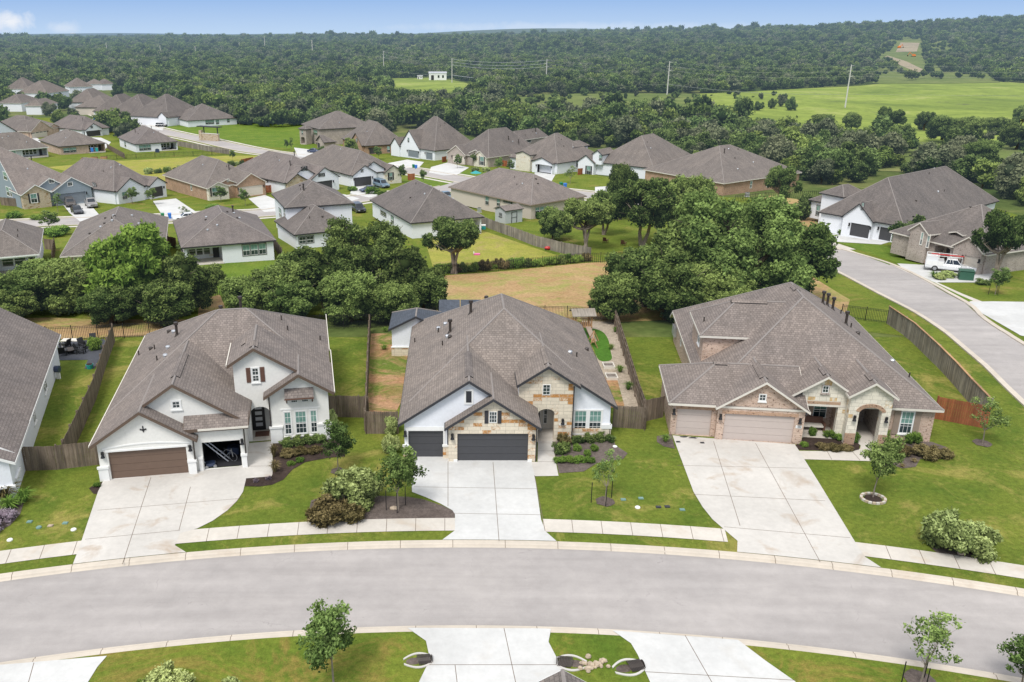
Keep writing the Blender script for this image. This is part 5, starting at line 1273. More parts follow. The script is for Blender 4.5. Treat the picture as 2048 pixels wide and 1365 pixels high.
# ================================================================== SETTING
ground()
AL,AR=-.62,.62
l2=lambda u,v:(u/2.275,580+v/2.275)
m2=lambda u,v:(640+u/2.275,580+v/2.275)
r2=lambda u,v:(1300+u/2.202,560+v/2.202)
P=arc(R0_+.6,AL,AR,70); drape('lawn',P+[(66,30),(66,79),(-66,79),(-66,30)],'grass',.004,world=True)
P=arc(R0_-7.45,AL,AR,70); drape('verge_lawn',P+[(62,12),(30,8),(-30,8),(-62,12)],'verge',.004,world=True)
drape('road',arc(R0_+.1,AL,AR,80)+arc(R0_-6.95,AL,AR,80)[::-1],'asphM',-.13,world=True)
kerb_arc('kerb',R0_,R0_+.62,AL,AR); kerb_arc('kerb',R0_-6.85,R0_-7.5,AL,AR)
drape('neighbourhood_lawn',[(-500,650),(-500,236),(120,236),(420,252),(600,258),(1000,318),(1450,395),(1620,400),(1700,380),(2000,420),(2500,560),(2500,760),(1500,640),(1000,640)],'grassD',.02)
# sidewalks along the front street
SW=[(-.5,ang(158,1115)),(ang(353,1080),ang(910,1050)),(ang(1086,1050),ang(1452,1070)),(ang(1713,1105),.55)]
for a,b in SW: ring('sidewalk',R0_+1.55,R0_+2.95,a,b,'walk',.03,1.75)
# driveways of the three front houses
def gz0(p): return G(*p)
kr=R0_+.60
def kpt(px,py): a=ang(px,py); return (C0[0]+kr*math.sin(a),C0[1]+kr*math.cos(a))
def drive(name,pts,kl,kr_,m,js,off=.035):
    W_=[]
    for p in pts:
        x,y=G(*p); r=math.hypot(x-C0[0],y-C0[1]); q=max(1,(R0_+.60)/r); W_.append((C0[0]+(x-C0[0])*q,C0[1]+(y-C0[1])*q))
    a0,a1=ang(*kl),ang(*kr_)
    A=[(C0[0]+(R0_+.59)*math.sin(a0+(a1-a0)*k/10),C0[1]+(R0_+.59)*math.cos(a0+(a1-a0)*k/10)) for k in range(11)]
    return drape(name,W_+A,m,off,'structure',True,joints=[(G(*a),G(*b)) for a,b in js])
drive('driveway',[(490,930),(492,960),(486,985),(474,1003),(455,1022),(425,1043),(395,1058),(360,1068),(350,1092),(370,1112)][::-1]+[(208,975)][:0]+[(470,935),(207,962),(196,985),(158,1098),(143,1138)],(140,1150),(370,1113),'concS',
  [((302,956),(245,1130)),((381,975),(358,1062)),((195,1022),(486,998)),((170,1080),(360,1062)),((207,963),(490,937))][:4])
drive('driveway',[(1113,1086),(1090,1063),(1082,1040),(1069,950),(1062,922),(905,919),(895,914),(822,913),(824,985),(850,995),(880,1008),(905,1022),(910,1030),(910,1062),(885,1083)],(885,1085),(1113,1088),'concN',
  [((896,924),(896,1014)),((986,926),(998,1083)),((828,975),(1073,979)),((908,1028),(1081,1031)),((1069,952),(1090,1063))])
drive('driveway',[(1764,1141),(1730,1115),(1713,1090),(1640,970),(1590,890),(1345,872),(1357,905),(1372,945),(1387,985),(1405,1015),(1425,1040),(1448,1060),(1475,1083),(1475,1108)],(1475,1112),(1766,1143),'concS',
  [((1427,884),(1480,1053)),((1511,888),(1640,1125)),((1355,932),(1615,938)),((1386,990),(1650,1003)),((1448,1055),(1700,1077))])
drape('path',[l2(1115,860),l2(1120,700),l2(1240,690),l2(1240,840),l2(1235,850)],'concS',.03,joints=[(l2(1118,805),l2(1240,803))])
drape('path',[m2(960,785),m2(990,785),m2(992,640),m2(1052,640),m2(1060,700),m2(1072,780),m2(1085,848),m2(968,850)],'concS',.03,joints=[(m2(990,783),m2(1072,785)),(m2(990,735),m2(1062,735))])
drape('path',[r2(655,755),r2(895,757),r2(925,745),r2(928,730),r2(918,712),r2(1000,715),r2(985,760),r2(975,800),r2(680,792)],'walk',.03,joints=[(r2(780,757),r2(800,793)),(r2(890,757),r2(925,797))])
# near-side driveways
drape('driveway',[(-200,1352),(0,1331),(214,1313),(195,1335),(172,1372),(150,1500),(-300,1500)],'concN',.03,joints=[((68,1327),(20,1500))])
drape('driveway',[(815,1257),(845,1257),(1076,1258),(1102,1259),(1097,1285),(1128,1345),(1175,1500),(820,1500),(838,1365),(860,1320),(852,1283)],'concN',.03,joints=[((858,1331),(1128,1331)),((1008,1258),(1060,1500)),((910,1331),(930,1500))])
drape('driveway',[(1225,1262),(1262,1265),(1476,1281),(1530,1322),(1590,1364),(1700,1500),(1350,1500),(1300,1365),(1275,1310),(1262,1288)],'concN',.03,joints=[((1290,1345),(1590,1362)),((1370,1272),(1500,1500))])
# planting beds
drape('mulch_bed',[l2(1112,895),l2(1180,897),l2(1240,888),l2(1290,865),l2(1330,820),l2(1390,785),l2(1500,765),l2(1570,760),l2(1560,640),l2(1270,670),l2(1243,700),l2(1240,845),l2(1118,860)],'mulch',.028)
drape('mulch_bed',[l2(405,905),l2(440,880),l2(500,872),l2(470,930),l2(425,930)],'mulch',.028)
drape('mulch_bed',[m2(-60,1050),m2(-40,960),m2(60,930),m2(300,940),m2(400,943),m2(470,955),m2(560,985),m2(615,1012),m2(612,1040),m2(180,1052)],'mulchG',.028)
drape('mulch_bed',[m2(1057,690),m2(1330,665),m2(1345,710),m2(1400,745),m2(1380,770),m2(1260,790),m2(1200,828),m2(1087,836),m2(1075,780)],'mulchG',.028)
drape('mulch_bed',[r2(640,732),r2(680,690),r2(860,690),r2(900,705),r2(925,730),r2(920,750),r2(880,758),r2(655,750)],'mulch',.036)
drape('mulch_bed',[r2(1010,715),r2(1240,715),r2(1310,740),r2(1335,790),r2(1190,790),r2(1170,825),r2(1110,832),r2(1050,810),r2(985,800),r2(990,750)],'mulchG',.028)
drape('mulch_bed',[r2(30,690),r2(95,680),r2(110,745),r2(60,735),r2(30,715)],'mulchG',.028)
for px,py,rr in ((797,1020,.9),(1210,1004,.6),(1964,887,.62),(676,943,.5),(1840,1362,.7)):
    x,y=G(px,py); drape('mulch_ring',[(x+rr*(1+.12*math.sin(3*k))*math.cos(k*.5236),y+rr*(1+.1*math.cos(2*k))*math.sin(k*.5236)) for k in range(12)],'mulchG',.034,world=True)
drape('mulch_bed',[(-40,1080),(-40,990),(20,985),(50,1000),(40,1030),(20,1052)],'mulchG',.028)
drape('mulch_bed',[(1860,1095),(1980,1095),(1990,1112),(1960,1118),(1880,1112)],'mulchG',.028)
# back yards and open ground
drape('mulch_yard',[m2(232,200),m2(330,200),m2(330,300),m2(400,300),m2(375,500),m2(345,560),m2(215,570)],'dirtR',.03)
drape('gravel_yard',[m2(1180,120),m2(1340,125),m2(1400,350),m2(1445,500),m2(1470,560),m2(1330,530),m2(1290,420),m2(1230,220)],'gravel',.03)
drape('artificial_turf',[m2(1195,185),m2(1235,178),m2(1280,190),m2(1310,225),m2(1322,280),m2(1325,320),m2(1270,322),m2(1240,260)],'grassT',.05,smooth=4)
drape('dirt_strip',[m2(1290,400),m2(1350,400),m2(1385,530),m2(1320,540)],'dirtR',.04)
drape('dirt_field',[(862,640),(858,556),(900,551),(987,545),(1096,534),(1168,527),(1250,522),(1340,520),(1420,560),(1360,640),(1230,645),(1050,638)],'dirt',.03)
drape('dirt_strip',[(-80,682),(-80,640),(100,636),(200,640),(320,640),(395,640),(400,600),(440,590),(460,640),(600,650),(600,662),(300,672),(150,679)],'dirt',.03)
drape('dirt_strip',[(1600,560),(1625,555),(1650,570),(1700,600),(1690,632),(1640,625)],'dirt',.03)
drape('dirt_strip',[(1470,420),(1540,392),(1640,405),(1650,440),(1600,480),(1540,440)],'dirt',.03)
drape('yellow_meadow',[(95,335),(200,325),(320,318),(458,312),(600,312),(560,335),(480,352),(330,380),(240,372),(170,350)],'grassY',.03)
drape('bright_lawn',[(300,258),(370,249),(480,246),(610,250),(640,285),(620,300),(560,296),(500,292),(420,275)],'grassL',.03)
drape('lawn',[(395,530),(560,515),(570,575),(520,590),(440,592)],'grassL',.03)
drape('lawn',[(-60,555),(70,545),(75,590),(-60,600)],'grassL',.03)
drape('slate_patio',[l2(262,240),l2(470,225),l2(490,240),l2(430,360),l2(385,360),l2(400,320),l2(270,322)],'slate',.03)
drape('lawn',[(880,345),(960,340),(975,350),(920,358),(880,360)],'grassL',.04)
drape('lawn',[(805,360),(850,350),(905,362),(905,368),(855,378),(815,380)],'grassL',.04)
drape('yard_dry_grass',[(850,480),(960,460),(1050,490),(1110,510),(1165,520),(1100,530),(990,540),(870,548)],'grassY',.032)
# right-hand street and the street behind
RL=[(2250,985),(2048,803),(1975,732),(1858,640),(1787,601),(1731,572),(1665,538),(1600,512),(1540,490)]; RRt=[(2250,810),(2048,693),(1965.6,640),(1928,606),(1834,554),(1783,531),(1724,512),(1661,493.5),(1600,473),(1540,455)]
RLw=[G(*p) for p in RL]; RRw=[G(*p) for p in RRt]
drape('road',RLw+RRw[::-1],'asph',.05,world=True)
def kerb_line(pts,w=.35,name='kerb'):
    return strip(name,cr(pts,4),w,'kerb',.14,world=True,thick=.14)
kerb_line(off_line(RLw,.25),.5); kerb_line(off_line(RRw,-.25),.5)
SWR=[(1640,474),(1672,487),(1727,509),(1783,527),(1858,556),(1928,587),(1973,605),(2060,655),(2200,745)]
strip('sidewalk',off_line([G(*p) for p in SWR],-1.1),1.4,'walk',.045,world=True)
drape('verge_lawn',[(1660,492),(1745,516),(1783,529),(1779,531),(1724,511)],'grassL',.06)
drape('verge_lawn',[(1836,553),(1848,556),(1946,603),(1930,604)],'grassL',.06)
drape('driveway',[K for K in [cp('K',115,620),cp('K',410,606),cp('K',760,705),cp('K',690,725),cp('K',310,702),cp('K',230,690)]],'concN',.055)
drape('driveway',[(1794,528),(1850,531),(1990,540),(2010,560),(1960,566),(1870,566),(1838,556),(1812,543)],'concN',.056)
drape('driveway',[(1926,605),(1985,604),(2120,606),(2120,690),(2040,672),(1985,640),(1940,615)],'concN',.056)
drape('front_lawn',[cp('K',320,703),cp('K',680,730),cp('K',1000,760),cp('K',1040,895),cp('K',860,895)],'grassL',.05)
CL=[(180,222),(250,243),(310,260),(400,279),(500,301),(600,314),(700,326),(800,339),(880,352),(960,366),(1050,378),(1150,388),(1250,402),(1400,428),(1500,452),(1570,480),(1630,502)]
CW=cr([G(*p) for p in CL],5); strip('road',CW,8.2,'asph',.05,world=True)
for s in (-1,1):
    kerb_line(off_line([G(*p) for p in CL],s*4.3),.5)
    strip('sidewalk',off_line(CW,s*6.3),1.3,'walk',.05,world=True)
DL=[(-140,456),(40,449),(110,445),(200,442),(320,438),(420,432),(530,427),(620,414),(700,401),(780,391),(850,385),(905,376),(945,364)]
DW=cr([G(*p) for p in DL],5); strip('road',DW,8.0,'asph',.062,world=True)
for s in (-1,1):
    kerb_line(off_line([G(*p) for p in DL[:-1]],s*4.2),.45)
    strip('sidewalk',off_line(DW[:-12],s*6.0),1.3,'walk',.055,world=True)
for pts in ([(306,403),(352,398),(402,431),(380,438),(330,440)],[(497,398),(530,391),(556,402),(585,418),(570,423),(528,425)],[(122,405),(172,400),(205,438),(160,444),(140,428)],[(772,328),(814,320),(848,325),(838,336),(806,338),(788,334)],[(895,326),(938,336),(915,350),(888,352),(858,346),(862,335)],
            [(1070,346),(1111,350),(1098,372),(1058,372)],[(1190,375),(1240,372),(1260,400),(1190,392)],[(706,373),(744,374),(770,390),(738,396),(700,388)],[(588,296),(622,300),(640,318),(596,314)],[(63,272),(92,285),(70,296),(40,290)],[(168,275),(202,276),(222,285),(210,300),(178,290)],[(660,385),(690,390),(720,398),(700,404),(672,400)],[(285,245),(330,248),(325,262),(300,258)],[(215,232),(255,232),(262,246),(240,240)]):
    drape('driveway',pts,'concN',.072)
# far meadows
FM=[[(1400,188),(1500,184),(1600,178),(1720,172),(1800,164),(1960,163),(2300,178),(2300,320),(2048,285),(1900,285),(1750,283),(1620,276),(1540,264),(1460,246),(1400,232)],[(1030,190),(1180,188),(1400,188),(1400,240),(1250,235),(1100,234),(1000,226)],
    [(765,158),(860,156),(900,160),(960,172),(980,192),(900,206),(790,200)]]
FMr=[[(1720,257),(1900,260),(2300,292),(2300,375),(1900,348),(1740,342),(1650,324)],[(1745,168),(1740,120),(1800,108),(1880,112),(1960,140),(2000,166),(1900,168)],[(205,126),(215,116),(320,118),(330,126),(270,129)],[(515,118),(520,109),(600,107),(640,113),(640,124),(560,122)],[(725,112),(735,104),(800,102),(870,103),(880,112),(800,116)],[(20,148),(60,140),(175,142),(180,150),(90,155)],
     [(1600,118),(1620,108),(1690,107),(1690,118)],[(820,104),(880,100),(890,108)]]
for i,p in enumerate(FM): drape('meadow',p,'mead' if i!=1 else 'mead2',.12)
for p in FMr: drape('meadow',p,'mead2',.35 if min(q[1] for q in p)<170 else .1)
drape('dirt_track',[(1764,130),(1772,127),(1812,134),(1848,143),(1843,148),(1805,139)],'track',.5)
drape('dirt_track',[(1640,312),(1700,316),(1760,322),(1758,327),(1690,322),(1640,317)],'gravel',.25)
drape('dirt_patch',[(1788,123),(1796,116),(1834,117),(1830,123)],'track',.5)
# ================================================================== HOUSES
rtM=house_middle(); rtL,frL=house_left(); rtR,frR=house_right()
def neighbour():
    # long right-hand slope of the white house cut by the left frame edge
    e0=(-27.92,48.19); e1=(-35.12,70.86); an=math.degrees(math.atan2(e1[1]-e0[1],e1[0]-e0[0]))-90
    fr=Frame(e0,an,0); rt=house_root(fr,-7,10,'white stucco house cut off by the left edge, beside the dark patio'); D=math.hypot(e1[0]-e0[0],e1[1]-e0[1])
    rf=Roof(fr,[(-15.5,0,0,D)],[pl('R',0,2.75,P67),pl('L',-15.5,2.75,P67)])
    g2=Roof(fr,[(-6.5,0.02,-1.2,5)],[pl('R',.02,2.75,.5),pl('L',-6.5,2.75,.5)])
    mt=MB(); mf=MB(); rf.add(mt,mf); g2.add(mt,mf); mt.build('roof',M['shB'],rt); mf.build('fascia',M['white'],rt)
    w=MB(); fa=Face(fr,(-.4,.3),(-.4,D-.3)); wall(w,fa,2.65); f2=Face(fr,(-15,.3),(-.4,.3)); wall(w,f2,rf); wall(w,Face(fr,(-.4,D-.3),(-15,D-.3)),rf); wall(w,Face(fr,(-6.1,-.9),(-.4,-.9)),g2); wall(w,Face(fr,(-.4,-.9),(-.4,.5)),2.65)
    w.build('stucco_wall',M['stuccoW'],rt)
    for px,py in ((84,745),(66,820)):
        u,z=fa.uz(px,py); window(rt,fa,u-.5,1.0,.9 if py>800 else 1.4,1.1,1,2 if py>800 else 1,n=2,blind=0,trim=M['white'],tw=.06)
    L=MB(); fg=Face(fr,(-6.1,-.9),(-.4,-.9)); fg.box(L,3.5,5.85,.9,1.05,0,.14); fa.box(L,-.4,1.2,.9,1.05,0,.12); L.build('trim_band',M['white'],rt)
    vents(rt,fr,rf.z,[('p',-3,10),('b',-4,16),('p',-5,5)])
neighbour()
def near_roof():
    x,y=G(1125,1340,5.6); fr=Frame((x,y),0,0); rt=house_root(fr,0,-6,'dark grey shingled gable peak cut by the bottom edge, across the street','house')
    rf=Roof(fr,[(-4.6,4.6,-14,0)],[pl('L',-4.6,2.7,.63),pl('R',4.6,2.7,.63)])
    mt=MB(); mf=MB(); rf.add(mt,mf); mt.build('roof',M['shD'],rt); mf.build('fascia',M['white'],rt)
    w=MB()
    for a,b in (((-4.2,-13.6),(4.2,-13.6)),((4.2,-13.6),(4.2,-.3)),((4.2,-.3),(-4.2,-.3)),((-4.2,-.3),(-4.2,-13.6))): wall(w,Face(fr,a,b),rf)
    w.build('wall',M['stuccoW'],rt)
near_roof()
H_=mid_house
G_=lambda **k:dict(t='gable',**k)
W_=lambda f,r,**k:dict(t='win',f=f,r=r,**k)
H_('blue-grey sided house with a tan stone gable and two parked pickups on its drive','A',[((245,1085),(1235,975),(0,740),dict(h=3.1,gab='L'))],'blueside','shB','white',
   [G_(f='X',a=(250,1075),c=(668,1045),pr=1.4,m='stoneB',win=[(430,1075,495,1205,2)],shut='charc'),G_(f='X',a=(415,945),c=(915,865),pr=.25,ze=3.5,win=[(672,882,735,935)]),G_(f='X',a=(690,1030),c=(1235,975),pr=1.0,win=[(928,918,985,975)],gar=(800,1060,1165,1060),gm='doorG'),W_('Y',(50,785,92,885)),W_('Y',(88,965,125,1100)),W_('Y',(138,1000,160,1115))],seed=1)
H_('pale grey brick house with charcoal garage, between blue-grey and brown brick houses','A',[((1555,1045),(2140,935),(1175,845),dict(h=2.9,ap=(1640,625)))],'stuccoW','shB','charc',
   [G_(f='X',a=(1560,1045),c=(1950,990),pr=.5,win=[(1675,1045,1730,1160)],tr=0),G_(f='X',a=(1990,985),c=(2230,925),pr=.9,gar=(2010,1000,2225,1000),gm='doorM'),W_('Y',(1268,925,1284,990)),W_('Y',(1294,935,1310,990))],seed=2)
H_('brown brick house with a cream garage door and a pale stone corner','B',[((885,655),(1690,560),(385,470),dict(h=2.9,ap=(905,270)))],'brickO','shD','cream',
   [G_(f='X',a=(885,655),c=(1195,625),pr=.9,m='stoneR',win=[(990,650,1060,770)],shut='charc',p=.45),G_(f='X',a=(1010,540),c=(1315,530),pr=.15,ze=3.2,win=[(1188,535,1215,572)],p=.4),G_(f='X',a=(1275,612),c=(1690,560),pr=1.1,gar=(1345,650,1680,650),gm='doorC'),W_('Y',(692,600,710,688))],seed=3)
H_('white house with three gables and dark trim, behind the white two-storey house','Z',[((345,655),(765,600),(0,545),dict(h=2.9,ap=(285,437)))],'stuccoW','shB','charc',
   [G_(f='X',a=(350,652),c=(520,628),pr=.7,m='stoneB'),G_(f='X',a=(385,578),c=(605,535),pr=.1,ze=3.6,win=[(494,525,518,560)],shut='charc'),G_(f='X',a=(530,628),c=(765,600),pr=.9,win=[(630,578,655,606)],shut='charc',gar=(600,680,730,680),gm='doorM'),W_('Y',(205,620,220,650))],seed=4)
H_('white house with a near-black garage door and a pale stone end gable','E',[((765,838),(1415,770),(150,650),dict(h=2.9,ap=(580,520)))],'stuccoW','shD','charc',
   [G_(f='X',a=(905,700),c=(1210,690),pr=.1,ze=3.6,win=[(1012,682,1037,712)]),G_(f='X',a=(770,838),c=(1095,800),pr=.8,win=[(910,765,936,798)],gar=(805,880,1045,880),gm='doorM'),G_(f='X',a=(1180,800),c=(1412,770),pr=.8,m='stoneR',win=[(1272,805,1308,900)],shut='charc')],seed=5)
H_('two-storey grey-brown brick house at the left end of the back street','E',[((370,250),(1100,212),(250,178),dict(h=5.9,ap=(650,85))),((430,420),(600,408),(262,398),dict(h=2.9,gab='L')),((200,250),(290,240),(118,238),dict(h=5.6))],'brickG','shD','charc',
   [W_('Y',(302,262,348,318)),dict(t='gar',f='Y',b=1,r=(300,440,385,500),gm='doorM'),W_('Y',(150,270,165,318),b=2),dict(t='entry',f='Y',b=2,r=(142,400,190,400),top=2.6,d=1.5)],seed=6)
H_('orange-brown brick house flying a flag, between the two-storey brick and the white gabled house','E',[((955,462),(1500,430),(805,300),dict(h=2.9,ap=(1215,155)))],'brickO','shD','charc',
   [G_(f='Y',a=(955,465),c=(800,415),pr=.6,win=[(848,370,862,410)]),dict(t='gar',f='X',r=(1018,490,1088,590),gm='doorM'),dict(t='entry',f='Y',r=(930,450,880,450),top=2.5,d=1.5)],seed=7)
H_('large white house with a tall steep gable and two grey garage doors','E',[((1850,525),(2400,462),(1225,460),dict(h=3.1,ap=(1920,85)))],'stuccoW','shD','charc',
   [G_(f='Y',a=(1680,492),c=(1425,470),pr=.5,p=1.05,ze=3.1,m='stuccoW',gar=(1510,560,1670,560),gm='doorG',win=[(1508,362,1524,412,1)]),G_(f='Y',a=(1440,470),c=(1318,460),pr=.9,ze=3.0,p=1.),dict(t='gar',f='Y',r=(1740,560,1825,660),gm='doorG'),W_('Y',(1245,470,1278,562))],seed=8)
H_('grey-brown brick house with arched shuttered window, right of the large white gabled house','Q',[((580,462),(1130,385),(150,415),dict(h=2.9,ap=(680,145))),((865,285),(1225,232),(725,270),dict(h=5.8,ap=(905,105)))],'brickG','shD','cream',
   [G_(f='Y',a=(355,432),c=(150,415),pr=.7,gar=(340,450,190,450),gm='doorC'),G_(f='Y',a=(580,462),c=(430,440),pr=.6,m='stoneR',win=[(485,455,528,540)],shut='charc'),G_(f='Y',a=(520,380),c=(378,352),pr=.1,ze=3.6,p=.4),W_('X',(990,262,1035,300),b=1)],seed=9)
H_('modern white house with upper storey windows and an open garage holding two cars','Q',[((1320,525),(1800,450),(885,440),dict(h=3.,ap=(1350,195))),((1490,355),(1668,328),(1350,340),dict(h=5.9)),],'stuccoW','shD','charc',
   [G_(f='Y',a=(1300,548),c=(1070,500),pr=1.,ze=2.9,p=.35,m='stuccoW',gar=(1285,560,1100,560),gm=None),G_(f='Y',a=(1060,380),c=(890,370),pr=.8,ze=4.4,p=.3,m='stoneR'),W_('X',(1500,365,1585,425),b=1,n=3),W_('X',(1525,485,1548,560),b=0)],seed=10)
H_('white house with arched shuttered windows partly behind the tall oak','J',[((630,372),(1005,285),(10,332),dict(h=3.,ap=(490,92)))],'stuccoW','shD','charc',
   [G_(f='Y',a=(215,258),c=(122,250),pr=1.,ze=5.2,p=.7,win=[(164,262,188,302)],z0=2.5),G_(f='Y',a=(150,350),c=(2,332),pr=1.4,ze=2.9,p=.7,win=[(55,355,92,425)],shut='charc'),W_('X',(680,365,710,380))],seed=11)
H_('brown brick house with a wide hip roof at the edge of the woods','J',[((1230,500),(1895,405),(800,350),dict(h=2.9,ap=(1340,182)))],'brickO','shD','cream',[W_('X',(1448,480,1470,540)),W_('X',(1590,470,1610,530))],seed=12,pipes=6)
H_('large white house with an entry tower and charcoal garage doors on the right-hand street','K',[((885,568),(1700,350),(330,405),dict(h=3.,ap=(1100,82))),((375,320),(590,292),(208,275),dict(h=5.4)),((240,372),(430,346),(105,335),dict(h=3.))],'stuccoW','shD','charc',
   [G_(f='Y',a=(660,505),c=(388,432),pr=.8,ze=3.0,p=.95,gar=(432,560,632,560),gm='doorM',win=[(522,368,546,425,2)]),dict(t='gar',f='Y',r=(680,600,785,600),gm='doorM'),dict(t='entry',f='Y',b=1,r=(258,400,322,400),top=3.,d=2.,m='greyside'),W_('Y',(140,378,168,480),b=2),W_('Y',(180,388,205,488),b=2)],seed=13,pipes=7)
H_('brick house with a dormer and the white work truck on its drive','K',[((1600,812),(2250,720),(970,585),dict(h=2.9))],'brickG','shD','cream',
   [G_(f='Y',a=(1150,640),c=(970,585),pr=.8,m='brickG',win=[(1020,622,1052,722),(1075,640,1108,745)],p=.8),G_(f='Y',a=(1600,812),c=(1338,705),pr=.6,p=.75,gar=(1600,870,1395,870),gm='doorC'),G_(f='Y',a=(1352,592),c=(1232,560),pr=-2.5,ze=4.4,p=.3,m='stuccoB',z0=2.8),dict(t='entry',f='Y',r=(1300,690,1170,650),top=2.5,d=2.)],seed=14)
H_('white house with a covered furnished patio at the far left, below the street','h',[((-420,728),(475,650),None,dict(h=2.8,dep=17.))],'stuccoW','shD','white',[dict(t='patio',f='X',r=(-60,700,425,660),d=3.2),W_('R',(485,600,495,640))],seed=15)
H_('red brick house with many roof vents, behind the bright green tree','h',[((720,682),(1985,600),(775,280),dict(h=2.8,ap=(1310,235)))],'brickP','shD','cream',[W_('X',(900,692,985,745),n=2)],seed=16,pipes=12)
H_('white single-storey house with three large back windows and a shaded patio','I',[((375,638),(1520,545),(245,320),dict(h=2.8,ap=(862,215)))],'stuccoW','shB','charc',[dict(t='patio',f='X',r=(445,640,862,600),d=3.4),W_('X',(1122,582,1392,735),n=3,tm='charc')],seed=17,pipes=9)
H_('white two-storey house behind the middle clump of oaks','g',[((210,325),(805,285),(80,205),dict(h=5.7,ap=(430,100))),((290,555),(830,500),(215,475),dict(h=2.8,dep=12.))],'stuccoW','shD','charc',
   [W_('Y',(164,335,182,402)),W_('Y',(203,335,214,392)),W_('Y',(195,475,222,538)),W_('X',(335,562,455,632),n=2,b=1)],seed=18)
H_('white house with a deep corner patio, left of the beige house and small oak','g',[((1285,455),(1915,400),(850,262),dict(h=2.8,ap=(1290,150)))],'stuccoW','shD','charc',[dict(t='patio',f='X',r=(1725,425,1890,405),d=3.2),W_('Y',(1030,358,1076,392)),W_('Y',(1120,398,1140,455))],seed=19,pipes=7)
H_('long beige stucco house with a grey garden shed beside it','L',[((1065,445),(1680,345),(175,240),dict(h=2.9,ap=(890,102)))],'stuccoB','shB','taupe',[W_('X',(1108,450,1258,545),n=3),W_('Y',(558,345,596,445)),W_('Y',(685,375,720,458)),W_('Y',(755,395,862,430))],seed=20,pipes=7)
H_('grey-buff brick house with a windowed cream garage door, far left of the back rows','A',[((380,230),(880,160),(170,145),dict(h=2.8,ap=(510,22)))],'brickP','shD','cream',[G_(f='X',a=(385,230),c=(700,215),pr=.8,gar=(430,260,650,260),gm='doorC',glr=True),G_(f='X',a=(620,165),c=(820,140),pr=.1,ze=3.,win=[(688,155,706,182)],p=.4)],seed=21)
H_('cream house with a charcoal garage under a small gable, beside the dark roadside trees','A',[((1105,210),(1500,172),(880,130),dict(h=2.8,ap=(1190,18)))],'stuccoW','shB','charc',[G_(f='X',a=(1140,205),c=(1382,188),pr=.9,win=[(1240,152,1264,184)],gar=(1150,235,1372,235),gm='doorM')],seed=22)
H_('pale blue-grey house with a long covered porch at the left frame edge','A',[((-200,512),(665,440),None,dict(h=2.8,dep=13.,ap=(150,240)))],'greyside','shD','white',[dict(t='patio',f='X',r=(300,470,640,445),d=2.6),W_('X',(30,492,212,590),n=3)],seed=23)
H_('brick house with blue towels hanging in its back patio','A',[((805,435),(1450,385),(540,325),dict(h=2.8,ap=(1000,222)))],'brickP','shD','charc',[dict(t='patio',f='X',r=(1205,410,1435,392),d=2.8),W_('X',(872,445,1035,520),n=2)],seed=24,pipes=7)
H_('white house with a dining patio backing on the yellow meadow','D',[((470,880),(1070,840),(15,795),dict(h=2.8,ap=(590,652)))],'stuccoW','shB','charc',[dict(t='patio',f='X',r=(830,860,1040,845),d=3.),W_('X',(542,888,688,968),n=3),W_('Y',(335,850,352,912))],seed=25,pipes=7)
H_('white house with a dark-edged gable cut by the left frame edge in the back rows','A',[((-260,290),(235,225),None,dict(h=2.8,dep=10.,gab='F'))],'stuccoW','shD','charc',[],seed=26)
H_('long white house at the near end of the far row, its side facing the lawn','D',[((1190,560),(1880,520),(1110,440),dict(h=2.9,ap=(1460,325)))],'stuccoW','shD','charc',[W_('X',(1445,552,1552,608),n=3),W_('X',(1588,550,1620,605)),W_('X',(1738,532,1764,580))],seed=27,pipes=6)
AP1=[(1150,192),(940,190),(765,187),(380,202),(30,112)]
AP2=[(940,142),(1080,112),(1250,135),(1390,132),(80,106),(40,336),(430,405)]
for i,(n_,s2,s1,wm,lb) in enumerate([((930,520),(1520,450),(690,455),'stuccoW','cream gabled house second from the near end of the far row'),((640,470),(1080,400),(480,400),'stuccoB','tan gabled house third from the near end of the far row'),((360,435),(740,365),(190,380),'stuccoW','white gabled house in the middle of the far row'),((120,380),(420,330),(-60,330),'stuccoB','tan house of the far row behind the roadside tree'),
        ((-60,310),(210,265),(-240,275),'stuccoW','grey-roofed house with a white porch at the far end of the row')]):
    H_(lb,'D',[(n_,s2,s1,dict(h=3.8,ap=AP1[i]))],wm,'shD','charc',[G_(f='Y',a=(n_[0],n_[1]),c=((n_[0]+s1[0])/2,(n_[1]+s1[1])/2),pr=.9,p=.8,win=[])],seed=30+i)
for i,(n_,s2,s1,lb) in enumerate([((640,320),(1060,270),(600,215),'pale house with a stepped grey roof between the woods at upper left'),((940,235),(1270,225),(860,170),'grey-roofed house partly hidden behind the stepped roof house'),((1190,195),(1420,190),(1150,160),'small far grey roof with a white gable at the end of the upper row'),((1380,195),(1560,190),(1350,155),'last small grey roof at the end of the upper row'),
        ((60,262),(400,262),(20,200),'white-ended house with a long grey roof among the trees at upper left'),((-40,452),(290,455),(-120,400),'brown-roofed house half hidden by trees at the left frame edge'),((330,492),(560,492),(320,470),'small brown roof showing between the left woodland trees')]):
    H_(lb,'C',[(n_,s2,None,dict(h=4.5,dep=20.,ap=AP2[i]))],'stuccoW','shD','cream',[],seed=40+i,pipes=0)
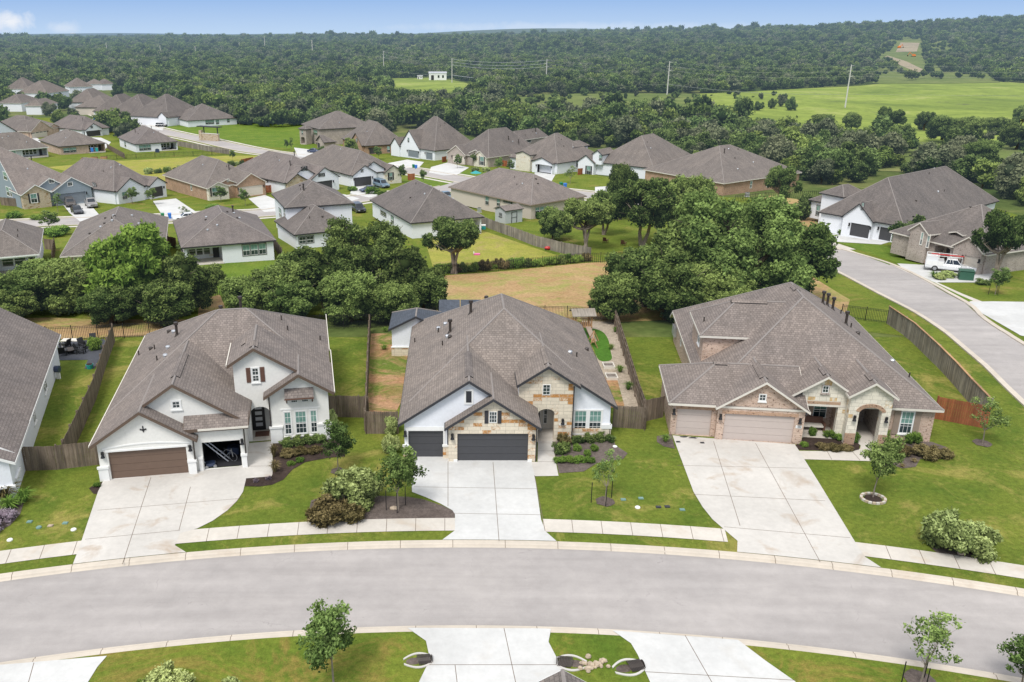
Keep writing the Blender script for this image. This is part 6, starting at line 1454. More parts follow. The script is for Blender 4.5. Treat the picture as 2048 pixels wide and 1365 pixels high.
# ================================================================== FENCES
wood_fence([(230,683),(192,800),(165,861),(132,932)],1.8,'fence','weathered cedar fence with panels stepping down between the left house and the dark patio yard',post_side=-1,seed=1)
wood_fence([(46,942),(112,940),(198,930)],1.8,'fence','weathered cedar fence with iron gate hinges left of the brown garage',post_side=1,seed=2)
wood_fence([(657,834),(735,836)],1.8,'fence','short cedar fence joining the left house to the side fence',seed=3)
wood_fence([(741,664),(737,750),(734,838),(732,868)],1.8,'fence','cedar fence running back beside the red mulch yard',post_side=-1,seed=4)
wood_fence([(732,868),(796,868)],1.8,'fence','short cedar fence beside the sage shrubs, left of the centre house',seed=5)
wood_fence([(1227,646),m2(1400,360),m2(1440,500),m2(1470,590),m2(1475,640)],1.8,'fence','cedar fence running back beside the gravel garden',post_side=-1,seed=6)
wood_fence([m2(1333,625),m2(1475,635)],1.8,'fence','short cedar fence right of the centre house windows',seed=7)
wood_fence([m2(1475,600),(1326,835)],1.8,'fence','short cedar fence left of the pink brick house',seed=8)
wood_fence([r2(1040,192),r2(1150,272),r2(1250,370),r2(1330,455),r2(1400,537),r2(1480,625)],1.9,'fenceG','long curving grey fence with a fresh cap board along the corner street',cap='fenceO',post_side=1,seed=9)
wood_fence([(1868,838),(1972,858)],1.85,'fenceN','red-brown stained fence with black hinges at the corner lot',seed=10)
for q in ((1905,808),(1905,838)):
    pass
wood_fence([(948,447),(971,455),(1023.6,474.5),(1069,492.6),(1123,507),(1181,519)],1.8,'fenceG','grey fence running between the dry back yard and the shaded oak yard',post_side=1,seed=11,bw=.3)
wood_fence([(352,292),(405,301),(458.5,309.5)],1.9,'fenceG','long grey fence between the dining-patio house and the street',bw=.4,seed=12)
for i,(a,b,m_,lb) in enumerate([((483.6,331),(507,326),'fenceN','red-brown fence panel above the brown brick house'),((884.7,325.5),(893,324),'fenceN','narrow red gate right of the large white gabled house'),((816,361.5),(828,361),'fenceN','red fence panel beside the pale stone gable'),((1004.5,333),(1014,334),'fenceN','red gate left of the modern white house'),((1156,350.5),(1164,349.5),'fenceN','narrow brown gate right of the modern white house'),((528,386.5),(541.5,385.5),'fenceN','bright red-brown gate beside the cream garage door'),
    ((181,391),(211,402),'fence','dark fence between the blue-grey and the pale grey house'),((2,411),(37,414),'fence','dark fence left of the tan stone gable'),((90,499),(110,501),'fence','fence between the white patio house and the red brick house'),((110,498),(106,532),'fence','dark fence running back left of the red brick house'),((326,492),(352,497),'fence','fence between the red brick and the white single-storey house'),((541,486),(565,520),'fence','fence right of the three large back windows'),((556,467),(575,472),'fenceG','grey fence left of the white two-storey house'),
    ((379,388),(398,395),'fenceN','short fresh cedar gate left of the pale stone corner'),((905,393),(925,402),'fence','dark fence behind the blue-grey pickup'),((214,297),(250,318),'fence','dark fence between the two patio houses of the back row')]):
    wood_fence([a,b],1.75,m_,lb,bw=.3,seed=20+i)
iron_fence([(-60,688),(180,681),(330,672),(650,658),(742,657)],1.5,'black iron fence behind the left house and the dark patio')
iron_fence([(742,657),(880,641),(1055,638),(1170,641),(1232,643)],1.5,'black iron fence between the centre house and the tan field')
iron_fence([(1682,636),(1773,648)],1.5,'black iron fence at the back of the corner lot')
iron_fence([(868,552),(987,544),(1096,533),(1168,526),(1213,526),(1290,522)],1.5,'black iron fence along the far edge of the tan field',step=.3,r=.02)
iron_fence([(214,321),(250.5,319),(317,315),(458.5,310)],1.5,'black iron fence along the yellow meadow',step=.4,r=.03,posts=3)
iron_fence([(1470,405),(1540,398),(1640,395),(1700,385)],1.5,'black iron fence around the brown brick house by the woods',step=.5,r=.03,posts=3)
iron_fence([(410,592),(470,590)],1.5,'black iron fence below the bright back lawn',step=.25,r=.018)
# ================================================================== TREES
big=[('hug',1470,610,13.2,9.4,'largest oak in the right-hand clump, behind the pink brick house'),('oak1',1560,600,8.5,5.6,'oak at the right end of the clump, overhanging the corner street'),('oak2',1380,610,9.,5.6,'broad oak on the left of the largest oak'),('oak3',1290,615,7.,4.6,'dark oak beside the tan field'),('oak4',1235,640,5.,3.4,'small round oak at the left end of the right-hand clump'),('oak2',1340,640,5.5,4.,'low oak in front of the right-hand clump'),('oak3',1430,640,5.5,4.,'low oak right behind the pink brick house roof'),('oak1',1500,545,9.5,5.5,'oak behind the largest oak'),
 ('hug',740,612,10.4,6.4,'tallest oak of the middle clump'),('oak1',655,622,7.5,4.8,'oak left of the tallest one in the middle clump'),('oak2',820,620,7.,4.2,'oak at the right of the middle clump'),('oak3',560,632,6.,4.,'oak at the left of the middle clump'),('oak4',490,640,5.,3.4,'low oak beside the bare path, middle clump'),('oak0',700,645,5.6,3.8,'low front oak of the middle clump'),('oak1',850,630,5.,3.1,'low oak at the corner of the tan field'),('oak4',610,600,6.5,4.,'rear oak of the middle clump near the white two-storey house'),('oak3',790,648,4.6,3.2,'low oak behind the small slate-roofed shed'),('oak2',590,650,4.6,3.4,'low oak behind the left house'),
 ('ope1',908,548,7.5,4.4,'airy oak with a visible trunk beside the dry back yard'),
 ('bri',268,622,9.2,5.6,'large bright green tree in front of the red brick house'),('oak2',375,625,6.6,4.,'dark oak right of the bright green tree'),('oak0',150,626,6.3,4.4,'dark oak left of the bright green tree'),('oak3',60,628,5.4,4.1,'dark oak near the left frame edge'),('oak1',-10,634,5.,3.8,'oak cut by the left frame edge'),('oak4',225,648,4.4,3.2,'low oak in front of the bright green tree'),('oak0',330,648,4.8,3.5,'low oak behind the left house chimney'),('oak3',110,606,5.4,3.6,'rear oak beside the covered patio'),('oak1',405,606,4.8,3.,'small oak beside the bright back lawn'),('oak2',30,650,3.6,2.9,'lowest oak at the left frame edge'),
 ('ope0',1285,492,10.5,5.6,'open-crowned oak with a straight trunk in the shaded yard'),('oak1',1365,480,10.,5.6,'rounded bright oak beside the straight-trunked oak'),('ope1',1170,500,8.,4.6,'many-stemmed oak beside the grey fence'),('oak3',1240,440,11.,3.4,'tall narrow oak in front of the white arched-window house'),('oak4',1105,480,6.,3.4,'low leaning oak over the grey fence'),('ope1',1558,425,9.,4.,'crooked oak in front of the brown brick house'),('oak2',1420,500,7.,4.6,'oak between the two clumps'),('ope0',1210,470,7.5,4.,'oak behind the many-stemmed one'),
 ('mid0',1600,440,4.8,2.3,'small upright tree left of the large white tower house'),('ope1',1988,562,9.,3.6,'tall tree with rusty top leaves in front of the right-hand brick house'),('mid2',1818,500,5.2,3.2,'dark tree against the white tower house')]
for i,(kd,px,py,h,r,lb) in enumerate(big):
    k=(1.16,1.08) if px>1180 and py>470 and kd.startswith('oak') else (1.06,1.04)
    tree_px(kd,px,py,h*k[0],r*k[1],lb,seed=i,group=None)
for i,(kd,px,py,h,r,lb) in enumerate([('young0',676,944,3.7,1.15,'young tree at the end of the left house bed'),('young1',797,1020,4.3,1.5,'young tree beside the big sage shrub'),('thin',1210,1004,3.7,.85,'thin staked sapling on the centre house lawn'),('young2',1746,996,4.5,1.25,'young tree in a round stone ring'),('thin',1964,888,3.8,1.3,'sapling beside the red-brown fence'),('young0',668,1372,4.6,1.3,'young tree on the near verge, bottom centre'),('thin',1838,1372,4.3,1.3,'staked sapling on the near verge at lower right'),('young1',2040,1385,3.2,1.3,'dense young tree cut by the lower right corner'),
   ('young1',1990,590,3.4,1.3,'staked sapling on the lawn below the work truck'),('young0',1790,500,3.3,1.1,'staked sapling left of the pair before the white tower house'),('young2',1820,515,3.6,1.2,'staked sapling in front of the brick gable'),('thin',766,642,2.8,.7,'slim sapling beside the slate-roofed shed'),('thin',1202,640,2.9,.7,'slim sapling in the gravel garden corner'),
   ('young1',490.6,412,3.6,1.25,'round young tree in front of the cream garage door'),('young0',442,404,3.4,1.5,'young tree before the pale stone corner'),('young2',307,410,3.8,1.3,'round young tree beside the charcoal garage drive'),('young1',265,408,3.6,1.5,'leafy young tree at the pale grey house window'),('thin',116,425,4.,1.3,'slim tree on the lawn of the blue-grey house'),('young0',100,462,3.6,1.8,'young tree behind the white patio house roof'),
   ('young2',848,372,4.2,1.,'young tree on the corner lawn'),('young1',803,366,4.6,1.4,'young tree beside the pale stone gable'),('young0',915,337,4.,1.3,'young tree before the brick house drive'),('young2',946,333,4.,1.2,'young tree right beside the cream garage'),('young1',996,345,4.,1.4,'young tree left of the modern house'),('young0',1020,346,3.6,1.2,'small tree at the modern house entry'),('thin',1140,368,4.6,1.5,'slender tree on the lawn right of the open garage'),('young1',757,320,4.2,1.6,'young tree before the orange-brown brick house'),('mid1',700,312,6.,3.2,'dark tree between the two brick houses'),('young2',645,316,4.,1.2,'small tree by the navy car'),('young0',573,300,3.6,1.,'lone small tree on the bright lawn'),('thin',584,304,5.,1.,'bare-looking sapling on the bright lawn'),('young0',465,322,3.4,1.,'lone young tree in the yellow meadow'),('thin',370,438,2.6,1.1,'small tree behind the white single-storey house roof'),('young2',365,520,2.8,1.,'small shrub-like tree by the shaded patio')]):
    if kd.startswith('mid') : tree_px(kd,px,py,h,r,lb,seed=i)
    else: tree_px(kd,px,py,h,r,lb,seed=i)
# stakes of saplings
def stakes(px,py,lb,d=.9):
    x,y=G(px,py)
    for k,(dx,dy) in enumerate(((-d,-.1),(d*.55,.5),(-.05,-d*.6))):
        def f(B): B('post','black',lambda m:m.tube((0,0,-.1),(0,0,1.45),.028,n=5))
        s=small('tree_stake','black metal stake guarding '+lb,'stake',0,0,lambda B:B('post','black',lambda m:m.tube((0,0,-.1),(0,0,1.45),.028,n=5)),world=(x+dx,y+dy),group='stakes guarding '+lb)
stakes(1210,1004,'the thin sapling on the centre lawn'); stakes(1838,1372,'the sapling on the near verge'); stakes(797,1020,'the young tree by the sage shrub',.75); stakes(1990,590,'the sapling below the work truck')
# shrubs
SH=[('sage',712,1008,4.3,2.5,'big rounded sage shrub beside the young tree'),('rustS',655,1038,3.4,1.6,'rusty brown shrub in front of the big sage'),('rustS',700,1040,2.2,1.2,'low rusty shrub at the sidewalk edge'),('sage',1893,1098,3.5,2.6,'big pale sage shrub on the corner lawn'),('sage',1948,1108,3.3,2.0,'pale sage shrub right of the bigger one, corner lawn'),('sage',782,866,1.5,1.7,'sage shrub against the centre house fence'),('sage',783,905,1.6,1.6,'sage shrub at the corner of the small charcoal garage'),('sage',664,862,1.6,1.9,'sage shrub at the right corner of the left house'),
 ('sage',345,1395,2.8,1.7,'pale sage shrub at the bottom edge, left'),('sage',462,1392,1.2,1.0,'small grey sage shrub at the bottom edge'),('lime',290,1395,1.5,1.,'pale low shrub at the bottom edge beside the sage'),
 ('oakbush',575,893,1.3,.8,'dark shrub first in the row under the triple window'),('oakbush',597,890,1.3,.85,'dark shrub second in the row under the triple window'),('oakbush',618,886,1.3,.8,'dark shrub third in the row under the triple window'),('oakbush',640,884,1.2,.8,'dark shrub last in the row under the triple window'),('rustS',577,912,1.5,.55,'brown low shrub in the left house bed'),('rustS',600,908,1.5,.5,'brown low shrub beside the lime plants'),('rustS',628,905,1.4,.5,'brown low shrub at the right of the left house bed'),('lime',582,930,.8,.3,'lime groundcover plant at the bed edge'),('lime',600,923,.9,.3,'lime groundcover plant nearest the lawn'),
 ('straw',550,945,1.2,1.1,'straw-coloured grass clump by the left house path'),('straw',548,915,1.,1.3,'tall straw grass clump near the left house entry'),('flow',512,965,.55,.35,'round pink flower at the left end of the bed'),('flow',537,960,.55,.35,'round pink flower right of its twin'),('lime',194,975,.6,.45,'small green shrub at the garage corner bed'),
 ('straw',10,1000,2.6,1.5,'large feathery grass clump at the left frame edge'),('grassy',48,1005,2.,1.1,'green grass clump beside the mauve flowers'),('grassy',20,1020,2.2,1.,'green arching grass clump nearest the frame edge'),('flow',12,1040,2.2,.9,'mauve flowering shrub at the left frame edge'),('flow',-10,1060,1.8,.8,'mauve flowering shrub cut by the frame edge'),
 ('oakbush',1122,905,1.7,1.,'dark shrub beside the centre house path'),('rustS',1128,890,1.3,1.1,'rusty shrub against the limestone wall'),('oakbush',1155,888,1.2,.8,'dark shrub under the centre house lamp'),('oakbush',1178,884,1.2,.8,'dark shrub under the left window of the pair'),('oakbush',1200,882,1.2,.85,'dark shrub under the right window of the pair'),('oakbush',1218,884,1.1,.7,'dark shrub at the corner of the centre house'),('bush',1188,902,.8,.65,'small clipped round shrub, right of three'),('bush',1175,912,.75,.6,'small clipped round shrub in the middle of the bed'),('bush',1154,902,.8,.65,'small clipped round shrub, left of three'),
 ('lime',1120,925,1.2,.5,'lime low hedge plant, left end'),('lime',1140,924,1.2,.5,'lime low hedge plant, second from left'),('lime',1160,924,1.2,.5,'lime low hedge plant, second from right'),('lime',1178,925,1.1,.5,'lime low hedge plant, right end'),
 ('grassy',1330,884,1.1,.7,'arching green plant at the small taupe garage'),('bush',1624,872,.7,.9,'small leafy shrub left in the brick house bed'),('bush',1660,876,1.2,.8,'leafy shrub before the porch bench'),('bush',1675,880,1.,.7,'leafy shrub right of the porch bench'),('bush',1707,885,.9,1.1,'upright leafy shrub at the arch pillar'),('rustS',1645,898,1.3,.5,'low brown plant in the brick house bed'),('rustS',1668,900,1.4,.5,'low brown plant in the middle of the brick house bed'),('rustS',1692,900,1.2,.45,'low brown plant at the path bend'),('lime',1608,893,.8,.4,'grey-green low plant by the drive'),
 ('bush',1825,888,1.4,1.2,'glossy shrub under the single green-blinded window'),('bush',1845,880,1.1,1.4,'taller glossy shrub right of the window'),('bush',1770,880,.9,1.1,'upright shrub on the right of the arch'),('rustS',1800,908,1.9,.9,'brownish shrub in the round bed'),('rustS',1850,915,2.2,1.1,'wide brown-flecked shrub at the house corner'),('rustS',1885,915,1.6,.8,'brown shrub at the right end of the round bed'),('oakbush',1790,895,1.,.8,'dark shrub behind the young tree'),('straw',1804,935,.6,.35,'small yellow plant in the mulch, left'),('straw',1828,925,.7,.35,'small yellow plant in the mulch, right'),
 ('grassy',770,664,1.,.6,'grass tuft in the mulch yard, rear'),('grassy',768,700,1.2,.6,'grass tuft in the mulch yard, middle'),('grassy',1222,700,1.,.7,'grass tuft in the gravel garden by the turf'),('grassy',1240,745,1.2,.8,'grass tuft behind the raised beds'),('grassy',1256,780,1.3,.9,'grass tuft beside the cedar fence'),('grassy',1230,665,1.,.7,'grass tuft at the back of the gravel garden'),('bush',190,700,1.6,1.6,'green shrub beside the dark patio'),
 ('sage',1880,560,2.,.9,'grey shrub at the end of the work-truck drive') ,('sage',1895,556,2.8,1.,'sage shrub beside the green utility box'),('grassy',1868,556,2.2,1.1,'ornamental grass beside the work truck'),('oakbush',1965,570,2.2,1.,'dark shrub right of the green utility box'),('bush',1682,470,1.6,1.4,'leafy shrub beside the white tower entry'),('bush',1632,462,1.6,1.,'round shrub under the tower house windows'),('lime',745,388,4.5,2.,'big lime-green shrub before the near-black garage'),('bush',765,392,3.4,1.6,'green shrub right of the lime-green one'),('bush',705,382,3.4,1.4,'green shrub left of the lime-green one'),
 ('sage',950,344,3.,1.5,'clipped sage shrub before the arched window, left'),('sage',972,344,3.,1.5,'clipped sage shrub before the arched window, right'),('bush',425,419,4.,1.4,'grey-green shrubs before the pale stone corner'),('bush',128,468,0.1,.1,'x')]
SH=[s for s in SH if s[5]!='x']
SH+=[('bush',95,470,2.2,1.6,'leafy shrub behind the far-left patio house'),('bush',116,472,5.5,2.2,'broad hedge shrub between the patio house and the red brick house'),('lime',1078,438,2.6,1.6,'yellow-green shrub at the corner of the beige house'),('bush',232,404,2.2,1.2,'low shrub along the pale grey house wall'),('bush',30,436,4.,1.6,'leafy shrub at the front walk of the blue-grey house'),('bush',75,440,3.2,1.3,'leafy shrub on the lawn edge by the street')]
for i,(kd,px,py,w,h,lb) in enumerate(SH): shrub_px(kd,px,py,w,h,lb)
# hedge along the tan field and the yellow meadow: separate bushes
rnd=random.Random(3)
for k in range(26):
    t=k/25; px=880+t*290; py=549-t*24+rnd.uniform(-2,1); w=rnd.uniform(1.5,2.6)
    shrub_px(rnd.choice(['bush','oakbush','bush','rustS']),px,py-1,w,rnd.uniform(1.,1.9),'scrubby bush growing along the iron fence of the tan field',group='bushes along the field fence')
for k in range(22):
    t=k/21; px=295+t*190+rnd.uniform(-3,3); py=349-t*18; shrub_px(rnd.choice(['bush','oakbush','sage']),px,py,rnd.uniform(1.5,2.8),rnd.uniform(1.3,2.3),'rounded bush in the row at the edge of the yellow meadow',group='bushes along the yellow meadow')
# ================================================================== WOODLAND
def inpoly(x,y,P):
    c=False; j=len(P)-1
    for i in range(len(P)):
        if (P[i][1]>y)!=(P[j][1]>y) and x<(P[j][0]-P[i][0])*(y-P[i][1])/(P[j][1]-P[i][1])+P[i][0]: c=not c
        j=i
    return c
def wp(poly): return [G(*p) for p in poly]
WOOD=wp([(-400,215),(-400,160),(-400,120),(2500,120),(2500,470),(2048,415),(1960,378),(1850,352),(1760,352),(1660,384),(1610,372),(1480,322),(1390,332),(1260,300),(1130,294),(960,276),(880,262),(760,266),(640,258),(560,256),(470,250),(400,225),(330,202),(240,172),(150,168),(60,160),(0,190)])
WEXTRA=[wp([(-60,232),(-60,205),(60,192),(150,208),(240,236),(215,250),(120,240),(40,246)]),wp([(-60,262),(-60,240),(20,252),(25,268)]),wp([(210,262),(245,262),(272,272),(262,284),(225,282)])]
MEAD=[wp(p) for p in FM]; 
MEADr=[[(x,y) for x,y in wp(p)] for p in FMr]
CUT=wp([(1758,131),(1772,126),(1790,113),(1840,113),(1842,126),(1856,146),(1848,156),(1800,146)])
def excl(x,y,r=3):
    if inpoly(x,y,CUT): return True
    for P in MEAD:
        if inpoly(x,y,P): return True
    return False
rnd=random.Random(11); pts=[]
y=150.
def band(y0,y1,sp):
    out=[]; y=y0
    while y<y1:
        x=-.78*y-30
        while x<.92*y+40:
            if rnd.random()<.93 : out.append((x+rnd.uniform(-.9,.9)*sp,y+rnd.uniform(-.9,.9)*sp))
            x+=sp*.93
        y+=sp
    return out
for x,y in band(140,620,6.3):
    ok=inpoly(x,y,WOOD) or any(inpoly(x,y,P) for P in WEXTRA)
    if not ok or excl(x,y): continue
    rough=inpoly(x,y,MEADr[0])
    if rough and rnd.random()<.88: continue
    if inpoly(x,y,MEADr[5]): continue
    pts.append((x,y,rnd.uniform(.55,1.3) if rnd.random()<.8 else rnd.uniform(1.3,1.6)))
for x,y in band(620,900,7.6):
    if excl(x,y) or not(inpoly(x,y,WOOD) or y>600): continue
    if any(inpoly(x,y,P) for P in MEADr) and rnd.random()<.93: continue
    pts.append((x,y,rnd.uniform(.65,1.5)))
def clear(x,y):
    return math.sin(x*.013+2+math.sin(y*.004))*math.sin(y*.009+1)+.6*math.sin(x*.027+y*.017)+.3*math.sin(x*.06-y*.02)>.86
for (a,b,sp,s0) in ((900,1500,10.5,1.35),(1500,2400,14,1.7),(2400,4200,24,2.6)):
    for x,y in band(a,b,sp):
        if inpoly(x,y,CUT) or (any(inpoly(x,y,P) for P in MEADr) and rnd.random()<.7): continue
        if clear(x,y) and rnd.random()<.9: continue
        pts.append((x,y,s0*rnd.uniform(.6,1.3)))
HX=[ (o.location.x,o.location.y) for o in scn.objects if o.type=='EMPTY' and o.get('category')=='house']
pts=[p for p in pts if p[1]>720 or all((p[0]-a)**2+(p[1]-b)**2>185 and not (b>200 and abs(p[0]-a-(b-p[1])*(-a/b if b else 0))<(14 if b>290 else 10) and (-60 if b>290 else -26)<p[1]-b<12) for a,b in HX)]
cwl=[Vector(p) for p in CW]; pts=[p for p in pts if p[1]>430 or min((Vector(p[:2])-q).length for q in cwl)>7]
pts.sort(key=lambda p:p[0]**2+p[1]**2)
near=pts[:235]; rest=pts[235:]
kinds=['mid0','mid1','mid2','mid3']
for i,(x,y,s) in enumerate(near):
    put_tree(PR[kinds[i%4]],x,y,s,rnd.uniform(0,6.28),'dark green tree at the near edge of the dense oak woodland behind the houses','tree','trees at the near edge of the woodland',sz=s*rnd.uniform(.85,1.2))
# scattered trees on the meadow
for i,(px,py,h,r) in enumerate([(1513,222,5,2.6),(1522,219,4,2.2),(1544,218,6,2.6),(1562,214,7,3.2),(1582,222,7.5,3.4),(1075,205,5,4),(1062,207,4,4),(1125,195,5,3),(1170,192,5,3.5),(1200,196,4,2.5),(1850,262,9,5),(1775,272,12,6),(1800,290,8,6),(1880,285,11,6.5),(1935,285,11,7),(1990,270,8,6),(2040,255,10,5),(1720,300,8,5),(1960,330,8,6),(1700,262,9,4.5),(1640,262,8,6),(2030,300,10,6)]):
    tree_px(kinds[i%4] if i<10 else 'oak%d'%(i%5),px,py,h,r,'scattered %s oak standing in the bright meadow beyond the woods'%('small' if h<6 else 'spreading'),group='small scattered meadow oaks' if h<6 else 'spreading meadow oaks',seed=i)
for i,(px,py,h,r) in enumerate([(250,262,8,4.5),(232,252,8,4),(268,272,7,3.5),(330,240,8,4),(345,247,7,3.5),(300,236,8,4),(285,228,7,3.5),(205,256,6,3.5),(222,266,5,3),(120,250,7,4),(75,212,6,3.5),(100,232,7,4),(235,196,9,4),(480,250,8,4),(1000,262,9,4),(880,255,8,4)]):
    tree_px('mid%d'%(i%4),px,py,h,r,'dark roadside tree among the rooftops of the far-left rows' if px<400 else 'dark tree behind the back-street roofs',group='roadside trees of the far rows' if px<400 else 'trees behind the back street',seed=i)
rb=random.Random(21)
for i in range(40):
    px=rb.uniform(1035,1440) if i<34 else rb.uniform(1440,1640); py=rb.uniform(192,214) if px<1400 else rb.uniform(188,200)
    tree_px('mid%d'%(i%4),px,py,rb.uniform(2.2,4.6),rb.uniform(1.5,3.2),'scrubby bush dotted over the rough strip of meadow below the power line',group='scrub bushes on the rough meadow',seed=i,name='scrub_bush')
# the rest of the woodland reads as one mass
def woodland(pts):
    me=bpy.data.meshes.new('woodland_points'); me.vertices.add(len(pts)); co=np.array([(x,y,gz(x,y)) for x,y,s in pts],dtype=np.float32); me.vertices.foreach_set('co',co.ravel())
    a=me.attributes.new('sc','FLOAT','POINT'); a.data.foreach_set('value',np.array([p[2] for p in pts],dtype=np.float32))
    rr=me.attributes.new('rz','FLOAT','POINT'); rr.data.foreach_set('value',np.array([rnd.uniform(0,6.28) for p in pts],dtype=np.float32))
    o=bpy.data.objects.new('woodland',me); COL.objects.link(o); o['kind']='stuff'; o['label']='dense dark green oak woodland rolling to the horizon'; o['category']='woodland'
    ng=bpy.data.node_groups.new('woodland','GeometryNodeTree'); ng.interface.new_socket('Geometry',in_out='INPUT',socket_type='NodeSocketGeometry'); ng.interface.new_socket('Geometry',in_out='OUTPUT',socket_type='NodeSocketGeometry')
    n=ng.nodes; gi=n.new('NodeGroupInput'); go=n.new('NodeGroupOutput'); inst=n.new('GeometryNodeInstanceOnPoints'); jo=n.new('GeometryNodeJoinGeometry')
    for k in range(9):
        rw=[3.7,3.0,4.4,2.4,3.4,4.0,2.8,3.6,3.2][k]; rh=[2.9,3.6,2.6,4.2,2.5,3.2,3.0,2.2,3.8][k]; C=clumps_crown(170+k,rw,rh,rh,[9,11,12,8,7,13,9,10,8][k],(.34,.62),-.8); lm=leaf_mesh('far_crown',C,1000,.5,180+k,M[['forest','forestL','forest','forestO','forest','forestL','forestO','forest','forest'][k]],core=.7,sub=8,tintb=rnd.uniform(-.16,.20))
        so=bpy.data.objects.new('far_crown_source',lm); oi=n.new('GeometryNodeObjectInfo'); oi.inputs['Object'].default_value=so; oi.inputs['As Instance'].default_value=True; ng.links.new(oi.outputs['Geometry'],jo.inputs[0])
    ng.links.new(gi.outputs[0],inst.inputs['Points']); ng.links.new(jo.outputs[0],inst.inputs['Instance']); inst.inputs['Pick Instance'].default_value=True
    def attr(nm): q=n.new('GeometryNodeInputNamedAttribute'); q.data_type='FLOAT'; q.inputs['Name'].default_value=nm; return q.outputs['Attribute']
    cb=n.new('ShaderNodeCombineXYZ'); ng.links.new(attr('rz'),cb.inputs[2]); ng.links.new(cb.outputs[0],inst.inputs['Rotation'])
    ng.links.new(attr('sc'),inst.inputs['Scale']); ri=n.new('FunctionNodeRandomValue'); ri.data_type='INT'; 
    ri.inputs[4].default_value=0; ri.inputs[5].default_value=8; ng.links.new(ri.outputs[2],inst.inputs['Instance Index']); ng.links.new(inst.outputs[0],go.inputs[0])
    md=o.modifiers.new('trees','NODES'); md.node_group=ng
woodland(rest); print('woodland',len(rest))
# ================================================================== POLES, FAR BUILDINGS
poles=[(1690,216,130),(1334,190,123),(1092,174,119),(904,166,117),(768,152,102),(626,124,80),(531,110,73),(480,110,85),(392,113,93),(323,121,91),(266,115,93),(216,118,86)]
tops=[]
for i,(px,py,ty) in enumerate(poles):
    x,y=G(px,py); z=gz(x,y); d=ray(px,ty); zt=H+d[2]*(y/d[1]); h=max(12,zt-z)
    while False: pass
    rt=thing('power_pole','tall pale power pole, %s along the line from the right'%['first','second','third','fourth','fifth','sixth','seventh','eighth','ninth','tenth','eleventh','twelfth'][i],'power pole',(x,y,z),None)
    mb=MB(); r=.33 if y<1200 else .5; mb.tube((x,y,z-1),(x,y,z+h),r*1.3,r*.8,6); mb.build('pole',M['polem'],rt)
    for k in range(3):
        mb=MB(); mb.tube((x,y,z+h*(.97-.12*k)),(x+(-1)**k*1.6,y,z+h*(.98-.12*k)),.12,n=4); mb.build('insulator_arm',M['polem'],rt)
    tops.append((x,y,z,h))
for i in range(4):
    a,b=tops[i],tops[i+1]; rt=thing('power_line','thin power lines spanning between the %s and %s pole from the right'%(['first','second','third','fourth'][i],['second','third','fourth','fifth'][i]),'power line',(a[0],a[1],a[2]+a[3]))
    for k in range(4):
        mb=MB(); f=.97-.12*k if k<3 else .32
        for q in range(12):
            P_=[]
            for t in (q/12,(q+1)/12):
                z0=a[2]+a[3]*f; z1=b[2]+b[3]*f; P_.append((a[0]+(b[0]-a[0])*t,a[1]+(b[1]-a[1])*t,z0+(z1-z0)*t-2.2*4*t*(1-t)))
            mb.tube(P_[0],P_[1],.07 if k<3 else .11,n=3,cap=False)
        mb.build('wire',M['galv'],rt)
mb=MB(); a=tops[0]; rt=thing('power_line','thin power lines running off the right edge from the first pole','power line',(a[0],a[1],a[2]+a[3]))
for k in range(4):
    f=.97-.12*k if k<3 else .32; mb=MB(); mb.tube((a[0],a[1],a[2]+a[3]*f),(a[0]+260,a[1]-30,a[2]+a[3]*f-1),.045,n=3); mb.build('wire',M['galv'],rt)
def barn(px0,px1,py,h,lb,dep=.5,wm='white',rm='galv'):
    a=G(px0,py); b=G(px1,py); an=math.degrees(math.atan2(b[1]-a[1],b[0]-a[0])); z=gz(*a); fr=Frame(a,an,z); w=math.hypot(b[0]-a[0],b[1]-a[1]); D=w*dep
    rt=thing('barn',lb,'barn',(a[0],a[1],z)); rf=Roof(fr,[(-.3,w+.3,-.3,D+.3)],[pl('F',-.3,h,.3),pl('B',D+.3,h,.3)]); mt=MB();mf=MB(); rf.add(mt,mf); mt.build('roof',M[rm],rt); mf.build('fascia',M['white'],rt)
    mw=MB(); 
    for p,q in (((0,0),(w,0)),((w,0),(w,D)),((w,D),(0,D)),((0,D),(0,0))): wall(mw,Face(fr,p,q),rf,z0=-4)
    mw.build('wall',M[wm],rt); f=Face(fr,(0,0),(w,0))
    d=MB(); f.box(d,w*.12,w*.28,0,h*.7,0,.1); d.build('door',M['charc'],rt); d=MB(); f.box(d,w*.5,w*.6,h*.35,h*.7,0,.1); f.box(d,w*.75,w*.85,h*.35,h*.7,0,.1); d.build('window',M['glass'],rt)
barn(858,893,161,6,'white metal barn in the green clearing left of centre')
barn(835,845,159,3,'tiny white shed left of the metal barn')
barn(1698,1742,68,14,'long white barn high on the wooded hill',.6)
barn(1640,1650,66,8,'tiny pale building left of the hill barn')
barn(140,150,70,14,'tiny white building on the far left horizon')
def digger(px,py,lb,rz):
    def f(B):
        B('track','black',lambda m:(m.box(-3,3,-1.6,-.8,0,1.),m.box(-3,3,.8,1.6,0,1.)))
        B('body','orange',lambda m:m.box8([(-2.8,-1.5,1.1),(1.6,-1.5,1.1),(1.6,1.5,1.1),(-2.8,1.5,1.1),(-2.6,-1.4,3.),(.4,-1.4,4.),(.4,1.4,4.),(-2.6,1.4,3.)]))
        B('boom','orange',lambda m:(m.tube((1.2,0,2.2),(4.8,0,6.),.4,.3),m.tube((4.8,0,6.),(7.,0,2.),.3,.25)))
        B('bucket','black',lambda m:m.ball((7,0,1.6),.9))
    small('excavator',lb,'excavator',px,py,f,rz=rz)
digger(1795,120,'orange excavator left of the cleared red patch',20); digger(1824,128,'orange excavator at the right of the cleared patch',160)
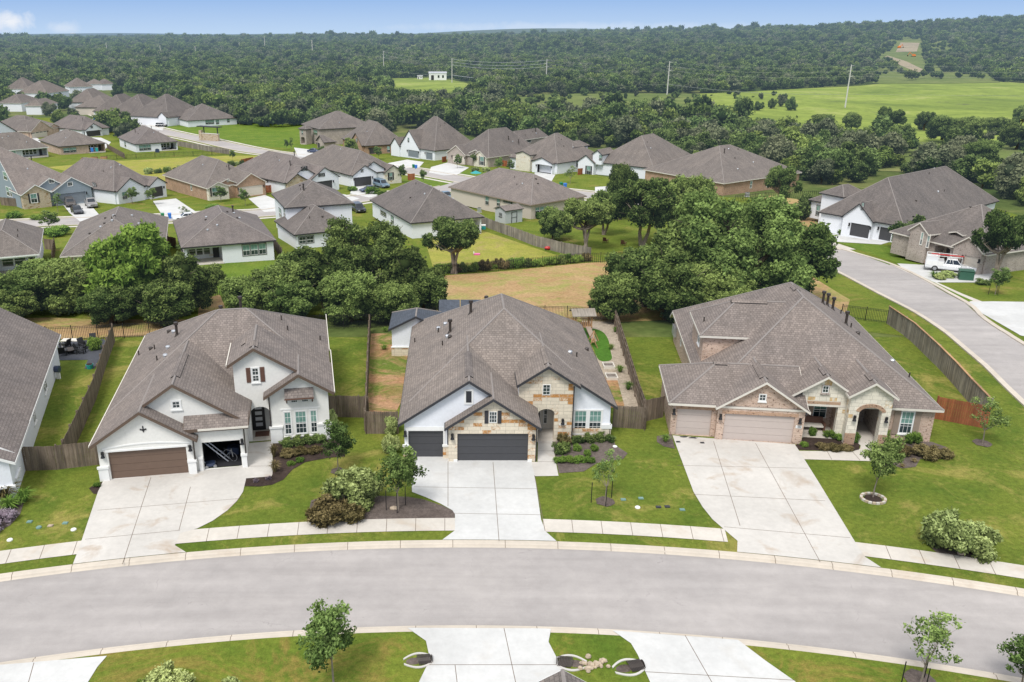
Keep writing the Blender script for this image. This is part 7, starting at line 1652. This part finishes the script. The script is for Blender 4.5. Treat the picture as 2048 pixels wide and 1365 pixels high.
# ================================================================== VEHICLES
def hd(a,b): p,q=G(*a),G(*b); return math.degrees(math.atan2(q[1]-p[1],q[0]-p[0]))
v=vehicle
v('suv',141,413,hd((128,400),(160,440)),'pBrn','brown-grey SUV nose-out on the blue-grey house drive',5.0,2.0)
v('truck',183,414,hd((165,398),(200,436)),'pSilv','tan-silver pickup on the right of the blue-grey house drive',5.8,2.05)
v('sedan',155,427,hd((135,412),(172,440)),'pDark','dark sedan behind the SUV on the blue-grey house drive',4.7,1.85)
v('sedan',372,441,hd((420,432),(320,438)),'pWhite','white car in the street beside the green and blue bins',4.7,1.85)
v('van',763,375,hd((740,370),(790,382)),'pBlue','blue-grey van on the near-black garage drive',5.4,2.0)
v('sedan',738,384,hd((765,384),(720,388)),'pNavy','navy car in front of the blue-grey van',4.5,1.8)
v('truck',891,400,hd((870,394),(915,408)),'pBlue','blue-grey pickup parked beside the beige house',5.8,2.0)
v('suv',717,424,hd((700,415),(735,432)),'pDark','dark SUV seen between the white two-storey house and the patio house',4.9,1.95)
v('sedan',629,306,hd((600,304),(660,306)),'pNavy','navy car outside the two-storey brick house',4.8,1.9)
v('suv',323,254,hd((300,252),(350,252)),'pDark','dark SUV parked near the far row of houses',4.9,1.95)
v('suv',234,236,hd((220,236),(250,236)),'pWhite','white SUV at the far row of houses',4.8,1.9)
for i,(u,pm_,lb) in enumerate(((1170,'pSilv','silver car on the left inside the open garage'),(1245,'pBlue','blue-grey car on the right inside the open garage'))):
    px,py=cp('Q',u,628); v('sedan',px,py-4,hd((1100,340),(1085,368)),pm_,lb,4.4,1.8)
def worktruck():
    px,py=cp('K',1275,952); h=hd(cp('K',1040,925),cp('K',1500,962)); rt=vehicle('truck',px,py,h,'pWhite','white crew-cab work truck with side toolboxes, ladder rack and red ladder',6.4,2.1,name='work_truck')
    rt['category']='work truck'; off=Vector(rt.location)
    def bl(b,n,m): b.v=[tuple(Vector(q)+off) for q in b.v]; return b.build(n,M[m],rt)
    w=MB(); w.box(-3.15,-.9,-1.06,1.06,.75,1.45); bl(w,'tool_body','pWhite')
    for sy in (-1,1):
        for k in range(3): w=MB(); w.box(-3.05+k*.72,-2.4+k*.72,sy*1.06-.02,sy*1.06+.02,.85,1.38); bl(w,'toolbox_door','white')
    w=MB(); w.box(-3.1,-1.7,-.9,.9,1.45,1.95); bl(w,'topper','pWhite')
    w=MB()
    for sy in (-1,1):
        w.tube((-3.1,sy*.95,2.2),(1.2,sy*.95,2.2),.04); 
        for xx in (-3.1,-1.6,-.2,1.2): w.tube((xx,sy*1.0,1.4 if xx<0 else 1.1),(xx,sy*.95,2.2),.035)
    for xx in (-3.1,-1.6,-.2,1.2): w.tube((xx,-.95,2.2),(xx,.95,2.2),.035)
    bl(w,'ladder_rack','white')
    w=MB()
    for yy in (-.45,-.1): w.tube((-2.6,yy,2.28),(1.4,yy,2.28),.045)
    for k in range(12): w.tube((-2.5+k*.34,-.45,2.28),(-2.5+k*.34,-.1,2.28),.03)
    bl(w,'ladder','red')
worktruck()
# ================================================================== BINS AND STREET THINGS
for c,px,py,lb in (('green',326,438,'green wheelie bin beside the pale grey house drive'),('blue',340,438,'blue wheelie bin beside the pale grey house drive'),('green',827,337,'green wheelie bin at the kerb by the white gabled house'),('blue',832,338,'blue wheelie bin at the kerb by the white gabled house'),('blue',631,314,'blue wheelie bin near the navy car'),('green',1122,374,'green wheelie bin on the lawn right of the open garage'),('blue',1130,376,'blue wheelie bin right of the green one near the open garage'),('green',164,402,'dark green bin against the blue-grey garage'),('blue',189,240,'blue wheelie bin near the far row')): bin_(c,px,py,lb,20)
def util(B):
    B('cabinet','utilG',lambda m:m.box8([(-.85,-.7,0),(.85,-.7,0),(.85,.7,0),(-.85,.7,0),(-.85,-.6,1.2),(.85,-.6,1.2),(.85,.7,1.3),(-.85,.7,1.3)]))
    B('lid','utilG',lambda m:m.box(-.9,.9,-.66,.74,1.28,1.34)); B('concrete_pad','conc',lambda m:m.box(-1.1,1.1,-1,1,-.1,.06))
small('utility_box','green transformer box on a concrete pad beside the work truck','utility box',1930,560,util,rz=-20)
def lidb(col,r=.2,sq=False):
    def f(B):
        if sq: B('cover',col,lambda m:m.box(-r,r,-r*.7,r*.7,-.02,.07)); B('rim',col,lambda m:m.box(-r*1.15,r*1.15,-r*.85,r*.85,-.02,.045))
        else: B('cover',col,lambda m:m.tube((0,0,-.02),(0,0,.08),r,n=12)); B('rim',col,lambda m:m.tube((0,0,-.02),(0,0,.05),r*1.2,n=12))
    return f
for i,(px,py,c,sq,lb) in enumerate([l2(45,1140)+('white',0,'white utility cap at the left edge of the lawn'),l2(335,1093)+('white',0,'white utility cap nearest the left driveway'),l2(177,1083)+('utilc',0,'teal utility cap on the left lawn'),l2(135,1057)+('utilc',1,'teal utility cover on the left lawn'),l2(297,1063)+('utilc',1,'teal flat cover right of the others on the left lawn'),l2(230,1075)+('rock',1,'tan meter cover on the left lawn'),
    m2(1445,992)+('white',0,'white utility cap on the centre lawn'),m2(1380,956)+('utilc',1,'teal flat cover, left on the centre lawn'),m2(1460,950)+('utilc',1,'teal flat cover, right on the centre lawn'),m2(1540,990)+('charc',1,'dark meter box cover, left of two'),m2(1580,988)+('charc',1,'dark meter box cover, right of two'),r2(142,1014)+('utilc',1,'teal flat cover beside the dark meter boxes'),m2(1342,715)+('white',0,'white cap at the corner of the centre house bed')]):
    small('utility_cover',lb,'utility cover',px,py,lidb(c,.14,sq))
# stone ring round the tree
def ringstones(B):
    for k in range(20):
        a=k*math.pi/10
        B('edging_stone','walk' if k%2 else 'rock',lambda m:m.box8([(math.cos(a+d)*r*.82,math.sin(a+d)*r*.72,z*.8) for z in (0,.17) for d,r in ((-.14,.78),(.14,.78),(.14,.98),(-.14,.98))]))
    B('mulch','mulch',lambda m:m.tube((0,0,0),(0,0,.06),.52,n=16))
small('stone_tree_ring','oval ring of edging stones round a young tree on the right-hand lawn','stone ring',1746,999,ringstones)
# yard items, centre house
def shed_slate():
    fr=Frame(G(*m2(322,300)),-1,0); a=G(*m2(322,302)); rt=thing('garden_shed','white garden shed with a slate-coloured hip roof and stone plinth behind the centre house','shed',(a[0],a[1],g(a[1]))); fr=Frame(a,0,g(a[1]))
    h=2.75; rf=Roof(fr,[(-.1,4.9,-.35,4.6)],[pl('L',-.1,h,.5),pl('R',4.9,h,.5),pl('B',4.6,h,.5)]); mt=MB();mf=MB(); rf.add(mt,mf); mt.build('roof',M['shBlue'],rt); mf.build('fascia',M['charc'],rt)
    w=MB(); f=Face(fr,(.15,0),(4.6,0)); wall(w,f,rf); wall(w,Face(fr,(.15,4.3),(.15,0)),h-.05); wall(w,Face(fr,(4.6,0),(4.6,4.3)),h-.05); wall(w,Face(fr,(4.6,4.3),(.15,4.3)),h-.05); w.build('wall',M['stuccoW'],rt)
    p=MB(); f.box(p,-.06,4.5,-.2,.85,0,.07); Face(fr,(.15,4.3),(.15,0)).box(p,0,4.36,-.2,.85,0,.06); p.build('stone_plinth',M['stoneW'],rt); q=MB(); f.box(q,-.1,4.5,.85,.97,0,.12); q.build('ledge',M['white'],rt)
shed_slate()
def pavilion():
    a=G(*m2(548,126),2.9); x0,y0=a[0],a[1]+2.6; w=9.2; rt=thing('patio_pavilion','black slatted-panel pavilion roof on posts behind the centre house','pavilion',(x0,y0,g(y0))); z=g(y0)
    x0+= -.2; zt=2.9
    mb=MB()
    for k in range(3): mb.box8([(x0+k*2.1+.03,y0-2.6,z+zt),(x0+k*2.1+2.05,y0-2.6,z+zt),(x0+k*2.1+2.05,y0+1.,z+zt+.7),(x0+k*2.1+.03,y0+1.,z+zt+.7),(x0+k*2.1+.03,y0-2.6,z+zt+.08),(x0+k*2.1+2.05,y0-2.6,z+zt+.08),(x0+k*2.1+2.05,y0+1.,z+zt+.78),(x0+k*2.1+.03,y0+1.,z+zt+.78)])
    mb.build('roof_panel',M['shBlue'],rt)
    fm=MB(); fm.box(x0-.06,x0+6.3,y0-2.68,y0-2.6,z+zt-.15,z+zt+.1); fm.build('beam',M['black'],rt)
    for xx in (x0,x0+3.1,x0+6.2):
        for yy in (y0-2.5,y0+.9): p=MB(); p.box(xx-.07,xx+.07,yy-.07,yy+.07,z,z+zt+(.0 if yy<y0 else .7)); p.build('post',M['black'],rt)
pavilion()
def playhouse(B):
    for sx in(-1,1):
        for sy in(-1,1): B('post','fenceO',lambda m:m.box(sx*.8-.07,sx*.8+.07,sy*.6-.07,sy*.6+.07,0,2.2))
    B('roof','fenceG',lambda m:(m.box8([(-1.2,-.95,2.1),(1.2,-.95,2.1),(1.2,0,2.6),(-1.2,0,2.6),(-1.2,-.95,2.18),(1.2,-.95,2.18),(1.2,0,2.68),(-1.2,0,2.68)]),m.box8([(-1.2,0,2.6),(1.2,0,2.6),(1.2,.95,2.1),(-1.2,.95,2.1),(-1.2,0,2.68),(1.2,0,2.68),(1.2,.95,2.18),(-1.2,.95,2.18)])))
    B('deck','fenceO',lambda m:m.box(-.9,.9,-.7,.7,.9,1.))
    for k in range(9): B('rail_slat','fenceO',lambda m:m.box(-.85+k*.2,-.77+k*.2,-.68,-.63,1.,1.6))
    B('slide','taupe',lambda m:m.box8([(.2,-.7,.9),(.7,-.7,.9),(.9,-3.,.05),(.4,-3.,.05),(.2,-.7,1.),(.7,-.7,1.),(.9,-3.,.15),(.4,-3.,.15)]))
small('play_tower','cedar play tower with grey roof beside the artificial turf','play tower',*m2(1190,200),playhouse,rz=5)
def swing(B):
    B('beam','fenceO',lambda m:m.tube((-1.2,0,1.0),(1.2,0,1.0),.06))
    for sx in (-1.2,1.2):
        for sy in (-.5,.5): B('leg','fenceO',lambda m:m.tube((sx,0,1.),(sx,sy,0),.05))
    B('seat','fenceO',lambda m:m.box(-.5,.5,-.2,.2,.4,.46))
small('wooden_bench_swing','small wooden swing frame on the artificial turf','swing',*m2(1243,250),swing,rz=80)
def rbed(B):
    for (a,b,c,d) in ((-.5,.5,-.58,-.5),(-.5,.5,.5,.58),(-.5,-.42,-.5,.5),(.42,.5,-.5,.5)): B('side_board','cream',lambda m:m.box(a,b,c,d,0,.28))
    B('soil','mulchG',lambda m:m.box(-.42,.42,-.5,.5,0,.15)); B('divider','cream',lambda m:m.box(-.42,.42,-.02,.02,.1,.2))
small('raised_garden_bed','whitewashed raised garden bed nearest the turf','raised bed',*m2(1312,352),rbed); small('raised_garden_bed','whitewashed raised garden bed nearer the front','raised bed',*m2(1325,402),rbed)
def chair(m0):
    def f(B):
        B('seat',m0,lambda m:m.box8([(-.3,-.35,.36),(.3,-.35,.36),(.3,.3,.28),(-.3,.3,.28),(-.3,-.35,.41),(.3,-.35,.41),(.3,.3,.33),(-.3,.3,.33)]))
        B('backrest',m0,lambda m:m.box8([(-.3,.25,.3),(.3,.25,.3),(.3,.32,.3),(-.3,.32,.3),(-.3,.55,1.),(.3,.55,1.),(.3,.6,1.),(-.3,.6,1.)]))
        for sx in (-1,1):
            B('armrest',m0,lambda m:m.box(sx*.36-.06,sx*.36+.06,-.4,.4,.56,.6)); B('leg',m0,lambda m:m.box(sx*.34-.03,sx*.34+.03,-.38,-.3,0,.58)); B('leg',m0,lambda m:m.box(sx*.34-.03,sx*.34+.03,.25,.33,0,.58))
    return f
def table(m0,w=.6,l=.6,h=.45,t='top'):
    def f(B):
        B('table_top',m0,lambda m:m.box(-w,w,-l,l,h-.05,h))
        for sx in (-1,1):
            for sy in(-1,1): B('leg',m0,lambda m:m.box(sx*(w-.08)-.03,sx*(w-.08)+.03,sy*(l-.08)-.03,sy*(l-.08)+.03,0,h-.05))
    return f
for i,(u,v_,rz,lb) in enumerate(((285,300,200,'black garden chair nearest the white wall'),(300,265,250,'black garden chair at the back left of the fire pit'),(368,290,100,'black garden chair right of the fire pit'),(385,268,60,'black garden chair nearest the fence'),(425,250,20,'black garden chair at the back corner of the slate patio'))): small('garden_chair',lb,'chair',*l2(u,v_),chair('black'),rz=rz)
def pit(B): B('bowl','black',lambda m:m.tube((0,0,.2),(0,0,.45),.35,.55,12)); B('base','black',lambda m:m.tube((0,0,0),(0,0,.2),.3,.25,8)); B('rim','bronze',lambda m:m.tube((0,0,.42),(0,0,.47),.58,n=12))
small('fire_pit','round dark fire pit among the black garden chairs','fire pit',*l2(322,290),pit)
small('picnic_table','pale picnic table behind the fire pit','table',*l2(330,258),table('cream',.9,.4,.7))
small('planter','teal pot beside the slate patio','planter',*l2(410,358),lambda B:(B('pot','teal',lambda m:m.tube((0,0,0),(0,0,.4),.25,.33,10)),B('soil','mulch',lambda m:m.tube((0,0,.38),(0,0,.42),.28,n=10))))
small('hose_reel','dark blue hose reel at the corner of the white left-edge house','hose reel',*l2(268,405),lambda B:(B('reel','pNavy',lambda m:m.tube((-.2,0,.9),(.2,0,.9),.3,n=10)),B('stand','white',lambda m:m.box(-.15,.15,-.1,.1,0,.7))))
def bench(B):
    B('seat','cream',lambda m:m.box(-.75,.75,-.3,.3,.38,.5)); B('backrest','shutB',lambda m:m.box(-.8,.8,.28,.36,.3,1.)); 
    for sx in(-1,1): B('armrest','shutB',lambda m:m.box(sx*.82-.05,sx*.82+.05,-.35,.35,.0,.68))
bx_,by_=frR.W(10.7,2.2); small('porch_bench','brown porch bench with a white cushion under the porch gable','bench',0,0,bench,world=(bx_,by_),rz=-7.5)
# things inside the open single garage
gx=lambda x,y: frL.W(x,y)
def bike(B):
    for xx in (-.5,.5): B('wheel','rim',lambda m:[m.tube((xx+.33*math.cos(k*.524),0,.34+.33*math.sin(k*.524)),(xx+.33*math.cos((k+1)*.524),0,.34+.33*math.sin((k+1)*.524)),.022,n=4) for k in range(12)])
    B('frame','galv',lambda m:(m.tube((-.5,0,.34),(-.05,0,.8),.025),m.tube((-.05,0,.8),(.4,0,.8),.025),m.tube((.4,0,.95),(.5,0,.34),.025),m.tube((-.05,0,.34),(.4,0,.8),.025)))
    B('handlebar','black',lambda m:m.tube((.38,-.25,.98),(.38,.25,.98),.02)); B('saddle','black',lambda m:m.box(-.2,.05,-.07,.07,.86,.92))
small('bicycle','bicycle leaning across the open single garage','bicycle',0,0,bike,world=gx(8.0,1.6),rz=-20)
small('step_ladder','pale metal ladder lying at a slant in the open garage','ladder',0,0,lambda B:(B('rail','galv',lambda m:m.tube((-1,0,1.7),(.5,0,.1),.045)),B('rail','galv',lambda m:m.tube((-.9,.35,1.7),(.6,.35,.1),.045)),[B('rung','galv',lambda m:m.tube((-1+k*.25,0,1.7-k*.265),(-.9+k*.25,.35,1.7-k*.265),.025)) for k in range(6)]),world=gx(7.6,1.2),rz=10)
small('push_mower','dark lawn mower with grey wheels at the left of the open garage','lawn mower',0,0,lambda B:(B('deck','pNavy',lambda m:m.box(-.3,.3,-.25,.25,.1,.32)),[B('wheel','rim',lambda m:m.tube((sx*.28,sy*.28,.12),(sx*.28,sy*.34,.12),.12,n=10)) for sx in(-1,1) for sy in (-1,1)],B('handle','galv',lambda m:m.tube((-.3,0,.3),(-1.,0,1.1),.025))),world=gx(6.95,.85),rz=20)
small('storage_box','navy storage box at the back of the open garage','box',0,0,lambda B:(B('box_body','pNavy',lambda m:m.box(-.4,.4,-.3,.3,0,.5)),B('lid','pNavy',lambda m:m.box(-.43,.43,-.33,.33,.5,.56))),world=gx(8.4,2.6))
# sundry
def acunit(B): B('casing','galv',lambda m:m.box(-.4,.4,-.4,.4,.05,.9)); B('grille','charc',lambda m:m.tube((0,0,.9),(0,0,.94),.34,n=12)); B('pad','conc',lambda m:m.box(-.5,.5,-.5,.5,-.05,.05))
small('air_conditioner','grey air conditioner beside the beige house wall','air conditioner',*cp('L',490,525),acunit); small('air_conditioner','dark air conditioner behind the brown brick house by the woods','air conditioner',*cp('J',1425,612),acunit)
def gshed():
    N0=cp('L',778,655); a=G(*N0); b=G(*cp('L',965,632)); zz=g(a[1]); fr=Frame(a,math.degrees(math.atan2(b[1]-a[1],b[0]-a[0])),zz); w=math.hypot(b[0]-a[0],b[1]-a[1]); D=3.2; h=2.5
    rt=thing('garden_shed','grey wooden garden shed with double door beside the beige house','shed',(a[0],a[1],zz)); rf=Roof(fr,[(-.2,w+.2,-.2,D+.2)],[pl('F',-.2,h,.35),pl('B',D+.2,h,.35)],.08); mt=MB();mf=MB(); rf.add(mt,mf,.12); mt.build('roof',M['shB'],rt); mf.build('fascia',M['charc'],rt)
    mw=MB(); F_=[Face(fr,p,q) for p,q in (((0,0),(w,0)),((w,0),(w,D)),((w,D),(0,D)),((0,D),(0,0)))]
    for f in F_: wall(mw,f,rf,z0=-.1)
    mw.build('wall',M['greyside'],rt); d=MB()
    for a0,a1,b0,b1 in ((w*.35,w*.38,0,2.),(w*.65,w*.68,0,2.),(w*.35,w*.68,2.,2.08),(w*.35,w*.68,1.,1.06)): F_[0].box(d,a0,a1,b0,b1,0,.05)
    d.build('door_frame',M['charc'],rt); window(rt,F_[3],D*.4,1.2,.8,.6,2,1,blind=0,trim=M['charc'],tw=.05)
gshed()
def monument(B):
    B('stone_panel','stoneB',lambda m:m.box(-4,4,-.4,.4,0,2.6)); B('stone_pier','stoneB',lambda m:m.box(-5.2,-4,-.6,.6,0,3.8)); B('cap','cream',lambda m:m.box(-4.1,4.1,-.5,.5,2.6,2.8))
    for xx in (-3,3.6): B('post','charc',lambda m:m.box(xx-.15,xx+.15,-.15,.15,2.8,5.2))
    B('pergola_roof','charc',lambda m:m.box(-5.5,5.,-1.2,1.2,5.2,5.5))
small('entrance_monument','tan stone neighbourhood entrance wall with a flat dark canopy on the bright lawn','monument',422,282,monument,rz=-25)
small('basketball_hoop','white basketball backboard on a pole before the blue-grey garage','basketball hoop',*cp('A',835,1200),lambda B:(B('pole','black',lambda m:m.tube((0,0,0),(0,0,3.),.06)),B('backboard','white',lambda m:m.box(-.8,.8,-.3,-.25,2.7,3.6)),B('hoop','orange',lambda m:[m.tube((.23*math.cos(k*.785),-.55+.23*math.sin(k*.785),2.9),(.23*math.cos((k+1)*.785),-.55+.23*math.sin((k+1)*.785),2.9),.02,n=4) for k in range(8)])),rz=-30)
small('flag','small red and white flag on a pole by the orange-brown brick garage','flag',*cp('E',905,560),lambda B:(B('pole','galv',lambda m:m.tube((0,0,0),(.5,-.3,2.9),.03)),B('cloth','red',lambda m:m.box(.3,.36,-.9,-.2,1.2,2.5)),B('cloth_stripe','white',lambda m:m.box(.27,.39,-.75,-.55,1.2,2.5))))
small('patio_umbrella','closed teal umbrella seen behind the beige house roof','umbrella',*cp('Q',440,720),lambda B:(B('canopy','teal',lambda m:m.tube((0,0,2.2),(0,0,2.8),1.5,.1,8)),B('pole','galv',lambda m:m.tube((0,0,0),(0,0,2.8),.04))))
for i,(u,w_,c) in enumerate(((1265,60,'blue'),(1330,60,'teal'))): small('hanging_towel','%s towel hanging in the brick house patio'%('blue' if i==0 else 'turquoise'),'towel',*cp('A',u,540),lambda B:(B('cloth','blue' if i==0 else 'teal',lambda m:m.box(-.45,.45,-.03,.03,.9,2.2)),B('rail','galv',lambda m:m.tube((-.6,0,2.2),(.6,0,2.2),.03))))
for i,(k_,u,v_,lb) in enumerate((('I',620,770,'dark patio chair left in the shaded white patio'),('I',740,780,'pale-armed patio chair in the shaded white patio'),('I',560,770,'dark patio chair deepest in the shaded patio'),('h',160,860,'dark chair on the far-left patio'),('h',250,840,'dark chair right on the far-left patio'),('A',110,560,'dark chair on the long porch'),('D',880,960,'dark dining chair on the meadow patio'),('D',960,960,'dark dining chair right on the meadow patio'))): small('patio_chair',lb,'chair',*cp(k_,u,v_),chair('black' if i!=1 else 'cream'),rz=180+i*20)
small('patio_table','dark round table on the far-left patio','table',*cp('h',205,850),table('black',.6,.6,.7)); small('patio_table','dark dining table on the meadow patio','table',*cp('D',920,955),table('black',1.,.5,.72))
small('covered_grill','black covered grill beside the meadow patio','grill',*cp('D',785,992),lambda B:(B('cover','pNavy',lambda m:m.box8([(-.7,-.35,0),(.7,-.35,0),(.7,.35,0),(-.7,.35,0),(-.6,-.25,1.1),(.6,-.25,1.1),(.6,.25,1.1),(-.6,.25,1.1)])),B('lid','black',lambda m:m.ball((0,0,1.1),.5,.3,.2))))
for px,py,lb in ((cp('A',1155,615)+('orange-tan planter box, left of three behind the brick patio',)),(cp('A',1290,605)+('orange-tan planter box, middle of three behind the brick patio',)),(cp('A',1420,600)+('orange-tan planter box, right of three behind the brick patio',))): small('planter_box',lb,'planter',px,py,lambda B:(B('box','fenceO',lambda m:m.box(-1,1,-.4,.4,0,.7)),B('soil','mulch',lambda m:m.box(-.92,.92,-.33,.33,.6,.72))))
small('cooler_box','teal cooler with white lid beside the corner patio column','cooler',*cp('L',532,715),lambda B:(B('cooler_body','teal',lambda m:m.box(-.45,.45,-.35,.35,0,.7)),B('lid','white',lambda m:m.box(-.47,.47,-.37,.37,.7,.85))))
small('kids_toy','pink plastic toy on the dry back yard','toy',*cp('L',462,1000),lambda B:(B('seat','pink',lambda m:m.box(-.5,.5,-.3,.3,0,.25)),B('backrest','white',lambda m:m.box(-.5,-.4,-.3,.3,.2,.5))))
small('kids_toy','red ride-on toy beside the grey fence','toy',*cp('L',1245,945),lambda B:(B('body','red',lambda m:m.ball((0,0,.35),.5,.3,.3)),B('wheel','tyre',lambda m:m.tube((-.3,-.3,.15),(-.3,.3,.15),.15))))
small('bird_feeder','dark bird feeder on a thin pole on the bright back lawn','bird feeder',*cp('I',1040,810),lambda B:(B('pole','black',lambda m:m.tube((0,0,0),(0,0,1.9),.02)),B('feeder','black',lambda m:(m.tube((0,0,1.2),(0,0,1.7),.14),m.tube((0,0,1.7),(0,0,1.9),.22,.02)))))
for u,v_,lb in ((945,770,'brown lawn chair, left under the oaks'),(1042,785,'brown lawn chair, right under the oaks')): small('lawn_chair',lb,'chair',860+u/2.6947,200+v_/2.6947,chair('shutB'),rz=150)
# culvert ends on the near verge
def culvert(px,py,lb,rz,s=1.):
    def f(B):
        def head(m,sd):
            n=10
            if 1:
                for k in range(n):
                    t0=k/n;t1=(k+1)/n; q=lambda t:(-1.0+2.0*t, sd*(.62*math.sin(math.pi*(.08+.8*t))))
                    a=q(t0);b=q(t1); w=.16*sd
                    m.box8([(a[0]*s,a[1]*s,-.25),(b[0]*s,b[1]*s,-.25),(b[0]*s,(b[1]+w)*s,-.25),(a[0]*s,(a[1]+w)*s,-.25),(a[0]*s,a[1]*s,.05),(b[0]*s,b[1]*s,.05),(b[0]*s,(b[1]+w)*s,.05),(a[0]*s,(a[1]+w)*s,.05)])
        B('headwall','conc',lambda m:head(m,-1)); B('headwall','conc',lambda m:head(m,1))
        def pipe(m):
            for k in range(9):
                x0=.1+k*.1; m.tube((x0*s,0,-.05),((x0+.07)*s,0,-.03),.48*s,.46*s,12,cap=False); m.tube(((x0+.07)*s,0,-.04),((x0+.1)*s,0,-.04),.40*s,.40*s,12)
        B('corrugated_pipe','bronze',pipe); B('mud','mulchG',lambda m:m.ball((-.3*s,0,-.02),.7*s,.45*s,.05,10,4))
    return small('culvert_end',lb,'culvert',px,py,f,rz=rz)
culvert(836,1322,'corrugated culvert end left of the wide near driveway',8,.68); culvert(1143,1327,'corrugated culvert end right of the wide near driveway',172,.72); culvert(1257,1336,'corrugated culvert end left of the slanting near driveway',14,.74)
rnd=random.Random(4)
for k in range(34):
    px=1178+rnd.gauss(0,1)*14+8; py=1330+rnd.gauss(0,1)*7; r=rnd.uniform(.07,.16)
    small('loose_rock','tan loose rock piled between the two culvert ends','rock',px,py,lambda B:B('stone','rock',lambda m:m.ball((0,0,r*.5),r,r*rnd.uniform(.7,1.1),r*.7,6,4)),group='rocks between the culvert ends',rz=rnd.uniform(0,180))
small('garden_rock','pale rock in the mulch beside the young tree','rock',*m2(337,1000),lambda B:B('stone','rock',lambda m:m.ball((0,0,.1),.3,.18,.14,7,5)))
for u,v_,lb in ((1370,1210,'tan edging rock under the sage, left'),(1455,1222,'tan edging rock under the sage, right')): small('garden_rock',lb,'rock',*r2(u,v_),lambda B:B('stone','rock',lambda m:m.ball((0,0,.1),.25,.16,.14,7,5)))
def hinges(px,py,lb):
    return
# driveway marks: two small drain covers and a dark oil stain on the right drive
for u,v_,lb in ((124,716,'small dark drain cover on the right driveway, left of two'),(230,720,'small dark drain cover on the right driveway, right of two')): small('drain_cover',lb,'drain cover',*r2(u,v_),lidb('charc',.13,True))
def blob(px,py,rx,ry,seed,m='charc'):
    x,y=G(px,py); q=random.Random(seed); drape('oil_stain',[(x+rx*(1+q.uniform(-.3,.3))*math.cos(k*.45),y+ry*(1+q.uniform(-.3,.3))*math.sin(k*.45)) for k in range(14)],m,.042,world=True)
blob(1368,875,.32,.13,1); blob(1386,877,.3,.14,2)
# ================================================================== CAMERA, LIGHT, SKY
cam=bpy.data.cameras.new('camera'); co=bpy.data.objects.new('camera',cam); COL.objects.link(co); co.location=(0,0,H); co.rotation_euler=(math.pi/2-TH,0,0)
cam.sensor_width=36; cam.lens=36*F/2048; cam.shift_x=(1024-CX)/2048; cam.clip_end=30000; cam.clip_start=.5; scn.camera=co
SE,SR=R(56),R(205)
w=bpy.data.worlds.new('World'); scn.world=w; w.use_nodes=True; nt=w.node_tree; bg=nt.nodes['Background']
sk=nt.nodes.new('ShaderNodeTexSky'); sk.sky_type='NISHITA'; sk.sun_disc=False; sk.sun_elevation=SE; sk.sun_rotation=SR; sk.air_density=1.; sk.dust_density=1.2; sk.ozone_density=1.5; sk.altitude=200
tc=nt.nodes.new('ShaderNodeTexCoord'); sx=nt.nodes.new('ShaderNodeSeparateXYZ'); nt.links.new(tc.outputs['Generated'],sx.inputs[0])
# pale haze toward the horizon and thin high cloud veil
c1=mixc(nt,SKYMIX,sk.outputs[0],ramp(nt,sx.outputs['Z'],[(0,SKY0),(.035,SKY1),(.15,SKY2),(.6,SKY3)]))
# small cloud low on the left
def cloud(az,el,wa,we,amt):
    d=Vector((math.sin(R(az))*math.cos(R(el)),math.cos(R(az))*math.cos(R(el)),math.sin(R(el))))
    vm=nt.nodes.new('ShaderNodeVectorMath'); vm.operation='SUBTRACT'; nt.links.new(tc.outputs['Generated'],vm.inputs[0]); vm.inputs[1].default_value=d
    mp=nt.nodes.new('ShaderNodeVectorMath'); mp.operation='MULTIPLY'; nt.links.new(vm.outputs[0],mp.inputs[0]); mp.inputs[1].default_value=(1/R(wa),1/R(wa),1/R(we))
    ln=nt.nodes.new('ShaderNodeVectorMath'); ln.operation='LENGTH'; nt.links.new(mp.outputs[0],ln.inputs[0])
    n_=noise(nt,38.,6,.62,tc.outputs['Generated'],.4)
    q=math_(nt,'SUBTRACT',math_(nt,'MULTIPLY',n_,2.0),ln.outputs['Value'])
    return ramp(nt,q,[(0.02,(0,0,0)),(.75,(amt,)*3)])
for az,el,wa,we,am in ((-26.2,.55,1.3,.75,.85),(-28.6,.1,.9,.25,.7),(-23.6,.25,1.2,.45,.35),(8,.3,14,.35,.25)):
    c1=mixc(nt,cloud(az,el,wa,we,am),c1,CLOUDC)
nt.links.new(c1,bg.inputs[0]); bg.inputs[1].default_value=SKYST
sun=bpy.data.lights.new('sun','SUN'); so=bpy.data.objects.new('sun',sun); COL.objects.link(so); sun.energy=SUNE; sun.angle=R(SUNA); sun.color=(1,.965,.92)
# Nishita rotation: azimuth measured clockwise from +Y
dv=Vector((math.sin(SR)*math.cos(SE),math.cos(SR)*math.cos(SE),math.sin(SE))); so.rotation_euler=(-dv).to_track_quat('-Z','Y').to_euler(); so.location=(0,0,100)
scn.view_settings.view_transform='Standard'; scn.view_settings.look='None'; scn.view_settings.exposure=0
scn.cycles.max_bounces=5; scn.cycles.diffuse_bounces=3; scn.cycles.glossy_bounces=2; scn.cycles.transmission_bounces=2
scn.cycles.transparent_max_bounces=4
import re as _re
for o in scn.objects:
    if o.get('label') and len(_re.findall(r'[A-Za-z]+',o['label']))>16: print('LONG',o.name,o['label'])
